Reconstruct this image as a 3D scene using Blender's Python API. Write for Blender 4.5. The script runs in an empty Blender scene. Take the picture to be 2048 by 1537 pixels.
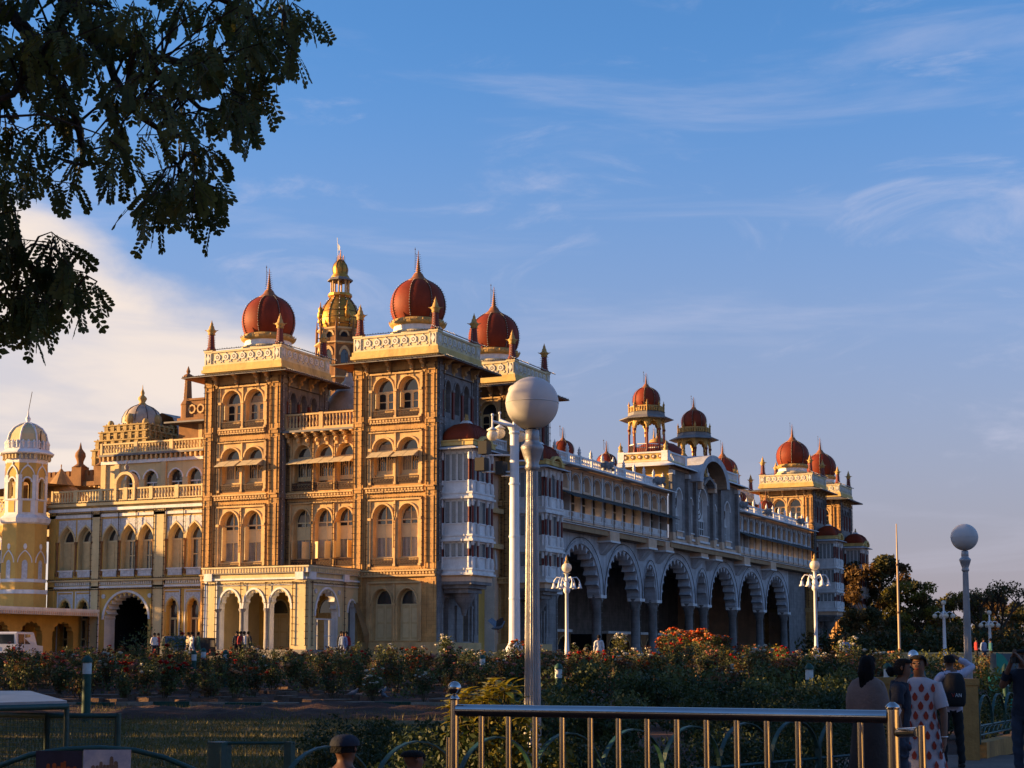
import bpy, bmesh, math, random
from mathutils import Vector, Matrix
R = math.radians
scene = bpy.context.scene
# ------------------------------------------------------------------ camera
HEAD, PITCH, ZC = R(25.07), R(6.25), 1.65
cam_d = bpy.data.cameras.new("camera"); cam = bpy.data.objects.new("camera", cam_d)
scene.collection.objects.link(cam); scene.camera = cam
cam.location = (0, 0, ZC); cam.rotation_euler = (R(90) + PITCH, 0, HEAD)
cam_d.sensor_width = 36.0; cam_d.lens = 3228 / 2048 * 36; cam_d.shift_y = 0.094
cam_d.clip_start = 0.1; cam_d.clip_end = 6000
# ------------------------------------------------------------------ light
SUN_BETA, SUN_EL = R(68), R(10.5)            # sun low on the left of the picture
to_sun = Vector((-math.sin(SUN_BETA) * math.cos(SUN_EL), -math.cos(SUN_BETA) * math.cos(SUN_EL), math.sin(SUN_EL)))
sl = bpy.data.lights.new("sun", 'SUN'); sl.energy = 5.0; sl.angle = R(0.6); sl.color = (1.0, 0.60, 0.24)
sun = bpy.data.objects.new("sun", sl); scene.collection.objects.link(sun)
sun.rotation_euler = (-to_sun).to_track_quat('-Z', 'Y').to_euler(); sun.location = (-60, -20, 60)
SKY_STRENGTH = 0.105
w = bpy.data.worlds.new("World"); scene.world = w; w.use_nodes = True
nt = w.node_tree; nt.nodes.clear()
def N(t, tree=None, **k):
    n = (tree or nt).nodes.new(t)
    for a, b in k.items(): setattr(n, a, b)
    return n
wout = N('ShaderNodeOutputWorld'); wbg = N('ShaderNodeBackground'); wbg.inputs[1].default_value = SKY_STRENGTH
sky = N('ShaderNodeTexSky', sky_type='NISHITA', sun_disc=False)
sky.sun_elevation = SUN_EL; sky.sun_rotation = math.atan2(to_sun.x, to_sun.y)
sky.altitude = 700; sky.air_density = 1.0; sky.dust_density = 0.5; sky.ozone_density = 6.0
def L(a, b, tree=None): (tree or nt).links.new(a, b)
# thin cirrus over the whole dome, a pale haze belt all round the horizon and a warm cloud bank towards the sun
tc = N('ShaderNodeTexCoord'); sep = N('ShaderNodeSeparateXYZ'); L(tc.outputs['Generated'], sep.inputs[0])
def M(op, a, b=None, c=None, clamp=False):
    n = N('ShaderNodeMath', operation=op); n.use_clamp = clamp
    for i, v in enumerate((a, b, c)):
        if v is None: continue
        if isinstance(v, (int, float)): n.inputs[i].default_value = v
        else: L(v, n.inputs[i])
    return n.outputs[0]
az = M('DEGREES', M('ARCTAN2', M('MULTIPLY', sep.outputs[0], -1.0), sep.outputs[1])) if False else M('MULTIPLY', M('ARCTAN2', M('MULTIPLY', sep.outputs[0], -1.0), sep.outputs[1]), 57.2958)
el = M('MULTIPLY', M('ARCSINE', sep.outputs[2]), 57.2958)
cmb = N('ShaderNodeCombineXYZ'); L(az, cmb.inputs[0]); L(el, cmb.inputs[1])
def wnoise(vec, sc, det, rough, rot=0.0, scl=(1, 1, 1), loc=(0, 0, 0), dist=0.0):
    mp = N('ShaderNodeMapping'); mp.inputs['Rotation'].default_value = (0, 0, rot); mp.inputs['Scale'].default_value = scl; mp.inputs['Location'].default_value = loc
    L(vec, mp.inputs[0]); n = N('ShaderNodeTexNoise'); n.inputs['Scale'].default_value = sc; n.inputs['Detail'].default_value = det
    n.inputs['Roughness'].default_value = rough; n.inputs['Distortion'].default_value = dist; L(mp.outputs[0], n.inputs[0]); return n.outputs[0]
def ramp(v, a, b, lo=0.0, hi=1.0):
    n = N('ShaderNodeMapRange'); n.interpolation_type = 'SMOOTHSTEP'; n.inputs[1].default_value = a; n.inputs[2].default_value = b; n.inputs[3].default_value = lo; n.inputs[4].default_value = hi; L(v, n.inputs[0]); return n.outputs[0]
streak = ramp(wnoise(cmb.outputs[0], 0.11, 7, 0.58, R(-9), (0.55, 3.4, 1), (13.0, 4.0, 0), 0.5), 0.50, 0.80)
wisp = ramp(wnoise(cmb.outputs[0], 0.16, 8, 0.62, R(14), (0.7, 1.9, 1), (3.0, 21.0, 0), 0.8), 0.52, 0.80)
cl1 = M('MAXIMUM', M('MULTIPLY', streak, 0.36), M('MULTIPLY', wisp, 0.55))
edge = M('ADD', M('MULTIPLY', M('SUBTRACT', az, 34.6), 0.36), 12.6)
edge = M('MINIMUM', edge, 19.0)
nb_ = wnoise(cmb.outputs[0], 0.13, 7, 0.55, R(-12), (0.7, 1.5, 1), (2.0, 7.5, 0), 0.6)
bank = ramp(M('ADD', M('SUBTRACT', edge, el), M('MULTIPLY', M('SUBTRACT', nb_, 0.5), 5.0)), -0.4, 1.6)
bands = ramp(wnoise(cmb.outputs[0], 0.16, 5, 0.5, R(-10), (0.5, 2.6, 1), (9.0, 2.0, 0), 0.7), 0.30, 0.56, 0.60, 1.0)
fade = ramp(az, 27.0, 35.0)
cl2 = M('MULTIPLY', M('MULTIPLY', bank, bands), fade)
haze_f = ramp(el, 23.0, -1.0, 0.0, 0.94)
tint = N('ShaderNodeMix', data_type='RGBA', blend_type='MULTIPLY'); tint.inputs[0].default_value = 1.0
L(sky.outputs[0], tint.inputs[6]); tint.inputs[7].default_value = (1.10, 0.98, 0.88, 1)
mixh = N('ShaderNodeMix', data_type='RGBA'); L(haze_f, mixh.inputs[0]); L(tint.outputs[2], mixh.inputs[6]); mixh.inputs[7].default_value = (1.28, 1.04, 1.20, 1)
mixa = N('ShaderNodeMix', data_type='RGBA'); L(cl1, mixa.inputs[0]); L(mixh.outputs[2], mixa.inputs[6]); mixa.inputs[7].default_value = (2.1, 2.1, 2.6, 1)
mixc = N('ShaderNodeMix', data_type='RGBA'); L(cl2, mixc.inputs[0]); L(mixa.outputs[2], mixc.inputs[6]); mixc.inputs[7].default_value = (3.0, 2.6, 2.35, 1)
L(mixc.outputs[2], wbg.inputs[0]); L(wbg.outputs[0], wout.inputs[0])
view = scene.view_settings; view.view_transform = 'Standard'; view.look = 'None'; view.exposure = 1.55; view.gamma = 1.0; view.use_curve_mapping = False
scene.cycles.max_bounces = 6; scene.cycles.diffuse_bounces = 3; scene.cycles.glossy_bounces = 3
scene.cycles.transmission_bounces = 4; scene.cycles.transparent_max_bounces = 8
scene.cycles.use_denoising = True
rnd = random.Random(7)
# ------------------------------------------------------------------ materials
MATS = {}
def mat(name, col, rough=0.8, metal=0.0, var=0.25, scale=1.2, streak=0.0, dark=None, bump=0.0, bscale=12.0, brick=None, spec=0.35, coat=0.0, emit=None, trans=0.0, col2=None):
    """procedural surface: base colour broken by noise, grime streaks with their own shape, fine relief"""
    m = bpy.data.materials.new(name); m.use_nodes = True; t = m.node_tree; b = t.nodes['Principled BSDF']
    b.inputs['Roughness'].default_value = rough; b.inputs['Metallic'].default_value = metal
    b.inputs['Specular IOR Level'].default_value = spec; b.inputs['Coat Weight'].default_value = coat
    g = t.nodes.new('ShaderNodeNewGeometry'); c = tuple(col) + (1,)
    def nn(sc, det=4, ro=0.6, scl=None, src=None):
        n = t.nodes.new('ShaderNodeTexNoise'); n.inputs['Scale'].default_value = sc; n.inputs['Detail'].default_value = det; n.inputs['Roughness'].default_value = ro
        v = src or g.outputs['Position']
        if scl:
            mp = t.nodes.new('ShaderNodeMapping'); mp.inputs['Scale'].default_value = scl; t.links.new(v, mp.inputs[0]); v = mp.outputs[0]
        t.links.new(v, n.inputs[0]); return n.outputs[0]
    def mr(v, a, b_, lo=0.0, hi=1.0):
        n = t.nodes.new('ShaderNodeMapRange'); n.inputs[1].default_value = a; n.inputs[2].default_value = b_; n.inputs[3].default_value = lo; n.inputs[4].default_value = hi
        t.links.new(v, n.inputs[0]); return n.outputs[0]
    def mix(f, a, bb, mode='MIX'):
        n = t.nodes.new('ShaderNodeMix'); n.data_type = 'RGBA'; n.blend_type = mode
        for i, v in ((0, f), (6, a), (7, bb)):
            if isinstance(v, (int, float)): n.inputs[i].default_value = v
            elif isinstance(v, tuple): n.inputs[i].default_value = v
            else: t.links.new(v, n.inputs[i])
        return n.outputs[2]
    out = c
    if var > 0:
        lo = tuple(max(0, x * (1 - var)) for x in col) + (1,); hi = tuple(min(1, x * (1 + var * 0.6)) for x in (col2 or col)) + (1,)
        out = mix(mr(nn(scale), 0.3, 0.7), lo, hi)
        out = mix(mr(nn(scale * 7, 3), 0.35, 0.75, 0.0, 0.5), out, lo)
    if streak > 0:
        d = tuple(dark or (x * 0.35 for x in col)) + (1,)
        s = nn(1.0, 6, 0.65, (1.6, 1.6, 0.16)); p = nn(0.35, 3, 0.5)
        ml = t.nodes.new('ShaderNodeMath'); ml.operation = 'MULTIPLY'; t.links.new(mr(s, 0.48, 0.68), ml.inputs[0]); t.links.new(mr(p, 0.35, 0.62, 0.15, streak), ml.inputs[1])
        out = mix(ml.outputs[0], out, d)
    if brick:
        bt = t.nodes.new('ShaderNodeTexBrick'); bt.inputs['Scale'].default_value = 1.0; bt.inputs['Mortar Size'].default_value = 0.012
        bt.inputs['Brick Width'].default_value = brick[0]; bt.inputs['Row Height'].default_value = brick[1]; bt.inputs['Bias'].default_value = 0
        sx = t.nodes.new('ShaderNodeSeparateXYZ'); t.links.new(g.outputs['Position'], sx.inputs[0])
        ad = t.nodes.new('ShaderNodeMath'); ad.operation = 'ADD'; t.links.new(sx.outputs[0], ad.inputs[0]); t.links.new(sx.outputs[1], ad.inputs[1])
        cx = t.nodes.new('ShaderNodeCombineXYZ'); t.links.new(ad.outputs[0], cx.inputs[0]); t.links.new(sx.outputs[2], cx.inputs[1]); t.links.new(cx.outputs[0], bt.inputs[0])
        bt.inputs['Color1'].default_value = (1, 1, 1, 1); bt.inputs['Color2'].default_value = (0.82, 0.82, 0.82, 1); bt.inputs['Mortar'].default_value = (0.6, 0.6, 0.6, 1)
        out = mix(0.8, out, bt.outputs[0], 'MULTIPLY')
    if isinstance(out, tuple): b.inputs['Base Color'].default_value = out
    else: t.links.new(out, b.inputs['Base Color'])
    if bump > 0:
        bn = t.nodes.new('ShaderNodeBump'); bn.inputs['Strength'].default_value = bump; bn.inputs['Distance'].default_value = 0.05
        t.links.new(nn(bscale, 5), bn.inputs['Height']); t.links.new(bn.outputs[0], b.inputs['Normal'])
    if trans: b.inputs['Transmission Weight'].default_value = trans
    MATS[name] = m; return m
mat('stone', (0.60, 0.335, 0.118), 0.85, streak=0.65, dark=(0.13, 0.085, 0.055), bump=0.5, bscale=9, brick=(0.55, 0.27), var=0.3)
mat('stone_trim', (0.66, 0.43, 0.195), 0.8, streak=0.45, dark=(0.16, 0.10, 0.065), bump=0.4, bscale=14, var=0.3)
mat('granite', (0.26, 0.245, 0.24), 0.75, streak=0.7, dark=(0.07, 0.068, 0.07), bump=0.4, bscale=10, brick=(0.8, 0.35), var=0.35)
mat('cornice', (0.66, 0.46, 0.16), 0.8, streak=0.55, dark=(0.20, 0.13, 0.06), bump=0.3, var=0.25)
mat('parapet', (0.68, 0.56, 0.33), 0.8, streak=0.4, dark=(0.25, 0.19, 0.11), bump=0.3, var=0.2)
mat('relief', (0.72, 0.68, 0.60), 0.8, var=0.2, streak=0.25, bump=0.3)
mat('yellow_wall', (0.64, 0.39, 0.10), 0.85, streak=0.3, dark=(0.30, 0.17, 0.05), bump=0.3, var=0.18, scale=0.7)
mat('cream_wall', (0.66, 0.51, 0.27), 0.85, streak=0.35, dark=(0.32, 0.24, 0.13), bump=0.3, var=0.18, scale=0.8)
mat('white_trim', (0.76, 0.75, 0.74), 0.75, streak=0.4, dark=(0.30, 0.28, 0.26), bump=0.35, var=0.2)
mat('carved_white', (0.62, 0.63, 0.66), 0.8, var=0.35, scale=6, bump=1.0, bscale=22, streak=0.2)
mat('pink', (0.72, 0.49, 0.33), 0.85, streak=0.35, dark=(0.30, 0.19, 0.12), bump=0.3, var=0.2)
mat('blueish', (0.50, 0.51, 0.54), 0.8, streak=0.6, dark=(0.18, 0.18, 0.19), bump=0.4, var=0.3)
mat('red_dome', (0.215, 0.031, 0.008), 0.62, spec=0.2, var=0.3, scale=0.9, bump=0.15, bscale=5, streak=0.55, dark=(0.085, 0.013, 0.006))
mat('red_paint', (0.17, 0.030, 0.018), 0.6, var=0.25, bump=0.2)
mat('gold', (0.52, 0.25, 0.045), 0.48, metal=0.75, var=0.35, scale=1.6, bump=0.3, bscale=5)
mat('gilt', (0.52, 0.31, 0.09), 0.6, var=0.35, scale=3, bump=0.4)
mat('roof_grey', (0.20, 0.19, 0.19), 0.7, var=0.3, streak=0.4)
mat('frame', (0.66, 0.52, 0.28), 0.6, var=0.12, scale=3, bump=0.15)
mat('shutter', (0.60, 0.44, 0.22), 0.65, var=0.18, scale=3, bump=0.15)
mat('frame_white', (0.66, 0.66, 0.64), 0.6, var=0.15, scale=3)
mat('glass', (0.02, 0.028, 0.036), 0.06, var=0.0, spec=0.9, bump=0.06, bscale=1.3)
mat('lattice_glass', (0.10, 0.12, 0.13), 0.25, var=0.3, scale=14, spec=0.6)
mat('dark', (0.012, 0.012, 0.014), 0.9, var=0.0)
mat('iron', (0.07, 0.035, 0.02), 0.7, var=0.3, scale=8)
mat('wire', (0.055, 0.032, 0.018), 0.8, var=0.0)
mat('bulb', (0.75, 0.72, 0.66), 0.3, var=0.0, spec=0.6)
mat('tarp', (0.30, 0.17, 0.07), 0.85, var=0.25, bump=0.4, bscale=3)
mat('awning', (0.50, 0.40, 0.24), 0.7, var=0.2, scale=4, streak=0.3)
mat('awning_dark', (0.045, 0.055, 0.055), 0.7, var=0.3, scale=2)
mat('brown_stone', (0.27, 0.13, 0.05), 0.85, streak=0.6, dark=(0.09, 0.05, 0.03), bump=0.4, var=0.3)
mat('shrine', (0.46, 0.32, 0.12), 0.8, streak=0.6, dark=(0.14, 0.09, 0.04), bump=0.4, var=0.35, scale=2.5)
mat('shrine_roof', (0.40, 0.33, 0.26), 0.5, var=0.3, streak=0.3)
# ------------------------------------------------------------------ helpers
COL = scene.collection
class MB:
    """collects faces with materials and becomes ONE mesh object"""
    def __init__(s): s.v = []; s.f = []; s.m = []; s.sm = []; s.ml = []
    def mi(s, m):
        if m not in s.ml: s.ml.append(m)
        return s.ml.index(m)
    def add(s, vs, fs, m, smooth=False):
        o = len(s.v); s.v.extend(vs); k = s.mi(m)
        for f in fs: s.f.append(tuple(i + o for i in f)); s.m.append(k); s.sm.append(smooth)
    def box(s, x0, x1, y0, y1, z0, z1, m):
        if x0 > x1: x0, x1 = x1, x0
        if y0 > y1: y0, y1 = y1, y0
        s.add([(x0, y0, z0), (x1, y0, z0), (x1, y1, z0), (x0, y1, z0), (x0, y0, z1), (x1, y0, z1), (x1, y1, z1), (x0, y1, z1)],
              [(0, 3, 2, 1), (4, 5, 6, 7), (0, 1, 5, 4), (1, 2, 6, 5), (2, 3, 7, 6), (3, 0, 4, 7)], m)
    def hexa(s, p, m):     # eight corners: bottom ring then top ring
        s.add(p, [(0, 3, 2, 1), (4, 5, 6, 7), (0, 1, 5, 4), (1, 2, 6, 5), (2, 3, 7, 6), (3, 0, 4, 7)], m)
    def lathe(s, cx, cy, prof, n, m, smooth=True, a0=0.0, cap=True, sq=1.0, sy=1.0):
        vs = []; fs = []
        for (r, z) in prof:
            for i in range(n):
                a = a0 + 2 * math.pi * i / n; vs.append((cx + r * math.cos(a) * sq, cy + r * math.sin(a) * sy, z))
        for j in range(len(prof) - 1):
            for i in range(n): fs.append((j * n + i, j * n + (i + 1) % n, (j + 1) * n + (i + 1) % n, (j + 1) * n + i))
        s.add(vs, fs, m, smooth)
        if cap:
            o = [vs[i] for i in range(n)]; s.add(o, [tuple(range(n - 1, -1, -1))], m)
            o = [vs[(len(prof) - 1) * n + i] for i in range(n)]; s.add(o, [tuple(range(n))], m)
    def tube(s, pts, r, m, n=6, smooth=True, cap=True):
        pts = [Vector(p) for p in pts]; rr = r if isinstance(r, (list, tuple)) else [r] * len(pts); vs = []; fs = []
        ref = Vector((0.13, 0.21, 0.97))
        for i, p in enumerate(pts):
            d = (pts[min(i + 1, len(pts) - 1)] - pts[max(i - 1, 0)])
            d = d.normalized() if d.length > 1e-9 else Vector((0, 0, 1))
            if abs(d.dot(ref)) > 0.98: ref = Vector((1, 0.1, 0))
            a = d.cross(ref).normalized(); b = d.cross(a)
            for k in range(n):
                t = 2 * math.pi * k / n; q = p + (a * math.cos(t) + b * math.sin(t)) * rr[i]; vs.append(tuple(q))
        for j in range(len(pts) - 1):
            for k in range(n): fs.append((j * n + k, j * n + (k + 1) % n, (j + 1) * n + (k + 1) % n, (j + 1) * n + k))
        s.add(vs, fs, m, smooth)
        if cap and n > 2: s.add(vs[:n], [tuple(range(n))[::-1]], m); s.add(vs[-n:], [tuple(range(n))], m)
    def ball(s, c, r, m, n=8, k=6, sz=1.0):
        pr = [(max(1e-4, r * math.sin(math.pi * i / k)), c[2] - r * sz * math.cos(math.pi * i / k)) for i in range(k + 1)]
        s.lathe(c[0], c[1], pr, n, m, True, cap=False)
    def mesh(s, name):
        me = bpy.data.meshes.new(name); me.from_pydata(s.v, [], s.f)
        for mm in s.ml: me.materials.append(MATS[mm])
        me.polygons.foreach_set('material_index', s.m); me.polygons.foreach_set('use_smooth', s.sm); me.update(); return me
    def build(s, name, parent=None, loc=(0, 0, 0), kind=None):
        return put(name, s.mesh(name), parent, loc, kind)
def put(name, me, parent=None, loc=(0, 0, 0), kind=None, rz=0.0):
    o = bpy.data.objects.new(name, me); COL.objects.link(o)
    if parent: o.parent = parent
    o.location = loc; o.rotation_euler = (0, 0, rz)
    if kind: o['kind'] = kind
    return o
def thing(name, label, cat, loc=(0, 0, 0), rz=0.0, group=None):
    o = bpy.data.objects.new(name, None); COL.objects.link(o); o.location = loc; o.rotation_euler = (0, 0, rz); o.empty_display_size = 0.3
    o['label'] = label; o['category'] = cat
    if group: o['group'] = group
    return o
def tag(o, label=None, cat=None, group=None, kind=None):
    for k, v in (('label', label), ('category', cat), ('group', group), ('kind', kind)):
        if v: o[k] = v
    return o
def copy_tree(o, parent=None, loc=None, rz=None, **tags):
    c = o.copy(); COL.objects.link(c); c.parent = parent
    if loc is not None: c.location = loc
    if rz is not None: c.rotation_euler = (0, 0, rz)
    for k, v in tags.items(): c[k] = v
    for ch in list(o.children): copy_tree(ch, c)
    return c
class F:
    """a facade plane: u along the wall, z up, d outwards"""
    def __init__(s, mb, ox, oy, ux, uy): s.mb = mb; s.o = (ox, oy); s.u = (ux, uy); s.n = (uy, -ux)
    def p(s, u, z, d=0.0): return (s.o[0] + s.u[0] * u + s.n[0] * d, s.o[1] + s.u[1] * u + s.n[1] * d, z)
    def box(s, u0, u1, z0, z1, d0, d1, m):
        P = s.p; s.mb.hexa([P(u0, z0, d1), P(u1, z0, d1), P(u1, z0, d0), P(u0, z0, d0), P(u0, z1, d1), P(u1, z1, d1), P(u1, z1, d0), P(u0, z1, d0)], m)
    def quad(s, u0, u1, z0, z1, d, m): s.poly([(u0, z0), (u1, z0), (u1, z1), (u0, z1)], d, m)
    def poly(s, pts, d, m): s.mb.add([s.p(u, z, d) for u, z in pts], [tuple(range(len(pts)))], m)
    def slab(s, pts, d0, d1, m):    # extruded polygon
        n = len(pts); s.mb.add([s.p(u, z, d1) for u, z in pts] + [s.p(u, z, d0) for u, z in pts],
            [tuple(range(n))] + [(i, i + n, (i + 1) % n + n, (i + 1) % n) for i in range(n)] + [tuple(range(2 * n - 1, n - 1, -1))], m)
    def ribbon(s, a, b, d0, d1, m):   # raised band between polylines a (inner) and b (outer)
        n = len(a); vs = [s.p(u, z, d1) for u, z in a] + [s.p(u, z, d1) for u, z in b] + [s.p(u, z, d0) for u, z in b] + [s.p(u, z, d0) for u, z in a]
        fs = []
        for i in range(n - 1): fs += [(i, i + 1, n + i + 1, n + i)[::-1], (n + i, n + i + 1, 2 * n + i + 1, 2 * n + i)[::-1], (3 * n + i, 3 * n + i + 1, i + 1, i)[::-1]]
        s.mb.add(vs, fs, m)
    def arch(s, u0, u1, z0, z1, uc, w, zb, zs, rise, kind, d, depth, m, mr=None, n=10, lobes=7, mold=None, mw=0.12, mh=0.06):
        pr = arch_pts(kind, w, rise, n, lobes); pr = [(uc + a, zs + b) for a, b in pr]; h = len(pr) // 2; mr = mr or m
        lo = [(uc - w / 2, zb), (uc - w / 2, zs)] if zb > z0 + 1e-4 else None
        if zb > z0 + 1e-4:
            left = [(u0, z0), (uc, z0), (uc, zb), (uc - w / 2, zb)] + pr[:h + 1] + [(uc, z1), (u0, z1)]
            right = [(uc, z0), (u1, z0), (u1, z1), (uc, z1)] + pr[h:] + [(uc + w / 2, zb), (uc, zb)]
        else:
            left = [(u0, z0), (uc - w / 2, z0)] + pr[:h + 1] + [(uc, z1), (u0, z1)]
            right = [(u1, z0), (u1, z1), (uc, z1)] + pr[h:] + [(uc + w / 2, z0)]
        s.poly(left, d, m); s.poly(right, d, m)
        b = [(uc - w / 2, max(zb, z0))] + pr + [(uc + w / 2, max(zb, z0))]; k = len(b)
        fs = [(i, i + k, i + 1 + k, i + 1) for i in range(k - 1)]
        if zb > z0 + 1e-4: fs.append((k - 1, 2 * k - 1, k, 0))
        s.mb.add([s.p(u, z, d) for u, z in b] + [s.p(u, z, d - depth) for u, z in b], fs, mr)
        if mold:
            bp = arch_pts('round' if kind == 'cusp' else kind, w + (0.04 if kind != 'cusp' else 0.10), rise + 0.03, n, lobes); bp = [(uc + a, zs + c) for a, c in bp]
            op = [(uc + (u - uc) * (1 + 2 * mw / w), zs + (z - zs) * (1 + mw / rise) + 0.0) for u, z in bp]
            s.ribbon(bp, op, d, d + mh, mold)
def arch_pts(kind, w, rise, n=10, lobes=7):
    pts = []
    if kind == 'cusp':
        k = lobes * 4
        for i in range(k + 1):
            t = math.pi * (1 - i / k); q = abs(math.sin(lobes * (math.pi - t) / 1.0 / 1.0 * 1.0)) if False else abs(math.sin(lobes * math.pi * i / k))
            f = 1 - 0.13 * (1 - q) ** 1.3 * (0 if i in (0, k) else 1)
            pts.append((w / 2 * math.cos(t) * f, rise * math.sin(t) * f))
        return pts
    for i in range(2 * n + 1):
        t = math.pi * (1 - i / (2 * n)); u = math.cos(t); s_ = math.sin(t)
        if kind == 'round': z = s_
        elif kind == 'ogee': z = 0.76 * s_ + 0.24 * (1 - abs(u)) ** 1.6 if s_ > 0 else 0.0
        else: z = 0.88 * s_ + 0.12 * (1 - abs(u)) ** 1.2 if s_ > 0 else 0.0
        pts.append((u * w / 2, max(0.0, z) * rise))
    return pts
def wire(mb, p0, p1, step=0.42, blen=0.17, side=(1, 0, 0), bulbs=False, r=0.032):
    """cable of a decorative light string with its little lamp arms"""
    p0 = Vector(p0); p1 = Vector(p1); mb.tube([p0, p1], r, 'wire', 3, False, False)
    d = p1 - p0; n = max(1, int(d.length / step)); sd = Vector(side)
    for i in range(n + 1):
        q = p0 + d * (i / n) + Vector((rnd.uniform(-.015, .015), rnd.uniform(-.015, .015), rnd.uniform(-.03, .03)))
        a = q + sd * blen * rnd.uniform(0.8, 1.2); c = q - sd * blen * 0.45
        mb.tube([c, a], 0.025, 'wire', 3, False, False)
        if bulbs: mb.ball(a, 0.04, 'bulb', 5, 3)
mat('curtain', (0.34, 0.29, 0.21), 0.9, var=0.3, scale=6, spec=0.1)
mat('copper', (0.30, 0.115, 0.04), 0.55, var=0.4, scale=5, bump=0.3)
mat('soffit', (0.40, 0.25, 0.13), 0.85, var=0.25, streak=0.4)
# ------------------------------------------------------------------ palace
GZ = 2.0                                    # ground level at the palace
palace = thing('palace', 'ornate stone palace with red domed towers, white arcade and gilded central spire', 'palace', (-50, 95, GZ))
palace_off = Vector((50, -95, -GZ))
def ppart(mb, name, loc=(0, 0, 0), **k):
    o = mb.build(name, palace, Vector(loc) + palace_off, **k); return o
W = 6.25
UC = (2.17, 4.10)
# --- window meshes (local: origin at sill centre on the glass plane, u along x, outwards -y)
def win_mesh(kind, w, h, spring, rise, var=0):
    mb = MB(); f = F(mb, 0, 0, 1, 0); fr = 'frame'
    head = arch_pts('round', w, rise, 8); out = [(-w / 2, 0)] + [(u, spring + z) for u, z in head] + [(w / 2, 0)]
    f.poly(out, 0, 'glass')
    ins = [(u * (1 - 0.17 / w), max(0.07, z - 0.07) if z < spring + .01 else spring + (z - spring) * (1 - 0.1 / rise)) for u, z in out]
    f.ribbon(ins, out, -0.02, 0.06, fr); f.box(-w / 2, w / 2, 0, 0.08, 0, 0.07, fr)
    f.box(-w / 2 + .05, w / 2 - .05, spring - 0.09, spring, 0, 0.075, fr)
    f.box(-0.045, 0.045, 0.08, spring - .09, 0, 0.07, fr)
    if kind == 'top':
        for sx in (-1, 1):
            a, b = (-w / 2 + .09, -.045) if sx < 0 else (.045, w / 2 - .09)
            f.box(a, b, spring * .42, spring * .42 + .06, 0, .05, fr); f.box(a, a + .06, .08, spring - .09, 0, .05, fr); f.box(b - .06, b, .08, spring - .09, 0, .05, fr)
            c = (a + b) / 2; hw = (b - a) / 2 - .06
            ap = arch_pts('round', 2 * hw, .16, 4); z0 = spring - .3
            f.poly([(c - hw, spring - .09)] + [(c + u, z0 + z) for u, z in ap] + [(c + hw, spring - .09)][::1], 0.045, fr)
    elif kind == 'lead':
        for sx in (-1, 1):
            a, b = (-w / 2 + .09, -.045) if sx < 0 else (.045, w / 2 - .09)
            for i in range(1, 4): f.box(a + (b - a) * i / 4 - .012, a + (b - a) * i / 4 + .012, .3, spring - .09, .0, .03, fr)
            f.box(a, b, .26, .31, 0, .04, fr)
            ap = arch_pts('ogee', (b - a) * .6, .35, 5); c = (a + b) / 2
            q = [(c + u, spring * .45 + z) for u, z in ap]; q2 = [(c + u * .8, spring * .45 + z * .85) for u, z in ap]; f.ribbon(q2, q, 0, .035, fr)
            f.box(a, b, .08, .26, 0, .04, 'frame')
    elif kind == 'tall':
        f.box(-w / 2 + .05, w / 2 - .05, h * .40, h * .62, 0, .05, fr)           # solid apron between the lights
        f.box(-w / 2, w / 2, h * .62, h * .62 + .07, 0, .09, fr); f.box(-w / 2, w / 2, h * .38, h * .40, 0, .09, fr)
        for sx in (-1, 1):
            a, b = (-w / 2 + .09, -.045) if sx < 0 else (.045, w / 2 - .09)
            for i in range(1, 6): f.box(a + (b - a) * i / 6 - .011, a + (b - a) * i / 6 + .011, .08, h * .38, .04, .065, 'frame_white')
        f.box(-.03, .03, spring, spring + rise * .94, 0, .06, fr)
    elif kind == 'door':
        for a, b in ((-w / 2 + .06, -.02), (.02, w / 2 - .06)):
            f.box(a, b, .06, spring - .09, 0, .05, 'shutter')
            for z0, z1 in ((.2, spring * .45), (spring * .5, spring - .3)): f.box(a + .1, b - .1, z0, z1, .045, .075, 'frame')
    if var == 1: f.quad(-w / 2 + .12, -.05, .1, spring - .12, .012, 'curtain')
    if var == 2: f.quad(.05, w / 2 - .12, .1, spring * .62, .012, 'curtain'); f.poly([(-w * .4, spring + .02), (w * .4, spring + .02), (w * .28, spring + rise * .55), (-w * .28, spring + rise * .55)], .012, 'curtain')
    if var == 3: f.box(-w / 2 + .1, -w / 2 + .15, .1, spring - .12, .05, .55, 'frame'); f.quad(-w / 2 + .12, -.05, .1, spring - .12, .014, 'dark')
    return mb.mesh('window' if kind != 'door' else 'door')
WM = {'top': win_mesh('top', 1.5, 2.16, 1.30, .86), 'lead': win_mesh('lead', 1.5, 2.5, 1.72, .72),
      'tall': win_mesh('tall', 1.5, 3.6, 2.62, .95), 'door': win_mesh('door', 1.5, 3.4, 2.44, 1.0)}
WV = {k: [WM[k]] + [win_mesh(k, *a, var=v) for v in (1, 2, 3)] for k, a in {'top': (1.5, 2.16, 1.30, .86), 'lead': (1.5, 2.5, 1.72, .72), 'tall': (1.5, 3.6, 2.62, .95)}.items()}
wr = random.Random(21)
def vary_windows(o):
    for ch in o.children:
        for k, l in WV.items():
            if ch.data == l[0] and wr.random() < .6: ch.data = wr.choice(l[1:])
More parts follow.
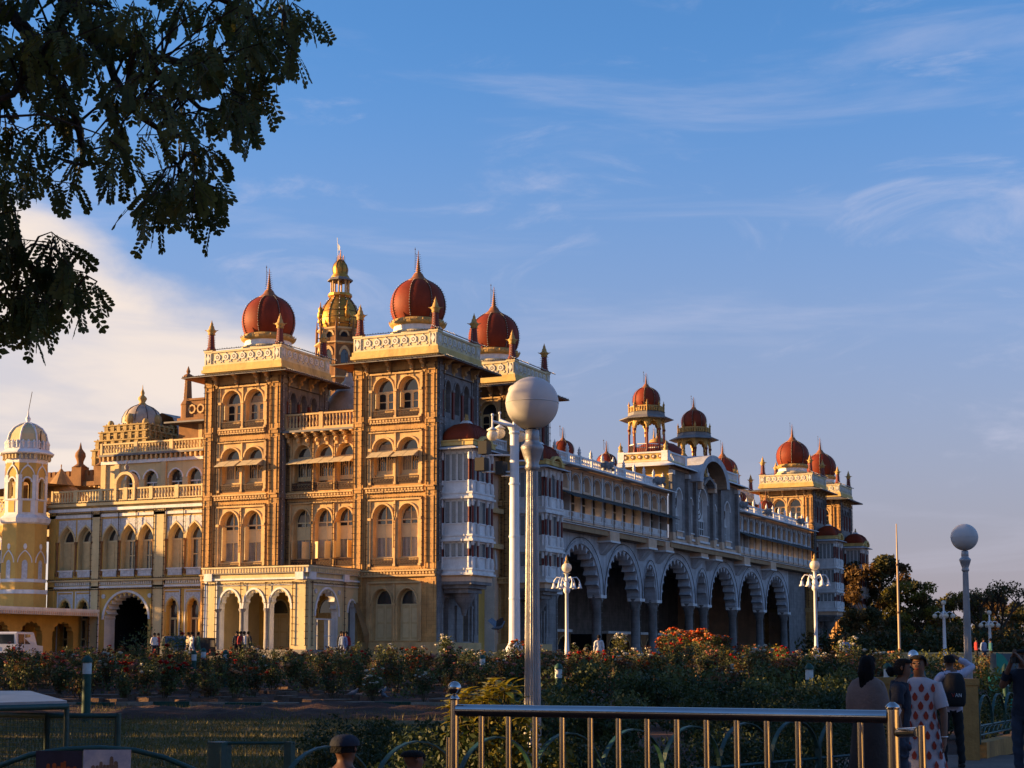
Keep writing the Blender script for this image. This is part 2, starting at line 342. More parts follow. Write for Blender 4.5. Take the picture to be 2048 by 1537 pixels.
def rail_mesh(w, h):
    mb = MB(); f = F(mb, 0, 0, 1, 0)
    f.box(-w / 2, w / 2, 0, .05, -.03, .03, 'iron'); f.box(-w / 2, w / 2, h - .06, h, -.04, .04, 'iron')
    n = int(w / .11)
    for i in range(n + 1):
        u = -w / 2 + w * i / n; f.box(u - .018, u + .018, .05, h - .06, -.015, .015, 'iron')
    for i in range(int(w / .22)):
        u = -w / 2 + .11 + .22 * i; a = arch_pts('round', .2, .1, 3)
        f.ribbon([(u + x * .7, h * .5 + z * .7) for x, z in a], [(u + x, h * .5 + z) for x, z in a], -.02, .02, 'iron')
        f.ribbon([(u + x * .7, h * .5 - z * .7) for x, z in a], [(u + x, h * .5 - z) for x, z in a], -.02, .02, 'iron')
    return mb.mesh('iron_railing')
RAIL = rail_mesh(1.62, .52)
def awning_mesh(w, dp, dr):
    mb = MB(); t = .04; k = 4
    for i in range(k):
        a = -w / 2 + w * i / k + .01; b = -w / 2 + w * (i + 1) / k - .01; z = .012 * (i % 2)
        mb.hexa([(a, -dp, -dr + z), (b, -dp, -dr + z), (b, 0, z), (a, 0, z), (a, -dp, -dr + t + z), (b, -dp, -dr + t + z), (b, 0, t + z), (a, 0, t + z)], 'awning')
    for a in (-w / 2, w / 2 - .03):
        mb.add([(a, 0, 0), (a, -dp, -dr), (a, 0, -dr)], [(0, 1, 2)], 'awning'); mb.tube([(a, 0, -dr), (a, -dp, -dr)], .02, 'iron', 4)
    return mb.mesh('awning')
AWN = awning_mesh(1.75, .75, .42)
def ledge_mesh(w, h, dp, m='stone_trim', disc=True):
    mb = MB(); f = F(mb, 0, 0, 1, 0)
    f.box(-w / 2, w / 2, 0, h * .28, 0, dp * .55, m); f.box(-w / 2, w / 2, h * .28, h * .78, 0, dp * .4, m); f.box(-w / 2 - .03, w / 2 + .03, h * .78, h, 0, dp, m)
    if disc:
        n = int(w / .24)
        for i in range(n):
            u = -w / 2 + w * (i + .5) / n; c = [(u + .09 * math.cos(a), h * .53 + h * .2 * math.sin(a)) for a in [k * math.pi / 3 for k in range(6)]]
            f.slab(c, dp * .4, dp * .72, m)
    return mb.mesh('ledge')
def turret_mesh():
    mb = MB()
    mb.lathe(0, 0, [(.36, 0), (.34, .18), (.26, .3), (.20, 1.2)], 8, 'red_paint', False, R(22.5))
    mb.lathe(0, 0, [(.20, 1.2), (.28, 1.26), (.24, 1.36), (.34, 1.48), (.36, 1.54), (.22, 1.64), (.17, 1.86), (.10, 1.94), (.12, 2.02), (.05, 2.16), (.01, 2.32)], 8, 'gilt', True)
    for k in range(4):
        a = k * math.pi / 2 + .4; mb.tube([(.3 * math.cos(a), .3 * math.sin(a), 1.52), (.50 * math.cos(a), .50 * math.sin(a), 1.58)], [.05, .015], 'gilt', 4)
    for k in range(6):
        for s_ in (-1, 1): mb.tube([(s_ * .22, 0, .3 + k * .17), (s_ * (.36), 0, .32 + k * .17)], .016, 'wire', 3); mb.ball((0, -.26 + .01 * k, .3 + k * .17), .035, 'bulb', 5, 3)
    return mb.mesh('corner_turret')
TUR = turret_mesh()
def finial_profile(z, h, r):
    p = [(r, z)]; k = 9
    for i in range(k):
        t = i / k; zz_ = z + h * .05 + h * .80 * t; rr = r * (1 - t) * .75 + .015
        p += [(rr * .55, zz_), (rr, zz_ + h * .03), (rr * .6, zz_ + h * .06)]
    return p + [(.03, z + h * .9), (.005, z + h)]
def dome_mesh(rad=1.96, ribs=8):
    """onion dome on its drum (local z=0 at the drum foot)"""
    mb = MB(); s = rad / 1.96
    mb.lathe(0, 0, [(1.92 * s, 0), (1.92 * s, .18 * s), (1.74 * s, .24 * s)], 32, 'parapet', True, cap=False)
    mb.lathe(0, 0, [(1.72 * s, .2 * s), (1.70 * s, .62 * s)], 32, 'white_trim', True, cap=False)
    mb.lathe(0, 0, [(1.70 * s, .6 * s), (1.92 * s, .68 * s), (1.98 * s, .84 * s), (1.84 * s, 1.06 * s), (1.72 * s, 1.1 * s)], 32, 'gilt', True, cap=False)
    for k in range(28):
        a = 2 * math.pi * k / 28; mb.tube([(1.9 * s * math.cos(a), 1.9 * s * math.sin(a), .74 * s), (2.04 * s * math.cos(a), 2.04 * s * math.sin(a), .98 * s)], [.07 * s, .03 * s], 'gilt', 4)
    pr = [(1.66, 1.06), (1.80, 1.35), (1.91, 1.7), (1.96, 2.1), (1.93, 2.5), (1.82, 2.9), (1.62, 3.28), (1.34, 3.58), (1.0, 3.82), (.66, 4.0)]
    pr = [(a * s, b * s) for a, b in pr]; mb.lathe(0, 0, pr, 40, 'red_dome', True, cap=False)
    cap_ = [(.86, 3.86), (.90, 3.92), (.66, 4.05), (.44, 4.24), (.30, 4.5)]; mb.lathe(0, 0, [(a * s, b * s) for a, b in cap_], 20, 'copper', True, cap=False)
    for k in range(ribs):
        a = 2 * math.pi * (k + .25) / ribs; c, sn = math.cos(a), math.sin(a)
        mb.tube([((r + .02) * c, (r + .02) * sn, z) for r, z in pr], .03, 'wire', 4, False)
        for j in range(1, 19):
            t = j / 19 * (len(pr) - 1); i = min(int(t), len(pr) - 2); q = t - i; r_ = pr[i][0] * (1 - q) + pr[i + 1][0] * q; z_ = pr[i][1] * (1 - q) + pr[i + 1][1] * q
            o = (-sn, c)
            mb.tube([((r_ + .03) * c, (r_ + .03) * sn, z_), ((r_ + .10) * c + .15 * o[0], (r_ + .10) * sn + .15 * o[1], z_)], .016, 'wire', 3, False)
            mb.ball(((r_ + .11) * c, (r_ + .11) * sn, z_), .024 * s, 'bulb', 5, 3)
    return mb.mesh('dome')
DOME = dome_mesh()
def finial_mesh(h=1.75, r=.30, m='copper', rod=True):
    mb = MB(); mb.lathe(0, 0, finial_profile(0, h, r), 10, m, True, cap=False)
    if rod:
        mb.tube([(-.26, 0, h * .25), (-.26, 0, h * 1.12)], .018, 'wire', 4); mb.tube([(-.26, 0, h * .9), (-.05, 0, h * .7)], .012, 'wire', 3); mb.ball((-.26, 0, h * 1.05), .05, 'wire', 5, 4)
    for k in range(9):
        z = h * (.1 + .8 * k / 9); q = r * (1 - k / 9) * .75 + .03
        for a in (0, 2.1, 4.2): mb.tube([(q * math.cos(a), q * math.sin(a), z), ((q + .12) * math.cos(a), (q + .12) * math.sin(a), z)], .014, 'wire', 3)
    return mb.mesh('finial')
FIN = finial_mesh()
def parapet_panels(f, u0, u1, z0, z1, d, nm, m='relief'):
    """row of looped ornaments raised on a parapet face"""
    st = (u1 - u0) / nm; zc_ = z0 + (z1 - z0) * .58; r1 = min(st * .40, (z1 - z0) * .30)
    for i in range(nm):
        u = u0 + st * (i + .5)
        ring = [(math.cos(a), math.sin(a)) for a in [2 * math.pi * k / 10 for k in range(11)]]
        f.ribbon([(u + r1 * .58 * x, zc_ + r1 * .58 * z) for x, z in ring], [(u + r1 * x, zc_ + r1 * z) for x, z in ring], d, d + .06, m)
        f.slab([(u + r1 * .26 * x, zc_ + r1 * .3 * z) for x, z in ring[:-1]], d, d + .08, m)
        for sx in (-1, 1):
            hk = [(u + sx * (r1 * .55 + st * .22 * math.sin(t)), zc_ - r1 * .7 - (zc_ - r1 * .7 - z0 - .05) * t / 3.0) for t in (0, .7, 1.4, 2.1, 2.8)]
            f.ribbon(hk, [(a + sx * .055, b) for a, b in hk] if sx > 0 else [(a - .055, b) for a, b in hk], d, d + .05, m)
        f.slab([(u - .05, z1 - .16), (u + .05, z1 - .16), (u, z1 - .03)], d, d + .05, m)
def eave(mb, x0, x1, y0, y1, z, ov, dz, t=.07, m='roof_grey', mu='brown_stone'):
    """sloping stone eave round a square block: inner edge at z, outer edge lower by dz"""
    a = [(x0, y0), (x1, y0), (x1, y1), (x0, y1)]; b = [(x0 - ov, y0 - ov), (x1 + ov, y0 - ov), (x1 + ov, y1 + ov), (x0 - ov, y1 + ov)]
    for i in range(4):
        j = (i + 1) % 4
        mb.add([a[i] + (z,), a[j] + (z,), b[j] + (z - dz,), b[i] + (z - dz,)], [(3, 2, 1, 0)], m)
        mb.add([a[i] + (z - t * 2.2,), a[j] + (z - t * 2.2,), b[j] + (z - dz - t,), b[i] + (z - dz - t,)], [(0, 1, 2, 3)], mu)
        mb.add([b[i] + (z - dz,), b[j] + (z - dz,), b[j] + (z - dz - t,), b[i] + (z - dz - t,)], [(3, 2, 1, 0)], m)
def bracket_mesh(h=.85, dp=.85, t=.2, m='stone_trim'):
    mb = MB(); f = F(mb, 0, 0, 0, 1)       # u = +y, profile drawn on the side: use x as outward through slab
    pts = [(0, 0), (.10, -.02), (.14, -.3 * h), (.28 * dp, -.42 * h), (.34 * dp, -.22 * h), (.6 * dp, -.16 * h), (.7 * dp, -.04 * h), (dp, 0), (dp, .06), (0, .06)]
    pts = [(0, -h), (.12, -h), (.16, -.75 * h), (.30 * dp, -.62 * h), (.34 * dp, -.4 * h), (.62 * dp, -.30 * h), (.7 * dp, -.12 * h), (dp, -.08), (dp, 0), (0, 0)]
    n = len(pts); vs = [(-t / 2, -a, b) for a, b in pts] + [(t / 2, -a, b) for a, b in pts]
    mb.add(vs, [tuple(range(n)), tuple(range(2 * n - 1, n - 1, -1))] + [(i, (i + 1) % n, (i + 1) % n + n, i + n) for i in range(n)], m)
    mb.ball((0, -.3 * dp, -.62 * h), t * .7, m, 6, 4)
    return mb.mesh('bracket')
BRK = bracket_mesh()
LEDGES = [ledge_mesh(3.9, .42, .22), ledge_mesh(4.5, .40, .26), ledge_mesh(6.4, .45, .24)]
FLOORS = [  # z0 z1 of the panel, sill, spring, rise, window kind, window sill z
    (17.80, 20.80, 17.80, 19.72, .86, 'top', 18.42), (13.27, 16.80, 13.27, 15.69, .72, 'lead', 13.97),
    (7.72, 12.17, 7.72, 10.95, .95, 'tall', 8.33), (2.70, 6.57, 2.70, 5.20, 1.0, 'door', 2.76)]
def make_tower():
    mb = MB(); fa = F(mb, 0, 0, 1, 0); fb = F(mb, W, 0, 0, 1)
    zt = 21.75
    # south face: plain strips between the arched panels
    zprev = GZ - 1.0
    pan0, pan1 = 1.2, 5.06; mid = 3.13
    for (z0, z1, zb, zs, rise, k, sill) in sorted(FLOORS):
        fa.quad(0, W, zprev, z0, 0, 'stone'); fa.quad(0, pan0, z0, z1, 0, 'stone'); fa.quad(pan1, W, z0, z1, 0, 'stone')
        for uc, a, b in ((UC[0], pan0, mid), (UC[1], mid, pan1)):
            fa.arch(a, b, z0, z1, uc, 1.5, z0, zs, rise, 'round', -.06, .62, 'stone_trim', 'stone_trim', 8, mold='stone_trim', mw=.10, mh=.08)
            fa.box(uc - .75, uc + .75, z0, sill, -.70, -.30, 'stone_trim')
        for u in (pan0, mid, pan1):                        # slender shafts with capitals
            fa.box(u - .055, u + .055, z0, z1, -.06, .05, 'stone_trim'); fa.box(u - .12, u + .12, zs - .12, zs + .06, -.05, .11, 'stone_trim'); fa.box(u - .1, u + .1, z0, z0 + .16, -.05, .1, 'stone_trim')
        fa.box(pan0 - .12, pan1 + .12, z1, z1 + .12, -.02, .10, 'stone_trim')
        fa.box(pan0 - .18, pan0 - .06, z0, z1, 0, .07, 'stone_trim'); fa.box(pan1 + .06, pan1 + .18, z0, z1, 0, .07, 'stone_trim')
        zprev = z1
    fa.quad(0, W, zprev, zt, 0, 'stone')
    # east face: plain below, three narrow arches on the top floor and two lower down
    zprev = GZ - 1.0
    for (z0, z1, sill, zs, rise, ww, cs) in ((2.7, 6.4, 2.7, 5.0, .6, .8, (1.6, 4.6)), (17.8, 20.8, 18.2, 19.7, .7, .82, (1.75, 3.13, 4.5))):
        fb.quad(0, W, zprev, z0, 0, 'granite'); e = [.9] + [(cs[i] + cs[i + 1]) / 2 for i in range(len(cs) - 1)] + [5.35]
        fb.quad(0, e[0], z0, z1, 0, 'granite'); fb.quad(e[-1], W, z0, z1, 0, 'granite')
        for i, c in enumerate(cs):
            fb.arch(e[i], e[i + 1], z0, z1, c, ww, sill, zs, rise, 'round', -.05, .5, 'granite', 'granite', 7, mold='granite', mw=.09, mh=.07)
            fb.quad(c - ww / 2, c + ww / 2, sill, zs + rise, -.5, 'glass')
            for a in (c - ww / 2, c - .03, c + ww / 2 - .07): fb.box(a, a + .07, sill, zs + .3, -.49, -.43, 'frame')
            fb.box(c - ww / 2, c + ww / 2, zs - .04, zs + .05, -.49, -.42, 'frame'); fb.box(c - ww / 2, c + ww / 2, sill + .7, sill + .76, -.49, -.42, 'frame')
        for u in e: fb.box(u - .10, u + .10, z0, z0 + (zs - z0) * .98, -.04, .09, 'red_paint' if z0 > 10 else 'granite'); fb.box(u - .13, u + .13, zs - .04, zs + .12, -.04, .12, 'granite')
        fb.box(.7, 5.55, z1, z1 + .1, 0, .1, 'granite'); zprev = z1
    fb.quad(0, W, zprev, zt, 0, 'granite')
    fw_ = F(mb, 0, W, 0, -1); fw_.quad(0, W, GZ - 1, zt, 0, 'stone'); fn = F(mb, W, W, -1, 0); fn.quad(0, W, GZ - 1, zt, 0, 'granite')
    # corner pilasters with sunk panels
    for f_, m in ((fa, 'stone'), (fb, 'granite'), (fw_, 'stone')):
        for u0, u1 in ((0.0, .70), (W - .72, W)):
            e0 = -.10 if f_ is fa and u0 == 0 else 0.0
            f_.box(u0 + (.004 if f_ is not fa else -.10 if u0 == 0 else 0), u1 + (.10 if (f_ is fa and u1 == W) else -.004 if u1 == W else 0), GZ - 1, zt, 0.002, .12, m)
            for za, zb_ in ((18.0, 20.6), (13.3, 17.0), (7.9, 12.3), (3.2, 6.6)):
                f_.box(u0 + .08, u0 + .15, za, zb_, .12, .16, m); f_.box(u1 - .15, u1 - .08, za, zb_, .12, .16, m); f_.box(u0 + .08, u1 - .08, zb_, zb_ + .07, .12, .16, m)
            for za in (17.3, 12.75, 7.1, 20.9): f_.box(u0 - .03, u1 + .03, za, za + .22, .10, .20, m); f_.box(u0 + .05, u1 - .05, za + .22, za + .34, .10, .24, m)
    # plinth
    mb.box(-.25, W + .25, -.25, W + .2, GZ - 1.2, 2.62, 'stone_trim')
    # cornice and roof slab above the eave
    mb.box(-.12, W + .12, -.12, W + .12, 21.78, 21.98, 'cornice'); mb.box(-.30, W + .30, -.30, W + .30, 21.98, 22.2, 'cornice'); mb.box(-.22, W + .22, -.22, W + .22, 22.2, 22.5, 'cornice')
    mb.box(.1, W - .1, .1, W - .1, 22.5, 22.75, 'roof_grey')
    tw = ppart(mb, 'corner_tower')
    # parts
    for (z0, z1, zb, zs, rise, k, sill) in FLOORS:
        for uc in UC: put('door' if k == 'door' else 'window', WM[k], tw, (uc, .60, sill))
        if k != 'door':
            for uc in UC: put('iron_railing', RAIL, tw, (uc, .02, z0 + .03))
    for uc in UC: put('awning', AWN, tw, (uc, -.02, 15.47))
    put('ledge', LEDGES[0], tw, (mid, 0, 17.38)); put('ledge', LEDGES[1], tw, (mid, 0, 12.68)); put('ledge', LEDGES[2], tw, (W / 2, -.10, 7.0))
    for u in (.95, 2.7, 4.45, 5.35): put('bracket', BRK, tw, (u, 0, 21.65))
    for u in (1.0, 2.4, 3.85, 5.3): put('bracket', BRK, tw, (W, u, 21.65), rz=R(90))
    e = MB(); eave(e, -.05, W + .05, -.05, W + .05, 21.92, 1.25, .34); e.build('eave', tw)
    p = MB(); fp = F(p, -.12, -.12, 1, 0); B = W + .24
    for ox, oy, ux, uy in ((-.12, -.12, 1, 0), (W + .12, -.12, 0, 1), (W + .12, W + .12, -1, 0), (-.12, W + .12, 0, -1)):
        f_ = F(p, ox, oy, ux, uy)
        f_.box(.62, B - .62, 22.5, 23.5, -.22, -.02, 'parapet'); f_.box(.6, B - .6, 23.42, 23.56, -.26, .06, 'parapet'); f_.box(.6, B - .6, 22.5, 22.6, -.24, .05, 'parapet')
        parapet_panels(f_, .75, B - .75, 22.6, 23.42, -.02, 7)
    for x, y in ((-.12, -.12), (W + .12 - .62, -.12), (-.12, W + .12 - .62), (W + .12 - .62, W + .12 - .62)):
        p.box(x - .02, x + .64, y - .02, y + .64, 22.5, 23.58, 'parapet'); p.box(x - .07, x + .69, y - .07, y + .69, 23.5, 23.64, 'parapet')
        for f_ in (F(p, x - .02, y - .02, 1, 0), F(p, x + .64, y - .02, 0, 1)):
            f_.slab([(.33, 22.72), (.5, 23.05), (.33, 23.36), (.16, 23.05)], 0, .05, 'relief'); f_.box(.08, .13, 22.62, 23.42, 0, .04, 'relief'); f_.box(.53, .58, 22.62, 23.42, 0, .04, 'relief')
    p.build('parapet', tw)
    for x in (.19, W - .19):
        for y in (.19, W - .19): put('corner_turret', TUR, tw, (x, y, 23.62))
    put('dome', DOME, tw, (W / 2, W / 2, 23.95)); put('finial', FIN, tw, (W / 2, W / 2, 28.4))
    d = MB(); d.lathe(W / 2, W / 2, [(2.15, 22.7), (2.1, 23.96)], 24, 'parapet', True); d.build('dome_drum', tw)
    s = MB()
    for u in (-.02, .62, W - .62, W + .04): wire(s, (u, -.20, 7.5), (u, -.20, 21.4), side=(1, 0, 0))
    for u in (.98, 5.28):
        for z0, z1 in ((7.6, 12.3), (13.2, 16.9), (17.4, 21.0)): wire(s, (u, -.12, z0), (u, -.12, z1), side=(1, 0, 0), blen=.12)
    for z in (21.60, 23.66, 12.35, 16.92, 12.70, 17.40, 7.46, 20.98): 
        ext = 1.2 if z == 21.60 else (.2 if z > 23 else -.9)
        yy = -1.32 if z == 21.60 else (-.2 if z > 23 else -.14); wire(s, (-ext, yy, z), (W + ext, yy, z), .2, .06, (0, 0, 1), r=.028)
    for u in (.02, .75, W - .6, W - .02): wire(s, (W + .2, u, 8.0), (W + .2, u, 21.4), side=(0, 1, 0), bulbs=True, step=.5)
    for z in (21.58, 23.66): wire(s, (W + (1.32 if z < 22 else .2), -1, z), (W + (1.32 if z < 22 else .2), W + 1, z), .22, .05, (0, 0, 1), bulbs=True)
    for u in (2.17, 3.13, 4.1): wire(s, (u - .0, -.12, 9.0 if u == 3.13 else 20.7), (u, -.12, 11.9 if u == 3.13 else 20.8), .4, .1, (1, 0, 0))
    s.build('string_lights', tw, kind='stuff')
    return tw
T2 = make_tower(); T2.location = Vector((-56.25, 94.88, 0)) + palace_off
for nm, X, Y in (('T1', -68.70, 94.88), ('T3', -56.25, 107.15), ('T4', -55.2, 189.4), ('T5', -55.2, 203.0), ('T6', -68.0, 201.6)):
    vary_windows(copy_tree(T2, palace, Vector((X, Y, 0)) + palace_off))
vary_windows(T2)
# --- middle range between the two south towers
def baluster_row(mb, p0, p1, z0, z1, step=.26, m='stone_trim', post=2.6, n=6, rail=.1, cap=.12):
    """turned balusters under a rail between two points"""
    p0 = Vector((p0[0], p0[1], 0)); p1 = Vector((p1[0], p1[1], 0)); d = p1 - p0; L_ = d.length; d.normalize(); q = Vector((-d.y, d.x, 0))
    def slab(a, b, za, zb, t):
        c = [p0 + d * a - q * t, p0 + d * b - q * t, p0 + d * b + q * t, p0 + d * a + q * t]
        mb.hexa([(v.x, v.y, za) for v in c] + [(v.x, v.y, zb) for v in c], m)
    slab(0, L_, z1 - cap, z1, rail * 1.25); slab(0, L_, z0, z0 + cap, rail * 1.2)
    h = z1 - z0 - 2 * cap; zb = z0 + cap; k = max(1, int(L_ / step)); np_ = max(1, round(L_ / post))
    for i in range(np_ + 1):
        a = L_ * i / np_; slab(max(0, a - .16), min(L_, a + .16), z0 + .01, z1 + .03, rail * 1.5)
    for i in range(k):
        a = L_ * (i + .5) / k
        if min(abs(a - L_ * j / np_) for j in range(np_ + 1)) < .2: continue
        c = p0 + d * a; r = step * .36
        mb.lathe(c.x, c.y, [(r * .9, zb), (r * .6, zb + h * .08), (r, zb + h * .3), (r * .45, zb + h * .62), (r * .8, zb + h * .85), (r * .8, zb + h)], n, m, True, cap=False)
MX0, MX1, MY = -62.44, -56.26, 95.7
mb = MB(); f = F(mb, MX0, MY, 1, 0); CW = MX1 - MX0
CU = (1.42, 3.18, 4.88); RFL = ((13.2, 16.95, 13.2, 15.47, .98), (7.85, 12.28, 7.85, 10.99, .94)); ed = (.5, 2.3, 4.03, 5.72)
f.quad(0, CW, GZ - 1, 7.85, 0, 'stone')
for i, (z0, z1, zb, zs, rise) in enumerate(RFL):
    f.quad(0, ed[0], z0, z1, 0, 'stone'); f.quad(ed[3], CW, z0, z1, 0, 'stone')
    for k, uc in enumerate(CU): f.arch(ed[k], ed[k + 1], z0, z1, uc, 1.4, z0, zs, rise, 'round', -.06, .6, 'stone_trim', None, 8, mold='stone_trim', mw=.1, mh=.08)
    for u in ed: f.box(u - .05, u + .05, z0, z1, -.06, .06, 'stone_trim'); f.box(u - .12, u + .12, zs - .12, zs + .06, -.05, .12, 'stone_trim')
    f.box(.35, 5.87, z1, z1 + .12, 0, .1, 'stone_trim')
    for uc in CU: f.box(uc - .7, uc + .7, z0, z0 + .6, -.68, -.3, 'stone_trim')
f.quad(0, CW, 12.28, 13.2, 0, 'stone'); f.quad(0, CW, 16.95, 17.3, 0, 'stone')
f.box(0, CW, 17.28, 17.42, -.1, .75, 'roof_grey'); f.box(0, CW, 17.42, 17.55, -.3, .4, 'stone_trim')
mb.box(MX0, MX1, MY + .1, MY + 5, 17.2, 17.4, 'roof_grey')
rng_ = ppart(mb, 'middle_range'); pl = lambda x, y, z: (x, y, z)
for uc in CU:
    put('window', WM['lead'], rng_, (MX0 + uc, MY + .58, 13.95)); put('window', WM['tall'], rng_, (MX0 + uc, MY + .58, 8.42))
    put('awning', AWN, rng_, (MX0 + uc, MY - .02, 15.45)); put('iron_railing', RAIL, rng_, (MX0 + uc, MY, 13.25)); put('iron_railing', RAIL, rng_, (MX0 + uc, MY, 7.88))
for k in range(8): put('bracket', BRK, rng_, (MX0 + .4 + k * .77, MY, 17.25))
b = MB(); baluster_row(b, (MX0 + .1, MY - .2), (MX1 - .1, MY - .2), 17.55, 18.65, .27, 'stone_trim'); b.build('baluster_row', rng_, kind='stuff')
put('ledge', ledge_mesh(5.9, .42, .26), rng_, (MX0 + CW / 2, MY, 12.66))
s = MB()
for u in (.35, 2.3, 4.03, 5.87):
    for za, zb in ((8.0, 12.3), (13.2, 17.0)): wire(s, (MX0 + u, MY - .14, za), (MX0 + u, MY - .14, zb), side=(1, 0, 0), blen=.11)
for z in (12.4, 17.05, 18.7, 12.66): wire(s, (MX0 + .2, MY - .3, z), (MX1 - .2, MY - .3, z), .2, .05, (0, 0, 1), r=.028)
s.build('string_lights', rng_, kind='stuff')
sh = MB()                                                # open casements of the three first-floor windows
for uc, a1, a2 in ((CU[0], 70, 60), (CU[1], 35, 75), (CU[2], 80, 88)):
    for sx, an in ((-1, a1), (1, a2)):
        c, sn = math.cos(R(an)), math.sin(R(an)); x0, y0 = MX0 + uc + sx * .62, MY - .02
        x1, y1 = x0 - sx * .52 * c, y0 - .52 * sn; n_ = (.02 * sn, .02 * c)
        sh.hexa([(x0 - n_[0], y0 - n_[1], 8.45), (x1 - n_[0], y1 - n_[1], 8.45), (x1 + n_[0], y1 + n_[1], 8.45), (x0 + n_[0], y0 + n_[1], 8.45),
                 (x0 - n_[0], y0 - n_[1], 9.62), (x1 - n_[0], y1 - n_[1], 9.62), (x1 + n_[0], y1 + n_[1], 9.62), (x0 + n_[0], y0 + n_[1], 9.62)], 'shutter'); sh.build('casement', rng_); sh = MB()
# grey ogival dome on the flat roof behind that range
d = MB(); d.lathe(-62.0, 103.5, [(1.9, 17.4), (2.0, 18.6), (2.05, 19.3), (1.85, 20.2), (1.35, 21.1), (.7, 21.8), (.35, 22.3), (.2, 22.9)], 24, 'shrine_roof', True)
for k in range(8):
    a = 2 * math.pi * k / 8 + .2; wire(d, (-62 + 2.06 * math.cos(a), 103.5 + 2.06 * math.sin(a), 19.2), (-62 + .7 * math.cos(a), 103.5 + .7 * math.sin(a), 21.8), .3, .1, (0, 0, 1), True)
rd = ppart(d, 'roof_dome'); put('finial', FIN, rd, (-62, 103.5, 22.6))
# --- entrance porch in front of the towers
PX0, PX1, PY0, PY1 = -63.9, -55.85, 88.45, 94.86
mb = MB(); f = F(mb, PX0, PY0, 1, 0); g = F(mb, PX1, PY0, 0, 1); PW = PX1 - PX0; PD = PY1 - PY0; ZT = 7.35
pc = (2.05, 3.95, 5.95); pe = (1.05, 3.0, 4.93, 6.98)
for k, uc in enumerate(pc): f.arch(pe[k], pe[k + 1], GZ - .6, 6.3, uc, 1.55, GZ - .6, 4.75, 1.25, 'cusp', 0, .5, 'cream_wall', 'white_trim', 8, 7, mold='white_trim', mw=.12, mh=.06)
f.quad(0, pe[0], GZ - .6, 6.3, 0, 'cream_wall'); f.quad(pe[3], PW, GZ - .6, 6.3, 0, 'cream_wall'); f.quad(0, PW, 6.3, ZT, 0, 'cream_wall')
g.arch(.7, 4.35, GZ - .6, 6.3, 2.35, 2.75, GZ - .6, 4.3, 1.75, 'cusp', 0, .5, 'cream_wall', 'white_trim', 8, 9, mold='white_trim', mw=.14, mh=.06)
g.arch(4.35, PD, GZ - .6, 6.3, 5.5, .9, 2.4, 4.6, .8, 'cusp', 0, .4, 'cream_wall', 'white_trim', 8, 5, mold='white_trim', mw=.1, mh=.06); g.quad(5.05, 5.95, 2.4, 5.4, -.4, 'lattice_glass')
g.quad(0, .7, GZ - .6, 6.3, 0, 'cream_wall'); g.quad(0, PD, 6.3, ZT, 0, 'cream_wall')
for u in (.05, 1.0 - .02): f.box(u, u + .22 if u < .5 else u + .1, GZ - .6, 6.6, 0, .10, 'white_trim')
f.box(.28, .98, GZ - .6, 6.9, 0, .07, 'cream_wall'); f.box(7.0, 7.98, GZ - .6, 6.9, 0, .07, 'cream_wall'); g.box(.02, .6, GZ - .6, 6.9, 0, .07, 'cream_wall')
for f_, a, b_ in ((f, .9, 7.1), (g, .5, PD)):
    f_.box(a, b_, 6.28, 6.36, 0, .06, 'relief'); f_.box(0, PW if f_ is f else PD, 6.66, 6.78, 0, .14, 'white_trim')
    f_.box(-.05 if f_ is f else .0, (PW + .1) if f_ is f else PD, 7.08, 7.42, 0, .18, 'relief'); f_.box(-.1, (PW + .22) if f_ is f else PD, 7.42, 7.52, -.2, .28, 'parapet')
    n = int((PW if f_ is f else PD) / .22)
    for i in range(n): f_.box(i * .22 + .04, i * .22 + .16, 7.12, 7.38, .18, .24, 'cream_wall')
for f_, us in ((f, (.1, 7.2)), (g, (.05, 4.2))):
    for u in us: f_.box(u, u + .62, 6.62, 7.12, .05, .22, 'white_trim')
for u in (pe[1], pe[2]): mb.lathe(PX0 + u, PY0 + .05, [(.2, GZ - .6), (.2, 2.7), (.15, 2.8), (.14, 4.5), (.24, 4.7), (.24, 4.8)], 10, 'granite', True)
mb.lathe(PX0 + pe[0] + .05, PY0 + .05, [(.2, GZ - .6), (.15, 2.8), (.14, 4.5), (.24, 4.8)], 10, 'granite', True)
for (u, z) in ((.95, 5.9), (3.85, 5.9)): g.slab([(u + .16 * math.cos(a), z + .16 * math.sin(a)) for a in [k * .628 for k in range(10)]], 0, .05, 'carved_white')
mb.box(PX0, PX1, PY0, PY1, 7.2, 7.3, 'roof_grey'); mb.box(PX0, PX0 + .3, PY0 + .3, PY1, GZ - .6, 7.2, 'cream_wall'); mb.box(PX0 - .3, PX1 + .3, PY0 - .5, PY1, GZ - .8, GZ + .12, 'granite')
mb.box(PX0 + .3, PX1 - .3, PY1 - .35, PY1 - .05, GZ - .6, 7.1, 'yellow_wall')
porch = ppart(mb, 'entrance_porch')
s = MB()
for u in (.0, 1.0, pe[1], pe[2], 7.0, 8.0): wire(s, (PX0 + u, PY0 - .16, 2.4 if u in (.0, 1.0, 7.0, 8.0) else 5.2), (PX0 + u, PY0 - .16, 6.5), side=(1, 0, 0))
for z in (6.42, 7.55): wire(s, (PX0, PY0 - .22, z), (PX1, PY0 - .22, z), .2, .05, (0, 0, 1), r=.03); wire(s, (PX1 + .22, PY0, z), (PX1 + .22, PY1, z), .2, .05, (0, 0, 1), r=.03)
for u in (.35, 4.35): wire(s, (PX1 + .14, PY0 + u, 2.4), (PX1 + .14, PY0 + u, 6.5), side=(0, 1, 0))
s.build('string_lights', porch, kind='stuff')
gt = MB(); fg = F(gt, PX1 - .35, PY0, 0, 1)                # folding metal gate inside the side arch
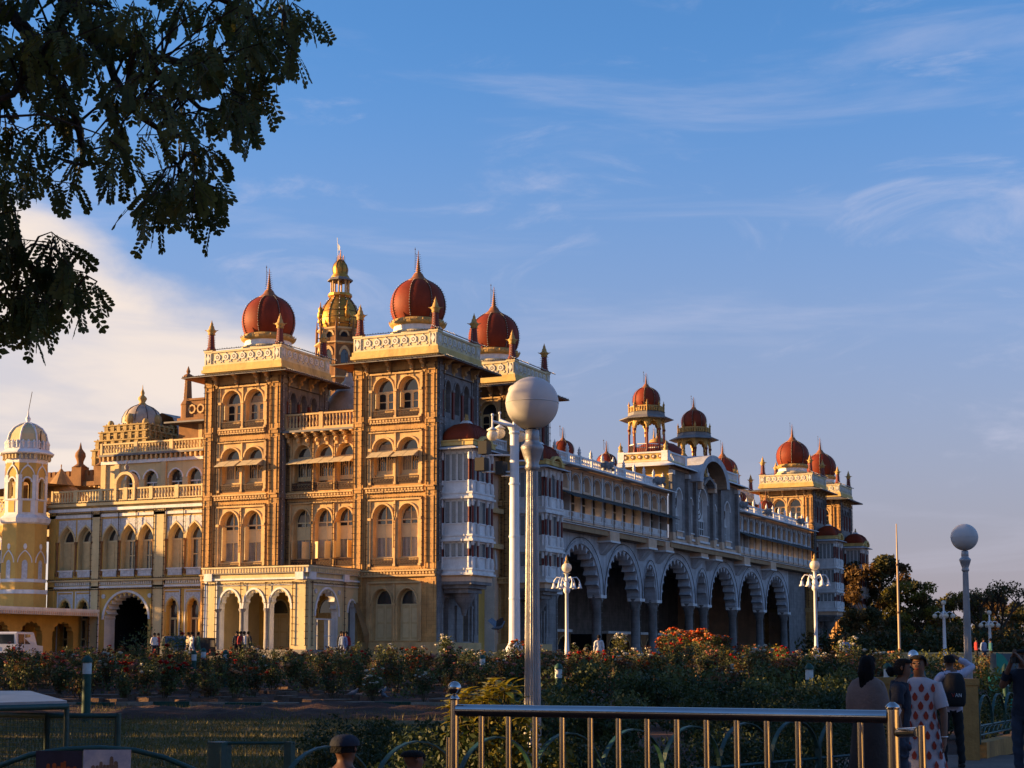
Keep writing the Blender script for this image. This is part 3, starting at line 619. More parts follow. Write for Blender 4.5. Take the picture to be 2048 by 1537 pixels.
for i in range(22):
    u = .95 + i * .13
    if 1.75 < u < 2.6: continue
    fg.box(u, u + .035, GZ - .4, 4.1, -.02, .02, 'frame_white')
fg.box(.9, 3.8, 4.08, 4.16, -.03, .03, 'frame_white'); fg.box(.9, 1.75, 3.0, 3.05, -.02, .03, 'frame_white'); fg.box(2.6, 3.8, 3.0, 3.05, -.02, .03, 'frame_white'); gt.build('folding_gate', porch)
put('door', WM['door'], porch, (PX0 + 2.05, PY1 - .42, 2.2)); put('door', WM['door'], porch, (PX0 + 5.9, PY1 - .42, 2.2))
db = MB(); db.add([(PX1 + .02, 94.2, 5.3), (PX1 + .02, 94.85, 5.3), (PX1 + 1.0, 94.6, 3.2), (PX1 + .95, 94.0, 3.0), (PX1 + .9, 94.3, 2.0), (PX1 + .9, 94.7, 2.0)], [(0, 1, 2, 3), (3, 2, 5, 4)], 'tarp'); db.build('awning_sheet', porch)
# --- oriel bays on the east side of the towers
def make_oriel():
    """three storeys of glazed bay; local x outwards 0..2.3, y along the wall 0..3.1, z absolute"""
    D, Wd = 2.3, 3.1; mb = MB()
    def ring(z0, z1, e, m): mb.box(0, D + e, -e, Wd + e, z0, z1, m)
    fl = ((12.5, 15.3), (9.65, 12.1), (7.4, 9.3))
    for (z0, z1) in fl:
        ring(z0 - .34, z0 - .2, .22, 'white_trim'); ring(z0 - .2, z0, .10, 'white_trim'); ring(z0, z0 + .12, .16, 'white_trim')
        ring(z0 + .12, z0 + .88, -.02, 'white_trim' if z0 > 8 else 'white_trim'); ring(z0 + .82, z0 + .9, .05, 'white_trim')
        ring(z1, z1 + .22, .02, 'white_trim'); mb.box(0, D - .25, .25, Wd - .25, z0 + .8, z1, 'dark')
    ring(6.65, 7.06, .02, 'pink'); ring(7.0, 7.08, .14, 'stone_trim')
    ring(15.5, 15.62, .12, 'blueish'); 
    for k, (e, z0, z1) in enumerate(((.0, 6.45, 6.65), (-.25, 6.2, 6.45), (-.5, 5.9, 6.2))): ring(z0, z1, e, 'granite')
    mb.lathe(1.0, Wd / 2, [(.12, 4.4), (.2, 4.7), (.25, 4.9), (.55, 5.3), (.8, 5.9)], 12, 'granite', True)
    o = ppart(mb, 'oriel_bay')
    for (z0, z1) in fl:
        za, zb = z0 + .9, z1
        for i in range(4):                                   # south side lattice lights
            w_ = MB(); fs = F(w_, 0, 0, 1, 0); u = .28 + i * .47
            fs.quad(u + .05, u + .40, za + .05, zb - .1, -.06, 'lattice_glass'); fs.box(u, u + .06, za, zb, -.08, .0, 'frame_white'); fs.box(u + .39, u + .45, za, zb, -.08, .0, 'frame_white'); fs.box(u, u + .45, zb - .12, zb, -.08, 0.0, 'frame_white')
            for t in (.13, .22, .31): fs.box(u + t, u + t + .02, za + .05, zb - .1, -.06, -.03, 'frame_white')
            w_.build('window', o)
        for a, b_ in ((.12, .85), (.85, 2.25), (2.25, 2.98)):   # glazing of the east side
            w_ = MB(); fe = F(w_, D, 0, 0, 1)
            if z0 > 12:
                c = (a + b_) / 2; w0 = (b_ - a) - .2; fe.arch(a, b_, za, zb, c, w0, za, zb - .75 - (.0 if w0 > 1 else .1), .6, 'cusp', -.02, .12, 'white_trim', None, 6, 5, mold='white_trim', mw=.07, mh=.04)
                fe.quad(c - w0 / 2, c + w0 / 2, za, zb, -.12, 'lattice_glass')
            else:
                fe.quad(a + .08, b_ - .08, za, zb - .1, -.06, 'lattice_glass'); fe.box(a, b_, zb - .1, zb, -.08, 0.0, 'white_trim')
                fe.box(a, a + .08, za, zb, -.08, 0, 'white_trim'); fe.box(b_ - .08, b_, za, zb, -.08, 0, 'white_trim')
            w_.build('window', o)
        for u in (.08, .85, 2.25, 3.02):
            c = MB(); h = zb - za
            c.lathe(D + .06, u, [(.13, z0 + .1), (.16, z0 + .5), (.1, z0 + .85)], 8, 'white_trim', True); c.lathe(D + .06, u, [(.08, z0 + .85), (.08, za + h * .72)], 8, 'red_paint', True, cap=False)
            c.lathe(D + .06, u, [(.08, za + h * .72), (.13, za + h * .8), (.11, zb - .05), (.16, zb + .02)], 8, 'white_trim', True); c.build('column', o)
        for u in (.14, 2.16):
            c = MB(); c.lathe(u, -.06, [(.1, z0 + .1), (.1, za)], 8, 'white_trim', True); c.lathe(u, -.06, [(.075, za), (.075, zb - .5)], 8, 'red_paint', True); c.lathe(u, -.06, [(.1, zb - .5), (.12, zb - .3), (.09, zb)], 8, 'white_trim', True); c.build('column', o)
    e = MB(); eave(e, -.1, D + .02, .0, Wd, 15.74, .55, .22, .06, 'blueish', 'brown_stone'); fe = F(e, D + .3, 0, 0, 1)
    ap = arch_pts('round', 1.6, .55, 8); fe.ribbon([(Wd / 2 + u, 15.72 + z) for u, z in ap], [(Wd / 2 + u * 1.3, 15.72 + z * 1.35) for u, z in ap], -.4, .12, 'cornice')
    e.box(-.05, D + .2, -.2, Wd + .2, 15.74, 16.02, 'cornice'); e.box(-.05, D + .28, -.28, Wd + .28, 16.02, 16.1, 'cornice'); e.build('eave', o)
    r = MB(); n = 26; pr = [(1.0, 16.08), (1.02, 16.3), (.97, 16.6), (.82, 16.95), (.55, 17.25), (.22, 17.42)]; vs = []; 
    for q, z in pr:
        for i in range(n):
            a = 2 * math.pi * i / n; c, s_ = math.cos(a), math.sin(a); e_ = .38; x = math.copysign(abs(c) ** e_, c); y = math.copysign(abs(s_) ** e_, s_)
            vs.append((D / 2 + x * q * (D / 2 + .12), Wd / 2 + y * q * (Wd / 2 + .1), z))
    r.add(vs, [(j * n + i, j * n + (i + 1) % n, (j + 1) * n + (i + 1) % n, (j + 1) * n + i) for j in range(len(pr) - 1) for i in range(n)], 'red_dome', True)
    for i in range(9):
        for j in range(len(pr) - 1):
            q, z = pr[j]; q2, z2 = pr[j + 1]; y = (i / 8 * 2 - 1) * .8
            r.tube([(D / 2 + q * (D / 2 + .13), Wd / 2 + y * q * (Wd / 2), z), (D / 2 + q2 * (D / 2 + .13), Wd / 2 + y * q2 * (Wd / 2), z2)], .02, 'red_paint', 3)
    r.build('oriel_roof', o)
    t = MB(); t.hexa([(.75, 1.1, 17.3), (1.55, 1.1, 17.3), (1.55, 2.0, 17.3), (.75, 2.0, 17.3), (.95, 1.3, 17.6), (1.35, 1.3, 17.6), (1.35, 1.8, 17.6), (.95, 1.8, 17.6)], 'white_trim')
    for y in (1.4, 1.55, 1.7): t.lathe(1.15, y, [(.07, 17.6), (.11, 17.72), (.04, 17.84), (.06, 17.9), (.01, 18.1)], 6, 'gilt', True)
    t.build('roof_crest', o)
    return o
O2 = make_oriel(); O2.location = Vector((-50, 95.6, 0)) + palace_off
for X, Y in ((-50, 107.6), (-48.95, 191.0), (-48.95, 205.0)): copy_tree(O2, palace, Vector((X, Y, 0)) + palace_off)
# --- wall between first and second tower with one tall cusped arch
mb = MB(); f = F(mb, -51.2, 101.13, 0, 1)
f.arch(0, 6.02, GZ - 1, 16.4, 3.0, 4.6, GZ - 1, 8.0, 3.0, 'cusp', 0, .8, 'pink', 'white_trim', 8, 11, mold='white_trim', mw=.25, mh=.1)
f.quad(.6, 5.4, GZ - 1, 11.0, -.8, 'yellow_wall'); f.box(2.2, 3.8, GZ, 4.9, -.8, -.72, 'shutter'); f.quad(2.4, 3.6, 3.9, 4.7, -.71, 'glass')
for z in (12.1, 9.5, 15.0): f.box(0, 6.02, z, z + .35, 0, .5, 'stone_trim')
f.box(0, 6.02, 16.4, 16.7, 0, .9, 'roof_grey'); mb.box(-56, -51.2, 101.13, 107.15, 16.3, 16.6, 'roof_grey'); f.quad(1.2, 2.2, 12.9, 14.6, .01, 'glass'); f.quad(3.6, 4.6, 12.9, 14.6, .01, 'glass')
lk = ppart(mb, 'link_wall'); s = MB(); baluster_row(s, (-50.6, 101.2), (-50.6, 107.0), 16.7, 17.5, .3, 'white_trim'); s.build('baluster_row', lk, kind='stuff')
# --- great arcade of the east front
AX = -50.0
ARCHES = [(115.6, 124.0, 0), (125.2, 133.2, 0), (134.2, 137.5, 1), (138.7, 147.6, 0), (148.7, 152.1, 1), (153.1, 161.6, 0), (162.7, 171.4, 0), (172.5, 181.2, 0)]
mb = MB(); f = F(mb, AX, 0, 0, 1); edges = [115.2] + [(ARCHES[i][1] + ARCHES[i + 1][0]) / 2 for i in range(7)] + [182.0]
for i, (a, b_, nar) in enumerate(ARCHES):
    rise = 3.95 if not nar else 3.1
    f.arch(edges[i], edges[i + 1], 6.6, 11.55, (a + b_) / 2, b_ - a - .1, 6.6, 6.75, rise, 'cusp', 0, 1.1, 'blueish', 'blueish', 8, 13 if not nar else 7, mold='blueish', mw=.24, mh=.10)
f.quad(182.0, 189.4, GZ - 1, 11.55, 0, 'granite'); f.quad(113.3, 115.2, GZ - 1, 11.55, 0, 'granite')
mb.add([(AX - 1.1, 113.3, 6.6), (AX - 1.1, 189.4, 6.6), (AX - 1.1, 189.4, 11.55), (AX - 1.1, 113.3, 11.55)], [(0, 1, 2, 3)], 'blueish') if False else None
mb.box(-66, -51.1, 113.3, 189.4, 11.3, 11.5, 'roof_grey'); mb.box(-66.4, -66, 113.3, 189.4, GZ - 1, 11.4, 'granite'); mb.box(-66, -50.2, 113.3, 189.4, GZ - 1.3, GZ - .2, 'granite')
mb.box(-66, -51, 189.3, 189.6, GZ - 1, 11.5, 'pink')
for y0, y1 in ((114, 139), (148, 186)): # low inner stand with a white coping, its little arches facing the court
    fi = F(mb, -59.0, y0, 0, 1); n = int((y1 - y0) / 3.2); st = (y1 - y0) / n
    for i in range(n): fi.arch(i * st, (i + 1) * st, GZ - .3, 3.95, (i + .5) * st, st * .62, GZ - .3, 2.8, .75, 'ogee', 0, .4, 'brown_stone', 'brown_stone', 6, mold='stone_trim', mw=.12, mh=.05)  # yellow stand painted brown for the dim light inside the arcade
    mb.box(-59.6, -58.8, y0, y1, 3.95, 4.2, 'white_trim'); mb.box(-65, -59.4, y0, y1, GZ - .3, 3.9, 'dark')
arc = ppart(mb, 'arcade')
def column_mesh(h, r):
    c = MB(); c.lathe(0, 0, [(r * 1.6, 0), (r * 1.6, .35), (r * 1.15, .5), (r * 1.2, .75), (r, .95), (r * .88, h - 1.0), (r * 1.1, h - .9), (r * 1.05, h - .7), (r * 1.5, h - .3), (r * 1.6, h)], 16, 'granite', True); return c.mesh('column')
CM = column_mesh(6.75 - GZ + .3, .42)
ys = sorted(set([115.3] + [round(e, 2) for e in edges[1:-1]] + [181.7]))
for y in ys:
    for dx in (-.55,): put('column', CM, arc, (AX + dx, y, GZ - .3))
    pr = MB(); pr.box(AX - 1.05, AX + .12, y - .62, y + .62, 6.5, 6.78, 'white_trim'); pr.build('capital', arc)
for y in ys[1:-1]:                                       # bracket blocks carrying the gallery
    bb = MB(); fb2 = F(bb, AX, 0, 0, 1); bb.box(AX + .003, AX + 1.14, y - 1.05, y + 1.05, 11.2, 11.96, 'pink'); bb.box(AX + .003, AX + 1.2, y - 1.1, y + 1.1, 11.05, 11.2, 'white_trim')
    bb.hexa([(AX, y - .55, 10.1), (AX + .1, y - .55, 10.1), (AX + .1, y + .55, 10.1), (AX, y + .55, 10.1), (AX, y - .8, 11.05), (AX + .95, y - .8, 11.05), (AX + .95, y + .8, 11.05), (AX, y + .8, 11.05)], 'blueish'); bb.build('gallery_bracket', arc)
s = MB()
for i, (a, b_, nar) in enumerate(ARCHES):
    ap = arch_pts('round', (b_ - a) * 1.12, 4.5 if not nar else 3.5, 10)
    for j in range(20): s.tube([f.p((a + b_) / 2 + ap[j][0], 6.75 + ap[j][1], .16), f.p((a + b_) / 2 + ap[j + 1][0], 6.75 + ap[j + 1][1], .16)], .03, 'wire', 3)
for y in ys: wire(s, (AX + .05, y - .4, GZ), (AX + .05, y - .4, 6.4), .5, .08, (0, 1, 0), True)
s.build('string_lights', arc, kind='stuff')
# --- galleries over the arcade
def gallery(y0, y1, nb, first):
    mb = MB(); f = F(mb, AX + .9, y0, 0, 1); Lg = y1 - y0
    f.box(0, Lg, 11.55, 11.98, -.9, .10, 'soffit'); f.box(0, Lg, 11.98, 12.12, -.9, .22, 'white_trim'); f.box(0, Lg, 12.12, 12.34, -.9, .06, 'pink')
    f.box(0, Lg, 12.34, 12.40, -.9, .12, 'white_trim'); f.quad(0, Lg, 12.3, 12.95, -.02, 'pink')
    st = Lg / nb
    for i in range(nb):
        u = i * st; f.box(u + .22, u + st - .22, 12.46, 12.62, -.02, .05, 'white_trim'); f.box(u + .5, u + st - .5, 12.62, 12.92, -.02, .09, 'white_trim')
    f.box(0, Lg, 12.92, 13.0, -.1, .06, 'white_trim')
    f.quad(0, Lg, 13.0, 14.55, -.55, 'awning_dark')                      # dark sheet painted for the shade of the openings behind the awnings
    for i in range(nb + 1):
        wd = .28 if i % 4 == 0 else .12; f.box(max(0, i * st - wd), min(Lg, i * st + wd), 12.35, 16.2, -.6, .03 if i % 4 else .10, 'white_trim')
    for i in range(nb):
        f.box(i * st + .35, i * st + .45, 13.0, 14.5, -.5, -.40, 'frame_white'); f.box(i * st + st / 2 - .05, i * st + st / 2 + .05, 13.0, 14.5, -.5, -.40, 'frame_white'); f.box(i * st + .3, (i + 1) * st - .3, 13.7, 13.78, -.5, -.40, 'frame_white')
        f.arch(i * st, (i + 1) * st, 14.55, 16.2, (i + .5) * st, st * .60, 14.75, 15.35, .58, 'round', -.01, .4, 'blueish' if first == 2 else 'pink', 'pink', 8, mold='white_trim', mw=.13, mh=.07)
        f.quad((i + .5) * st - st * .3, (i + .5) * st + st * .3, 14.75, 15.95, -.40, 'frame_white')
    f.box(0, Lg, 16.2, 16.42, -.9, .08, 'pink')
    mb.box(-66, AX + .4, y0, y1, 11.5, 11.7, 'roof_grey'); mb.box(-60, AX + .5, y0, y1, 16.3, 16.5, 'roof_grey')
    gl = ppart(mb, 'gallery_wing')
    e = MB(); fe = F(e, AX + .9, y0, 0, 1)
    e.hexa([fe.p(0, 16.42, 1.0), fe.p(Lg, 16.42, 1.0), fe.p(Lg, 16.5, -.3), fe.p(0, 16.5, -.3), fe.p(0, 16.5, 1.0), fe.p(Lg, 16.5, 1.0), fe.p(Lg, 16.85, -.3), fe.p(0, 16.85, -.3)], 'white_trim'); e.build('eave', gl)
    k = 4
    for j in range((nb + 3) // 4):
        for q in range(2):
            u0 = (j * 4 + q * 2) * st; u1 = min(Lg, u0 + st * 2)
            if u0 >= Lg - .1: continue
            a = MB(); fa_ = F(a, AX + .9, y0, 0, 1); z = 14.55 + .03 * q
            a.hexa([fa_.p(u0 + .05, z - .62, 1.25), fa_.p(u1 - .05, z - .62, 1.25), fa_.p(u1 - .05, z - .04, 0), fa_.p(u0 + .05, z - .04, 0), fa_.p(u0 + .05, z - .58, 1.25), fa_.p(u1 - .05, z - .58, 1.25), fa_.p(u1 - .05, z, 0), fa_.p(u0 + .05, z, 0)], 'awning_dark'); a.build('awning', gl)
    b = MB(); n = 5
    baluster_row(b, (AX + .55, y0 + .1), (AX + .55, y1 - .1), 16.85, 17.62, .34, 'white_trim', 2.4, 5); b.build('baluster_row', gl, kind='stuff')
    s = MB()
    for i in range(nb + 1):
        wire(s, (AX + 1.05, y0 + i * st, 12.2), (AX + 1.05, y0 + i * st, 16.2), .5, .08, (0, 1, 0), False)
    for i in range(nb):
        ap = arch_pts('round', st * .72, .68, 5)
        for j in range(10): s.tube([f.p((i + .5) * st + ap[j][0], 15.35 + ap[j][1], .08), f.p((i + .5) * st + ap[j + 1][0], 15.35 + ap[j + 1][1], .08)], .022, 'wire', 3)
    wire(s, (AX + 1.15, y0, 12.08), (AX + 1.15, y1, 12.08), .3, .05, (0, 0, 1), True); s.build('string_lights', gl, kind='stuff')
    # pinnacles and carved beasts on the balustrade
    pm = MB(); pm.lathe(0, 0, [(.13, 0), (.13, .3), (.18, .35), (.1, .45), (.15, .55), (.06, .68), (.02, .85)], 8, 'white_trim', True); pmm = pm.mesh('pinnacle')
    for i in range(int(Lg / 2.4) + 1): put('pinnacle', pmm, gl, (AX + .55, y0 + .1 + (Lg - .2) * i / int(Lg / 2.4), 17.55))
    gm = MB()
    for t, (yy, zz_, r) in enumerate(((-1.0, .25, .22), (-.6, .35, .34), (-.1, .32, .38), (.45, .36, .34), (.9, .5, .30), (1.15, .62, .2), (-1.3, .1, .1))): gm.ball((.08 * (t % 2), yy, zz_), r, 'granite', 7, 5)
    gm.ball((.3, .7, .05), .16, 'granite', 6, 4); gm.ball((.3, -.5, .05), .16, 'granite', 6, 4); gmm = gm.mesh('carved_beast')
    for q in ((.42, .93) if first == 1 else (.10, .40, .86)): put('carved_beast', gmm, gl, (AX + .75, y0 + Lg * q, 17.1))
    return gl
SD = dome_mesh(.84, 6)
g1 = gallery(113.4, 138.2, 11, 1); g2 = gallery(159.2, 189.0, 14, 2)
for gl, pts in ((g1, ((-50.6, 117.8, 17.15), (-50.6, 127.2, 17.15))), (g2, ((-51.5, 168.0, 17.7), (-51.5, 178.5, 17.7)))):
    for x, y, z in pts:
        put('small_dome', SD, gl, (x, y, z)); put('finial', finial_mesh(1.0, .14), gl, (x, y, z + 1.85)); d_ = MB(); d_.lathe(x, y, [(.95, 16.5), (.9, z + .02)], 16, 'pink', True); d_.build('dome_drum', gl)
# --- centre pavilion
PYA, PYB = 138.2, 159.2; PXF = -48.9
mb = MB(); f = F(mb, PXF, PYA, 0, 1); PL = PYB - PYA; Z0, Z1 = 12.4, 19.0
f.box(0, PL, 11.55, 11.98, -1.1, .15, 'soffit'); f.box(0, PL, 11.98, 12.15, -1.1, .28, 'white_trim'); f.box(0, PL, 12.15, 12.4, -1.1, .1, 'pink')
bays = ((.9, 4.6, 2.6, 1.7, 17.0), (5.0, 7.0, 6.0, 1.0, 16.4), (7.0, 12.2, 9.6, 2.7, 17.6), (12.2, 14.2, 13.2, 1.0, 16.4), (15.2, 19.6, 17.3, 1.7, 17.0)); pu = 0.0
for (a, b_, c, w_, zt) in bays:
    f.quad(pu, a, Z0, Z1, 0, 'granite'); f.arch(a, b_, Z0, Z1, c, w_, 12.45, zt - w_ * .5, w_ * .55, 'pointed', 0, .45, 'granite', 'white_trim', 8, mold='white_trim', mw=.12, mh=.08); pu = b_
f.quad(pu, PL, Z0, Z1, 0, 'granite')
for u in (.25, 4.8, 7.05, 12.15, 14.7, 20.3): f.box(u - .28, u + .28, 12.2, 18.4, 0, .32, 'granite'); f.box(u - .34, u + .34, 18.2, 18.6, 0, .4, 'white_trim'); f.box(u - .34, u + .34, 12.2, 12.9, 0, .4, 'pink')
for (a, b_, c, w_, zt) in bays: f.box(c - w_ / 2 - .15, c + w_ / 2 + .15, 12.45, 12.65, 0, .22, 'white_trim'); f.box(c - w_ / 2, c + w_ / 2, 12.65, 13.1, .0, .1, 'pink'); f.box(c - w_ / 2 - .1, c + w_ / 2 + .1, 13.1, 13.2, 0, .2, 'white_trim')
fs = F(mb, -54.0, PYA, 1, 0); fs.quad(0, 5.1, 16.4, 19.0, 0, 'yellow_wall')        # lit south flank over the wing
f.box(0, PL, 18.75, 19.0, 0, .15, 'pink'); mb.box(-62, PXF - .02, PYA + .02, PYB - .02, 18.8, 19.05, 'roof_grey'); mb.box(-62, -61.8, PYA, PYB, 11, 19, 'granite'); 
pav = ppart(mb, 'central_pavilion')
for (a, b_, c, w_, zt) in bays:
    w = MB(); fw2 = F(w, PXF, PYA, 0, 1); fw2.quad(c - w_ / 2, c + w_ / 2, 12.45, zt + .2, -.42, 'frame_white'); r_ = w_ / 2
    fw2.quad(c - r_ + .12, c + r_ - .12, 13.2, 14.6, -.40, 'glass')
    for k in range(5): fw2.box(c - r_ + .1 + (w_ - .28) * k / 4, c - r_ + .18 + (w_ - .28) * k / 4, 13.1, 14.7, -.42, -.34, 'frame_white')
    fw2.box(c - r_, c + r_, 13.85, 13.95, -.42, -.34, 'frame_white'); fw2.box(c - r_, c + r_, 14.6, 14.75, -.42, -.32, 'frame_white')
    for q in (.9, .6, .3): 
        ring = [(c + r_ * .8 * q * math.cos(t), zt - r_ * 1.1 + r_ * 1.1 * q * math.sin(t)) for t in [k * math.pi / 8 for k in range(17)]]; fw2.ribbon([(c + (u - c) * .95, zt - r_ * 1.1 + (z - zt + r_ * 1.1) * .95) for u, z in ring], ring, -.42, -.37, 'iron')
    w.build('window', pav)
for ya, yb in ((PYA - .4, PYA + 4.9), (PYB - 6.3, PYB + .1)):     # corner blocks with parapets
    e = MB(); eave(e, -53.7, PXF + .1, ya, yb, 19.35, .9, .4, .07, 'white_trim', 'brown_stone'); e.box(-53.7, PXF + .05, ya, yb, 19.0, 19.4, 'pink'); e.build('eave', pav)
    p = MB()
    for (ox, oy, ux, uy, B) in ((-53.7, ya, 1, 0, PXF + 53.75), (PXF + .05, ya, 0, 1, yb - ya)):
        fp = F(p, ox, oy, ux, uy); fp.box(0, B, 19.4, 19.55, -.2, .04, 'parapet'); fp.box(0, B, 20.15, 20.3, -.22, .06, 'white_trim')
        if ux: fp.box(0, B, 19.55, 20.15, -.16, -.04, 'cornice')
        for k in range(6 if ux else 0):
            u = .75 + (B - 1.5) * k / 5; ring = [(u + .2 * math.cos(t), 19.85 + .2 * math.sin(t)) for t in [j * math.pi / 4 for j in range(9)]]; fp.ribbon([(u + (a - u) * .55, 19.85 + (z - 19.85) * .55) for a, z in ring], ring, -.04, .03, 'brown_stone'); fp.slab([(u + (a - u) * .5, 19.85 + (z - 19.85) * .5) for a, z in ring[:-1]], -.04, .02, 'relief')
        if not ux:
            for k in range(14): u = .5 + (B - 1.0) * k / 13; fp.box(u - .07, u + .07, 19.55, 20.15, -.14, -.04, 'white_trim')
        for u in (.3, B - .3): fp.box(u - .3, u + .3, 19.4, 20.36, -.3, .05, 'white_trim')
    for x, y in ((-53.5, ya + .2), (PXF - .2, ya + .2), (PXF - .2, yb - .2)): p.lathe(x, y, [(.16, 20.3), (.26, 20.5), (.16, 20.65), (.22, 20.85), (.06, 21.05), (.02, 21.3)], 8, 'gilt', True)
    p.build('parapet', pav)
# barrel canopy over the sculpture group
mb = MB(); f = F(mb, PXF, PYA, 0, 1); c = 9.7
ap = arch_pts('round', 9.2, 2.9, 14); f.ribbon([(c + u * .80, 18.0 + z * .80) for u, z in ap], [(c + u, 18.0 + z) for u, z in ap], -1.5, 1.3, 'blueish')
n = len(ap); vs = [f.p(c + u * .80, 18.0 + z * .80, d) for d in (1.3, -1.5) for u, z in ap]; mb.add(vs, [(i, i + 1, n + i + 1, n + i) for i in range(n - 1)], 'pink')
f.quad(c - 3.6, c + 3.6, 17.9, 20.2, -1.2, 'granite')
gb = arch_pts('ogee', 3.6, 1.0, 8); f.ribbon([(c - .1 + u * .8, 17.9 + z * .7) for u, z in gb], [(c - .1 + u, 17.9 + z) for u, z in gb], 0, .8, 'granite'); f.box(c - 2.4, c - 1.7, 17.5, 18.4, 0, .7, 'pink'); f.box(c + 1.6, c + 2.3, 17.5, 18.4, 0, .7, 'pink')
hood = mb.build('arched_canopy', pav)
sc_ = MB()
for k, (u, z, r, m) in enumerate(((c, 18.9, .45, 'gilt'), (c, 19.5, .28, 'gilt'), (c, 19.9, .18, 'gilt'), (c - 1.1, 18.7, .4, 'white_trim'), (c + 1.1, 18.7, .4, 'white_trim'), (c - 1.0, 19.2, .26, 'white_trim'), (c + 1.0, 19.2, .26, 'white_trim'), (c - 1.9, 18.6, .26, 'gilt'), (c + 1.9, 18.6, .26, 'gilt'), (c - 2.0, 18.95, .16, 'gilt'), (c + 2.0, 18.95, .16, 'gilt'), (c - .4, 18.6, .3, 'white_trim'), (c + .4, 18.6, .3, 'white_trim'))):
    q = f.p(u, z, .1); sc_.ball(q, r, m, 9, 7, 1.15)
for sx in (-1, 1): sc_.tube([f.p(c + sx * .8, 19.3, .2), f.p(c + sx * .55, 19.55, .3), f.p(c + sx * .3, 19.9, .3)], [.1, .08, .05], 'white_trim', 6); sc_.tube([f.p(c + sx * .2, 19.2, .3), f.p(c + sx * .45, 18.9, .45)], .07, 'gilt', 5)
sc_.build('sculpture_group', pav)
rdm = MB(); n = 28; pr = [(1, 19.0), (1.02, 20.0), (.97, 20.9), (.8, 21.7), (.52, 22.25), (.25, 22.45)]
rdm.lathe(-53.2, 147.6, [(2.9 * a, z) for a, z in pr], n, 'red_dome', True, cap=False, sq=1.0, sy=1.25); rdm.lathe(-53.2, 147.6, [(.9, 22.3), (.8, 22.6), (.3, 22.9)], 12, 'gilt', True, sy=1.9); ro = rdm.build('canopy_roof', pav)
for y in (146.2, 147.1, 148.0, 149.0): put('finial', finial_mesh(1.1, .16, 'gilt', False), pav, (-53.2, y, 22.7))
for o in (pav, ): pass
# --- kiosks with red domes
def make_kiosk():
    mb = MB(); mb.box(-1.9, 1.9, -1.9, 1.9, 20.2, 20.42, 'parapet')
    k = ppart(mb, 'kiosk')
    kc = MB(); kc.lathe(0, 0, [(.16, 20.4), (.16, 20.7), (.11, 20.8), (.10, 22.5), (.17, 22.62), (.17, 22.75)], 8, 'red_paint', True); kcm = kc.mesh('column')
    for i in range(8):
        a = R(22.5 + 45 * i); put('column', kcm, k, (1.62 * math.cos(a), 1.62 * math.sin(a), 0))
    ar = MB(); kr_ = MB()
    for i in range(8):
        a0, a1 = R(22.5 + 45 * i), R(67.5 + 45 * i); p0 = Vector((1.7 * math.cos(a0), 1.7 * math.sin(a0))); p1 = Vector((1.7 * math.cos(a1), 1.7 * math.sin(a1))); d = (p1 - p0); l = d.length; d /= l
        ff = F(ar, p0.x, p0.y, d.x, d.y); ff.arch(0, l, 22.3, 23.95, l / 2, l - .28, 22.3, 22.75, .75, 'cusp', 0, .2, 'cornice', 'cornice', 6, 5, mold='gilt', mw=.07, mh=.04)
        ff = F(kr_, p0.x, p0.y, d.x, d.y)
        for j in range(1, 6): ff.box(l * j / 6 - .025, l * j / 6 + .025, 20.45, 21.25, -.12, -.07, 'iron')
        ff.box(.1, l - .1, 21.22, 21.3, -.13, -.06, 'white_trim')
    ar.build('arch_ring', k); kr_.build('kiosk_railing', k, kind='stuff'); ar = MB(); ar.lathe(0, 0, [(1.5, 23.85), (1.7, 23.95)], 8, 'cornice', False, R(22.5)); ar.build('ceiling', k)
    e = MB(); e.lathe(0, 0, [(1.66, 23.72), (2.55, 23.62), (2.55, 23.68), (1.75, 24.02), (1.7, 24.3), (1.78, 24.35), (1.5, 24.36)], 8, 'roof_grey', False, R(22.5), cap=False); e.build('eave', k)
    p = MB()
    for i in range(8):
        a = R(22.5 + 45 * i); p.lathe(1.62 * math.cos(a), 1.62 * math.sin(a), [(.09, 24.2), (.09, 25.0), (.14, 25.05), (.05, 25.2), (.02, 25.4)], 6, 'gilt', True)
        for j in range(1, 5):
            b_ = R(22.5 + 45 * i + 9 * j); p.lathe(1.5 * math.cos(b_), 1.5 * math.sin(b_), [(.05, 24.3), (.07, 24.5), (.04, 24.8)], 5, 'gilt', True)
    p.lathe(0, 0, [(1.5, 24.78), (1.6, 24.8), (1.6, 24.9), (1.5, 24.9)], 8, 'gilt', False, R(22.5), cap=False); p.lathe(0, 0, [(1.2, 24.2), (1.05, 24.9)], 16, 'gilt', True); p.build('parapet', k)
    put('dome', dome_mesh(1.26, 8), k, (0, 0, 24.15)); put('finial', finial_mesh(1.2, .2), k, (0, 0, 26.95))
    return k
K1 = make_kiosk(); K1.location = Vector((-51.9, 140.6, 0)) + palace_off
copy_tree(K1, palace, Vector((-52.4, 155.9, 0)) + palace_off)
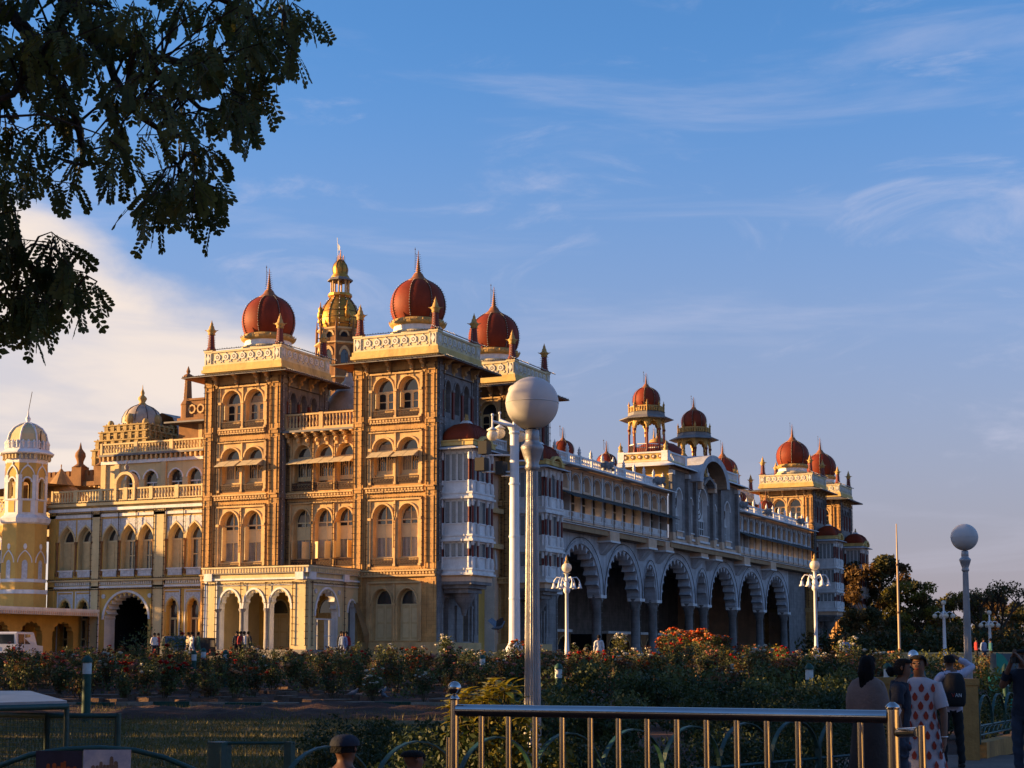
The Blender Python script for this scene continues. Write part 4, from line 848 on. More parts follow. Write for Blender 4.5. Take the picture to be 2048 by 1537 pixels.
# --- gilded five-storey tower
GX, GY = -85.0, 140.0
mb = MB(); o8 = R(22.5)
mb.lathe(GX, GY, [(2.5, 14), (2.5, 29.6), (2.3, 29.8), (2.25, 33.2), (2.1, 33.4), (2.05, 34.8)], 8, 'brown_stone', False, o8)
for z, e in ((29.7, 2.75), (33.3, 2.6), (26.0, 2.8), (34.8, 2.35)): mb.lathe(GX, GY, [(2.0, z - .3), (e, z - .05), (e, z + .08), (2.0, z + .2)], 8, 'stone_trim', False, o8)
def oct_face(r, i):
    a0, a1 = R(22.5 + 45 * i), R(67.5 + 45 * i); p0 = Vector((r * math.cos(a0), r * math.sin(a0))); p1 = Vector((r * math.cos(a1), r * math.sin(a1))); d = p1 - p0; l = d.length; d /= l; return F(mb, GX + p0.x, GY + p0.y, d.x, d.y), l, p0
for i in range(8):
    for r, zb_, zs_, w_, rs_, m_ in ((2.06, 33.7, 34.05, .7, .4, 'dark'), (2.26, 30.3, 32.0, .75, .6, 'glass'), (2.5, 26.5, 28.3, .8, .6, 'glass'), (2.5, 21.0, 24.0, .8, .6, 'glass')):
        ff, l, p0 = oct_face(r, i); hp = arch_pts('pointed', w_, rs_, 6); ff.poly([(l / 2 - w_ / 2, zb_)] + [(l / 2 + u, zs_ + z) for u, z in hp] + [(l / 2 + w_ / 2, zb_)], .02, m_); ff.ribbon([(l / 2 + u * 1.1, zs_ + z * 1.1) for u, z in hp], [(l / 2 + u * 1.55, zs_ + z * 1.7) for u, z in hp], .01, .1, 'stone_trim')
    a0 = R(22.5 + 45 * i); mb.lathe(GX + 2.35 * math.cos(a0), GY + 2.35 * math.sin(a0), [(.17, 22), (.15, 34.9), (.09, 35.2), (.02, 35.9)], 6, 'brown_stone', True)
gt_ = ppart(mb, 'gilded_tower')
g = MB(); pr = [(1.85, 34.85), (2.02, 35.3), (2.1, 35.8), (2.06, 36.3), (1.9, 36.9), (1.6, 37.5), (1.22, 38.0), (1.02, 38.3)]
g.lathe(GX, GY, pr, 24, 'gold', True); g.lathe(GX, GY, [(1.05, 38.2), (1.25, 38.45), (1.22, 38.7), (.95, 38.75)], 12, 'gold', False)
for k in range(12):
    a = 2 * math.pi * k / 12; g.tube([(GX + (r + .03) * math.cos(a), GY + (r + .03) * math.sin(a), z) for r, z in pr], .04, 'wire', 4)
    for r, z in pr[1:]: g.ball((GX + (r + .08) * math.cos(a), GY + (r + .08) * math.sin(a), z), .055, 'bulb', 5, 3)
for z_, r_ in ((35.3, 2.03), (36.0, 2.11), (36.7, 1.98)): g.lathe(GX, GY, [(r_, z_), (r_ + .04, z_ + .03), (r_, z_ + .06)], 24, 'iron', True, cap=False)
g.build('gilded_dome', gt_)
for a in (R(-128), R(-38), R(52), R(142)):
    g = MB(); x, y = GX + 2.1 * math.cos(a), GY + 2.1 * math.sin(a); g.lathe(x, y, [(.3, 35.5), (.22, 35.9), (.34, 36.0), (.3, 36.5), (.2, 36.7), (.26, 36.95), (.08, 37.2), (.02, 37.7)], 8, 'gold', True); g.build('dome_turret', gt_)
g = MB()
for i in range(8): a = R(22.5 + 45 * i); g.tube([(GX + .9 * math.cos(a), GY + .9 * math.sin(a), 38.7), (GX + .9 * math.cos(a), GY + .9 * math.sin(a), 40.2)], .09, 'stone_trim', 6)
g.lathe(GX, GY, [(.95, 40.1), (1.32, 40.05), (1.32, 40.18), (.98, 40.4), (.9, 40.5)], 8, 'roof_grey', False, o8); g.lathe(GX, GY, [(.2, 39.7), (.24, 40.0), (.08, 40.2)], 8, 'gold', True); g.lathe(GX, GY, [(.6, 38.7), (.92, 38.75)], 8, 'gold', False); g.build('lantern', gt_)
g = MB(); g.lathe(GX, GY, [(.95, 40.35), (.95, 40.5), (.72, 40.8), (.78, 41.1), (.8, 41.4), (.68, 41.8), (.4, 42.15), (.16, 42.35)], 16, 'gold', True)
for k in range(8): a = 2 * math.pi * k / 8; g.tube([(GX + r * math.cos(a), GY + r * math.sin(a), z) for r, z in ((.76, 40.8), (.82, 41.15), (.83, 41.4), (.7, 41.8), (.4, 42.2))], .025, 'wire', 3)
g.build('lantern_dome', gt_)
put('finial', finial_mesh(1.2, .18, 'gold', False), gt_, (GX, GY, 42.25))
for dx, dy in ((.36, 0), (-.36, 0), (0, .36), (0, -.36)): put('finial', finial_mesh(.8, .11, 'gold', False), gt_, (GX + dx, GY + dy, 42.0))
g = MB(); g.tube([(GX - .25, GY, 42.2), (GX - .4, GY, 44.7)], .03, 'frame_white', 4); g.add([(GX - .38, GY, 44.2), (GX - .05, GY, 43.7), (GX - .15, GY, 43.3), (GX - .33, GY, 43.4)], [(0, 1, 2, 3)], 'frame_white'); g.build('flag', gt_)
vary_windows(rng_)
# ------------------------------------------------------------------ cream and yellow annex on the left
annex = thing('palace_annex', 'cream and yellow two-storey annex with balustrades and octagonal minaret', 'building', (-76, 95.5, GZ)); aoff = Vector((76, -95.5, -GZ))
def apart(mb, name, **k): return mb.build(name, annex, aoff, **k)
AY = 95.5; AX0, AX1 = -83.2, -69.0
mb = MB(); f = F(mb, 0, AY, 1, 0)
# first floor arches
cents = [(-81.57, -82.5, -80.7), (-79.82, -80.7, -79.05), (-77.47, -78.3, -76.65), (-75.83, -76.65, -75.05), (-74.26, -75.05, -73.5), (-71.56, -72.4, -70.75), (-69.93, -70.75, -69.0)]
Z0, Z1 = 7.35, 11.95; pu = AX0
for c, a, b_ in cents:
    if a > pu + .01: f.quad(pu, a, Z0, Z1, 0, 'yellow_wall')
    f.arch(a, b_, Z0, Z1, c, 1.36, 8.05, 10.2, 1.12, 'ogee', 0, .55, 'yellow_wall', 'cream_wall', 8, mold='cream_wall', mw=.13, mh=.08); pu = b_
    for s_ in (-1, 1): # carved spandrels
        q = [(c + s_ * .80, 10.25), (c + s_ * .80, 11.85), (c + s_ * .02, 11.85), (c + s_ * .02, 11.5), (c + s_ * .3, 11.22), (c + s_ * .62, 10.9), (c + s_ * .76, 10.4)]
        f.slab(q if s_ < 0 else q[::-1], 0.002, .03, 'carved_white')
    f.box(c - .62, c + .62, 7.55, 8.02, .0, .10, 'carved_white'); f.box(c - .74, c + .74, 8.0, 8.08, 0, .16, 'white_trim')
f.quad(pu, AX1, Z0, Z1, 0, 'yellow_wall')
for u0, u1 in ((-79.1, -78.35), (-73.5, -72.45), (-83.2, -82.6)): f.box(u0, u1, GZ - 1, 12.6, 0, .16, 'cream_wall' if u0 > -80 else 'yellow_wall')
f.quad(AX0, AX1, 11.95, 13.1, 0, 'cream_wall')
for z, e, m in ((12.0, .16, 'white_trim'), (12.45, .30, 'white_trim'), (12.85, .42, 'cream_wall')): f.box(AX0, AX1, z, z + .22, 0, e, m)
# string course between the floors
f.quad(AX0, AX1, 6.6, 7.35, 0, 'cream_wall'); f.box(AX0, AX1, 7.22, 7.36, 0, .26, 'cream_wall'); f.box(AX0, AX1, 6.72, 6.86, 0, .16, 'white_trim')
for i in range(int((AX1 - AX0) / .2)): f.box(AX0 + .2 * i + .05, AX0 + .2 * i + .15, 6.95, 7.18, 0, .12, 'relief')
# ground floor: great cusped archway, small cusped windows
GB = GZ - .6
f.arch(-78.3, -73.5, GB, 6.6, -75.9, 3.95, GB, 4.4, 1.95, 'cusp', 0, 1.2, 'yellow_wall', 'white_trim', 8, 13, mold='white_trim', mw=.16, mh=.08)
for c, a, b_ in ((-71.8, -72.45, -70.9), (-69.95, -70.9, AX1), (-81.6, -82.6, -80.75), (-79.9, -80.75, -79.1)):
    f.arch(a, b_, GB, 6.6, c, .95, 2.4, 5.0, .85, 'cusp', 0, .5, 'yellow_wall', 'yellow_wall', 8, 5, mold='cream_wall', mw=.1, mh=.06)
    for s_ in (-1, 1):
        q = [(c + s_ * .62, 4.9), (c + s_ * .62, 6.3), (c, 6.3), (c, 6.05), (c + s_ * .3, 5.85), (c + s_ * .52, 5.4), (c + s_ * .56, 4.9)]; f.slab(q if s_ < 0 else q[::-1], .002, .03, 'carved_white')
    for u in (-.74, .66): f.box(c + u, c + u + .08, GB, 6.42, 0, .06, 'white_trim')
    f.box(c - .74, c + .74, 6.42, 6.5, 0, .07, 'white_trim')
f.quad(-79.1, -78.3, GB, 6.6, 0, 'yellow_wall'); f.quad(-73.5, -72.45, GB, 6.6, 0, 'yellow_wall'); f.quad(AX0, -82.6, GB, 6.6, 0, 'yellow_wall')
for x in (-78.0, -73.8): f.slab([(x + .17 * math.cos(k * .628), 6.1 + .17 * math.sin(k * .628)) for k in range(10)], 0, .06, 'carved_white')
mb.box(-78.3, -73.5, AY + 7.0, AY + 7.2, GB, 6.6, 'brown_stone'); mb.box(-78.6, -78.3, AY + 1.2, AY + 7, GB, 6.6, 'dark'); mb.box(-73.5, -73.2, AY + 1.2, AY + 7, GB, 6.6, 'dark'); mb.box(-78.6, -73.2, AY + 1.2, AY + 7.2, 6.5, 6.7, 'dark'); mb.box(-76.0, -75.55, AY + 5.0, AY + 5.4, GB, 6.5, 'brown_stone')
mb.box(AX0, AX1, AY + .6, AY + 9, 12.9, 13.05, 'roof_grey')
# upper floor, set back
UY = 98.0; UX0, UX1 = -80.5, -70.6; g = F(mb, 0, UY, 1, 0)
uc_ = [(-77.58, -78.6, -76.6), (-75.9, -76.6, -74.9), (-73.6, -74.4, -72.7), (-71.9, -72.7, -70.9)]; pu = UX0
for c, a, b_ in uc_:
    g.quad(pu, a, 13.0, 16.3, 0, 'cream_wall'); g.arch(a, b_, 13.0, 16.3, c, 1.2, 13.2, 15.0, .62, 'pointed', 0, .4, 'cream_wall', 'cream_wall', 8, mold='white_trim', mw=.1, mh=.07); pu = b_
g.quad(pu, UX1, 13.0, 16.3, 0, 'cream_wall'); mb.add([(UX0, UY, 13), (UX0, UY + 8, 13), (UX0, UY + 8, 16.9), (UX0, UY, 16.9)], [(0, 1, 2, 3)], 'cream_wall')
for u in (-80.3, -79.0, -74.65): g.box(u - .22, u + .22, 13.0, 16.3, 0, .14, 'cream_wall')
g.box(-79.7, -79.3, 13.6, 16.0, -.02, .02, 'shutter')
g.box(UX0 - .02, UX1, 16.25, 16.5, 0, .18, 'white_trim'); g.box(UX0 - .1, UX1, 16.85, 17.0, -.2, .35, 'roof_grey'); g.quad(UX0, UX1, 16.3, 16.9, 0, 'cream_wall')
for i in range(22): u = UX0 + .2 + i * .45; g.box(u, u + .16, 16.5, 16.85, 0, .3, 'stone_trim')
mb.box(UX0, UX1, UY, UY + 8, 16.8, 16.95, 'roof_grey')
wall = apart(mb, 'wall')
def ogee_door(open_l):
    m_ = MB(); q = F(m_, 0, 0, 1, 0); w_ = 1.36; hp = arch_pts('ogee', w_, 1.1, 7); q.poly([(-w_ / 2, 2.12)] + [(u, 2.15 + z) for u, z in hp] + [(w_ / 2, 2.12)], 0, 'glass')
    ins = [(u * .82, 2.15 + z * .85) for u, z in hp]; q.ribbon(ins, [(u, 2.15 + z) for u, z in hp], -.01, .06, 'frame'); q.box(-w_ / 2, w_ / 2, 2.08, 2.2, 0, .08, 'frame')
    if open_l == 0: q.box(-w_ / 2, -.015, 0, 2.08, 0, .06, 'shutter'); q.box(.015, w_ / 2, 0, 2.08, 0, .06, 'shutter')
    else:
        q.quad(-w_ / 2, w_ / 2, 0, 2.08, 0, 'glass'); q.box(-.05, .05, 0, 2.08, 0, .05, 'frame'); q.box(-w_ / 2, w_ / 2, 1.0, 1.08, 0, .05, 'frame')
        if open_l == 1: q.box(-w_ / 2, -.25, 0, 2.08, .01, .06, 'shutter'); q.box(.22, w_ / 2, 0, 2.08, .01, .06, 'shutter')
        else: q.box(.0, w_ / 2, 0, 2.08, .01, .06, 'shutter'); q.box(-w_ / 2, -.45, 0, 2.08, .01, .06, 'shutter')
        q.box(-w_ / 2, -w_ / 2 + .05, 0, 2.06, .06, .5, 'shutter')
    return m_.mesh('shuttered_window')
OD = [ogee_door(0), ogee_door(1), ogee_door(2)]
for (c, a, b_), k in zip(cents, (0, 0, 0, 1, 1, 0, 2)):
    put('shuttered_window', OD[k], wall, (c, AY + .52, 8.05))
CA = MB(); CA.lathe(0, 0, [(.1, 0), (.12, .15), (.07, .25), (.075, 2.3), (.13, 2.45), (.13, 2.55)], 8, 'brown_stone', True); cam_ = CA.mesh('column')
for x in (-82.45, -80.7, -79.1, -78.3, -76.65, -75.05, -73.55, -72.42, -70.75): put('column', cam_, wall, (x, AY - .06, 7.65))
for c, a, b_ in uc_:
    m_ = MB(); q = F(m_, c, UY + .38, 1, 0); q.poly([(-.6, 13.2)] + [(u, 15.0 + z) for u, z in arch_pts('pointed', 1.2, .62, 7)] + [(.6, 13.2)], 0, 'glass'); q.box(-.6, .6, 14.7, 14.8, 0, .06, 'frame_white'); q.box(-.6, .6, 13.2, 14.0, 0, .05, 'pink'); q.box(-.04, .04, 13.2, 14.7, 0, .06, 'frame_white'); m_.build('window', wall)
for c in (-71.8, -69.95, -81.6, -79.9):
    m_ = MB(); q = F(m_, c, AY + .48, 1, 0); q.quad(-.5, .5, 2.4, 5.9, 0, 'glass'); q.box(-.5, .5, 4.35, 4.5, 0, .08, 'frame'); q.box(-.06, .06, 2.4, 4.4, 0, .08, 'frame'); q.box(-.5, .5, 2.9, 3.02, 0, .08, 'frame')
    for u in (-.5, .42): q.box(u, u + .08, 2.4, 5.2, 0, .08, 'frame')
    m_.build('window', wall)
b = MB(); baluster_row(b, (AX0 + .3, AY - .25), (AX1 - .02, AY - .25), 13.1, 14.05, .27, 'cream_wall', 2.35); b.build('baluster_row', wall, kind='stuff')
b = MB(); baluster_row(b, (UX0, UY - .15), (UX1, UY - .15), 17.0, 17.85, .27, 'cream_wall', 3.2); baluster_row(b, (UX0, UY - .15), (UX0, UY + 7), 17.0, 17.85, .27, 'cream_wall', 3.2); b.build('baluster_row', wall, kind='stuff')
# little arched shrine niche on the balustrade
m_ = MB(); q = F(m_, -76.0, AY - .25, 1, 0); hp = arch_pts('round', 1.5, .75, 8); q.ribbon([(u, 14.3 + z) for u, z in hp], [(u * 1.25, 14.3 + z * 1.3) for u, z in hp], -.3, .2, 'cream_wall')
for u in (-.94, .75): q.box(u, u + .19, 13.1, 14.32, -.3, .2, 'cream_wall')
m_.lathe(-76.0, AY - .25, [(.18, 15.25), (.1, 15.4), (.2, 15.6), (.06, 15.8), (.02, 16.05)], 8, 'granite', True); m_.build('niche_arch', annex, aoff)
s = MB()
for x in (-79.15, -78.35, -73.45, -72.5, -76.65, -75.05, -70.8): wire(s, (x, AY - .22, 2.3 if x in (-79.15, -78.35, -73.45, -72.5) else 7.5), (x, AY - .22, 12.7), side=(1, 0, 0), blen=.12)
for x in (-72.9, -71.0, -69.2): wire(s, (x, AY - .1, 2.3), (x, AY - .1, 6.5), side=(1, 0, 0), blen=.1)
for z in (7.38, 6.62, 13.1, 12.3): wire(s, (AX0, AY - .46 if z > 12.5 else AY - .3, z), (AX1, AY - .46 if z > 12.5 else AY - .3, z), .2, .05, (0, 0, 1), r=.03)
s.build('string_lights', annex, aoff, kind='stuff')
# --- minaret
MXc, MYc = -84.3, 93.9; o8 = R(22.5); mb = MB(); rr = 1.62 / math.cos(o8) * .98
mb.lathe(MXc, MYc, [(rr * 1.06, GZ - 1), (rr * 1.06, 6.7)], 8, 'yellow_wall', False, o8); mb.lathe(MXc, MYc, [(rr * 1.1, 6.7), (rr * 1.1, 7.0)], 8, 'white_trim', False, o8); mb.lathe(MXc, MYc, [(rr, 7.0), (rr, 12.0)], 8, 'yellow_wall', False, o8)
mb.lathe(MXc, MYc, [(rr, 7.55), (rr * 1.03, 7.6), (rr * 1.03, 7.75), (rr, 7.8)], 8, 'white_trim', False, o8)
mb.lathe(MXc, MYc, [(rr, 11.9), (rr * 1.12, 12.0), (rr * 1.16, 12.3), (rr * 1.02, 12.5), (rr * .93, 12.6)], 8, 'white_trim', False, o8)
r2 = rr * .93; mb.lathe(MXc, MYc, [(r2, 12.6), (r2, 13.7)], 8, 'white_trim', False, o8); mb.lathe(MXc, MYc, [(r2 * 1.0, 15.9), (r2 * 1.0, 16.5)], 8, 'yellow_wall', False, o8)
for i in range(8):
    a0, a1 = R(22.5 + 45 * i), R(67.5 + 45 * i); p0 = Vector((r2 * math.cos(a0), r2 * math.sin(a0))); p1 = Vector((r2 * math.cos(a1), r2 * math.sin(a1))); d = p1 - p0; l = d.length; d /= l
    ff = F(mb, MXc + p0.x, MYc + p0.y, d.x, d.y)
    ff.box(.32, l - .32, 12.75, 13.6, 0, .03, 'yellow_wall'); ff.arch(0, l, 13.7, 15.9, l / 2, .5, 13.75, 15.0, .28, 'round', 0, .25, 'yellow_wall', 'cream_wall', 6, mold='white_trim', mw=.1, mh=.05)
    for u in (0, l - .24): ff.box(u, u + .24, 13.7, 15.55, .0, .05, 'white_trim')
    ff.box(0, l, 13.66, 13.76, 0, .07, 'white_trim'); hp = arch_pts('ogee', l - .3, .7, 7); ff.ribbon([(l / 2 + u, 15.5 + z) for u, z in hp], [(l / 2 + u * 1.14, 15.5 + z * 1.2) for u, z in hp], 0, .06, 'white_trim'); ff.slab([(l / 2 + .07 * math.cos(t), 16.45 + .12 * math.sin(t)) for t in [k * 1.05 for k in range(6)]], 0, .06, 'white_trim')
    for k in range(4): ff.box(l * (k + .5) / 4 - .06, l * (k + .5) / 4 + .06, 16.75, 17.1, 0, .26, 'cream_wall')
    s_ = rr / r2; q0 = p0 * s_; ff = F(mb, MXc + q0.x, MYc + q0.y, d.x, d.y); l2 = l * s_; hp = arch_pts('ogee', l2 - .35, .85, 7)
    ff.ribbon([(l2 / 2 + u, 9.0 + z) for u, z in hp], [(l2 / 2 + u * 1.12, 9.0 + z * 1.12) for u, z in hp], 0, .06, 'white_trim'); ff.slab([(l2 / 2 + .13 * math.cos(t), 10.2 + .22 * math.sin(t)) for t in [k * .79 for k in range(8)]], 0, .05, 'white_trim')
    ff.poly([(l2 / 2 - .2, 7.8)] + [(l2 / 2 + u, 8.9 + z) for u, z in arch_pts('round', .4, .3, 5)] + [(l2 / 2 + .2, 7.8)], .02, 'carved_white')
mb.lathe(MXc, MYc, [(r2, 16.45), (r2 * 1.02, 16.5), (r2 * 1.02, 16.72), (r2, 16.75), (r2, 17.1), (r2 * 1.3, 17.15), (r2 * 1.32, 17.22), (r2 * 1.0, 17.55), (r2 * .98, 18.1)], 8, 'white_trim', False, o8)
minr = mb.build('minaret', annex, aoff + Vector((0, 0, -.4)))
d = MB(); d.lathe(MXc, MYc, [(r2 * .97, 17.6), (r2 * .96, 18.2), (r2 * .88, 18.7), (r2 * .68, 19.15), (r2 * .38, 19.45), (r2 * .1, 19.6)], 8, 'cream_wall', False, o8)
for i in range(8): a = R(22.5 + 45 * i); d.tube([(MXc + r * r2 * math.cos(a), MYc + r * r2 * math.sin(a), z) for r, z in ((.98, 17.6), (.97, 18.2), (.89, 18.72), (.69, 19.17), (.38, 19.48), (.1, 19.64))], .07, 'white_trim', 5)
for i in range(8):
    for k in range(3): a = R(22.5 + 45 * i + 45 * (k + .5) / 3); d.lathe(MXc + r2 * .96 * math.cos(a), MYc + r2 * .96 * math.sin(a), [(.1, 17.6), (.1, 17.95), (.15, 18.0), (.05, 18.2)], 6, 'white_trim', True)
d.lathe(MXc, MYc, [(.2, 19.55), (.12, 19.7), (.2, 19.95), (.08, 20.15), (.03, 20.6)], 8, 'white_trim', True); d.tube([(MXc, MYc, 20.5), (MXc + .3, MYc, 22.0)], .025, 'wire', 4); d.tube([(MXc + 1.5, MYc - .3, 17.4), (MXc + 1.55, MYc - .3, 18.9)], .05, 'iron', 5); d.build('dome', minr)
# wall left of the minaret, lit side with lattice parapet
mb = MB(); f = F(mb, 0, 94.6, 1, 0); 
f.arch(-94, -86.0, GB, 11.6, -88.6, 3.2, 8.0, 9.8, 1.2, 'round', 0, .6, 'yellow_wall', 'cream_wall', 8, mold='white_trim', mw=.2, mh=.1); f.quad(-91, -86, 8.0, 11.2, -.6, 'cream_wall')
for x in (-88.9, -88.0, -87.3): f.box(x, x + .4, 8.0, 9.8, -.6, -.52, 'glass')
f.quad(-94, -86.0, 11.6, 12.2, 0, 'cream_wall'); f.box(-94, -85.9, 12.0, 12.3, 0, .35, 'cream_wall'); f.box(-94, -85.9, 7.2, 7.6, 0, .2, 'white_trim'); f.box(-94, -85.8, 12.3, 12.6, -.1, .2, 'cream_wall'); f.box(-94, -85.8, 13.6, 13.8, -.1, .2, 'cream_wall')
for k in range(24):
    for z in (12.85, 13.35): u = -94 + k * .35; f.ribbon([(u + .1 * math.cos(t), z + .13 * math.sin(t)) for t in [j * .785 for j in range(9)]], [(u + .2 * math.cos(t), z + .27 * math.sin(t)) for t in [j * .785 for j in range(9)]], 0, .1, 'cream_wall')
mb.box(-95, -85, 94.6, 104, 12.1, 12.3, 'roof_grey'); mb.add([(-95, 96, 14.2), (-84.5, 96, 14.9), (-84.5, 104, 15.2), (-95, 104, 14.4)], [(0, 1, 2, 3)], 'tarp'); apart(mb, 'side_wall')
# --- lean-to canopy with arches under it
mb = MB(); mb.box(-92, -78.3, 82.0, 95.45, 4.98, 5.12, 'white_trim'); f = F(mb, -78.28, 82, 0, 1); f.box(0, 13.4, 4.62, 4.98, -.1, 0, 'relief')
for k in range(60): f.box(k * .22, k * .22 + .1, 4.66, 4.86, 0, .05, 'pink')
f2 = F(mb, -80.2, 82, 0, 1); n = 4; st = 13.4 / n
for i in range(n): f2.arch(i * st, (i + 1) * st, GB, 4.7, (i + .5) * st, 2.3, GB, 3.2, 1.0, 'cusp', 0, .5, 'yellow_wall', 'yellow_wall', 6, 7)
mb.box(-86, -83, 82, 95.4, GB, 4.9, 'brown_stone'); mb.tube([(-78.35, 95.35, GB), (-78.35, 95.35, 4.7)], .06, 'white_trim', 8); mb.tube([(-78.35, 84.0, GB), (-78.35, 84.0, 4.7)], .06, 'white_trim', 8); apart(mb, 'lean_to')
# --- canvas tent covers on the roof
m_ = MB(); n = 14; ap = (-85.8, 99.5, 16.5); base = []
for i in range(n):
    a = 2 * math.pi * i / n; q = 1 + .07 * (i % 2); base.append((ap[0] + 3.5 * q * math.cos(a), ap[1] + 2.6 * q * math.sin(a), 13.2))
midr = [((b_[0] - ap[0]) * .32 + ap[0], (b_[1] - ap[1]) * .32 + ap[1], 15.0) for b_ in base]
m_.add([ap] + midr + base, [(0, 1 + i, 1 + (i + 1) % n) for i in range(n)] + [(1 + i, 1 + n + i, 1 + n + (i + 1) % n, 1 + (i + 1) % n) for i in range(n)], 'tarp'); m_.tube([ap, (ap[0], ap[1], 16.75)], .05, 'tarp', 5)
tag(m_.build('tent_cover'), 'brown canvas tent cover standing on the annex roof beside the minaret', 'tent')
# ------------------------------------------------------------------ buildings seen over the roofs
sh = thing('shrine_tower', 'stepped golden shrine tower with grey ribbed dome behind the annex', 'tower', (-94.5, 121, 14)); so = Vector((94.5, -121, -14))
mb = MB(); tiers = ((3.1, 20.5, 22.0), (2.9, 22.0, 22.9), (2.65, 22.9, 23.7), (2.35, 23.7, 24.35)); cx, cy = -94.3, 121.5
mb.box(cx - 3.1, cx + 3.1, cy - 3.0, cy + 3.0, 14, 20.5, 'shrine')
for q, z0, z1 in tiers:
    mb.box(cx - q - .12, cx + q + .12, cy - q - .12, cy + q + .12, z0 + (z1 - z0) * .45, z0 + (z1 - z0) * .55, 'shrine'); mb.box(cx - q, cx + q, cy - q, cy + q, z0, z1 - .16, 'shrine'); mb.box(cx - q - .18, cx + q + .18, cy - q - .18, cy + q + .18, z1 - .16, z1 - .04, 'shrine')
    for k in range(7):
        u = -q + .2 + (2 * q - .4) * k / 6
        for (x, y) in ((cx + u, cy - q - .08), (cx + q + .08, cy + u)): mb.box(x - .2, x + .2, y - .08, y + .08, z0, z1 - .2, 'shrine'); mb.ball((x, y, z1 - .02), .10, 'shrine', 6, 4)
    for k in range(3): u = -q * .5 + q * .5 * k; mb.box(cx + u - .15, cx + u + .15, cy - q - .1, cy - q - .02, z0 + .1, z1 - .3, 'dark'); mb.box(cx + q + .02, cx + q + .1, cy + u - .15, cy + u + .15, z0 + .1, z1 - .3, 'dark')
mb.build('stepped_base', sh, so)
d = MB(); d.lathe(cx, cy, [(1.75, 24.3), (1.85, 24.7), (1.8, 25.2), (1.5, 25.8), (1.0, 26.2), (.4, 26.45)], 20, 'shrine_roof', True)
for k in range(10): a = 2 * math.pi * k / 10; d.tube([(cx + r * math.cos(a), cy + r * math.sin(a), z) for r, z in ((1.87, 24.7), (1.82, 25.2), (1.52, 25.8), (1.02, 26.2), (.4, 26.47))], .04, 'iron', 4)
for a in (-90, 0, 90, 180): d.ball((cx + 1.8 * math.cos(R(a)), cy + 1.8 * math.sin(R(a)), 24.9), .42, 'shrine', 8, 6, 1.3); 
for x in (-1, 1):
    for y in (-1, 1): d.ball((cx + 2.0 * x, cy + 2.0 * y, 24.45), .32, 'shrine', 7, 5, 1.2)
d.lathe(cx, cy, [(.5, 26.4), (.25, 26.7), (.42, 27.0), (.4, 27.15), (.15, 27.4), (.2, 27.6), (.05, 28.0), (.01, 28.4)], 10, 'gilt', True); d.build('dome', sh, so)
d = MB(); 
prf = [(-2.3, 22.9), (-2.1, 24.3), (-1.4, 25.4), (0, 25.9), (1.4, 25.4), (2.1, 24.3), (2.3, 22.9)]; n = len(prf)
vs = [(cx + 1.2 + 1.5 + (7.0 if k else 0) * .55, cy + 1.0 + (7.0 if k else 0), 0) for k in (0, 1)]; vv = []
for k in (0, 1):
    for u, z in prf: vv.append((cx + .9 + u * .9 + (2.6 if k else 0), cy + 1.8 + (4.5 if k else 0), z - (.5 if k else 0)))
d.add(vv, [(i, i + 1, n + i + 1, n + i) for i in range(n - 1)] + [tuple(range(n, 2 * n))], 'shrine_roof'); d.box(cx - 1, cx + 5.0, cy + 2.0, cy + 6.2, 14, 22.6, 'brown_stone'); d.build('vaulted_roof', sh, so)
sh.location += Vector((-1.0, 0, -1.2))
# brown turreted hall with spire and ring parapet
br = thing('turreted_hall', 'brown stone hall with tall slim spire and ring parapet behind the tower', 'building', (-86, 122, 14)); bo = Vector((86, -122, -14)); mb = MB(); f = F(mb, -89.9, 120, 1, 0)
mb.box(-89.9, -80, 120, 128, 14, 23.0, 'brown_stone'); f.box(-.8, 9, 22.85, 23.0, -.3, 1.2, 'roof_grey'); f.box(0, 9, 23.0, 23.4, -.2, .3, 'brown_stone'); f.box(.9, 9, 23.4, 25.0, -.3, 0, 'brown_stone')
for k in range(6): u = 1.5 + k * .95; f.ribbon([(u + .28 * math.cos(t), 24.2 + .3 * math.sin(t)) for t in [j * .785 for j in range(9)]], [(u + .42 * math.cos(t), 24.2 + .45 * math.sin(t)) for t in [j * .785 for j in range(9)]], 0, .14, 'stone_trim')
f.box(.9, 9, 25.0, 25.2, -.35, .12, 'brown_stone'); f.quad(2.2, 2.6, 20.5, 22.8, .02, 'stone_trim'); f.quad(2.9, 4.8, 20.5, 22.8, .01, 'dark'); mb.build('wall', br, bo)
d = MB(); d.lathe(-89.2, 120.3, [(.62, 22.9), (.62, 24.6), (.68, 24.7), (.44, 25.1), (.40, 25.2), (.30, 27.0), (.5, 27.15), (.5, 27.3), (.4, 27.45), (.12, 27.6), (.2, 27.8), (.02, 28.3)], 8, 'brown_stone', False, R(22.5)); wire(d, (-89.2, 119.8, 25.2), (-89.2, 119.95, 27.0), .3, .08, (0, -1, 0), True); d.build('spire', br, bo)
cr = thing('crenellated_hall', 'low brown hall with battlements and urn pinnacles left of the cream storey', 'building', (-97, 118, 14)); co = Vector((97, -118, -14)); mb = MB(); f = F(mb, -106, 117, 1, 0)
mb.box(-106, -90.5, 117, 124, 14, 18.6, 'cream_wall'); f.box(0, 15.5, 18.5, 18.9, 0, .3, 'brown_stone'); f.box(0, 15.5, 18.9, 19.5, -.3, 0, 'brown_stone')
for k in range(28): f.box(k * .55, k * .55 + .34, 19.5, 20.0, -.3, 0, 'brown_stone'); f.box(k * .55 + .1, k * .55 + .26, 18.2, 18.5, 0, .22, 'stone_trim')
hp = arch_pts('pointed', 1.8, 1.2, 7); f.poly([(10.6 + u, 15.6 + z) for u, z in hp], .02, 'brown_stone'); f.poly([(3.6 + u, 15.6 + z) for u, z in hp], .02, 'brown_stone'); mb.build('wall', cr, co)
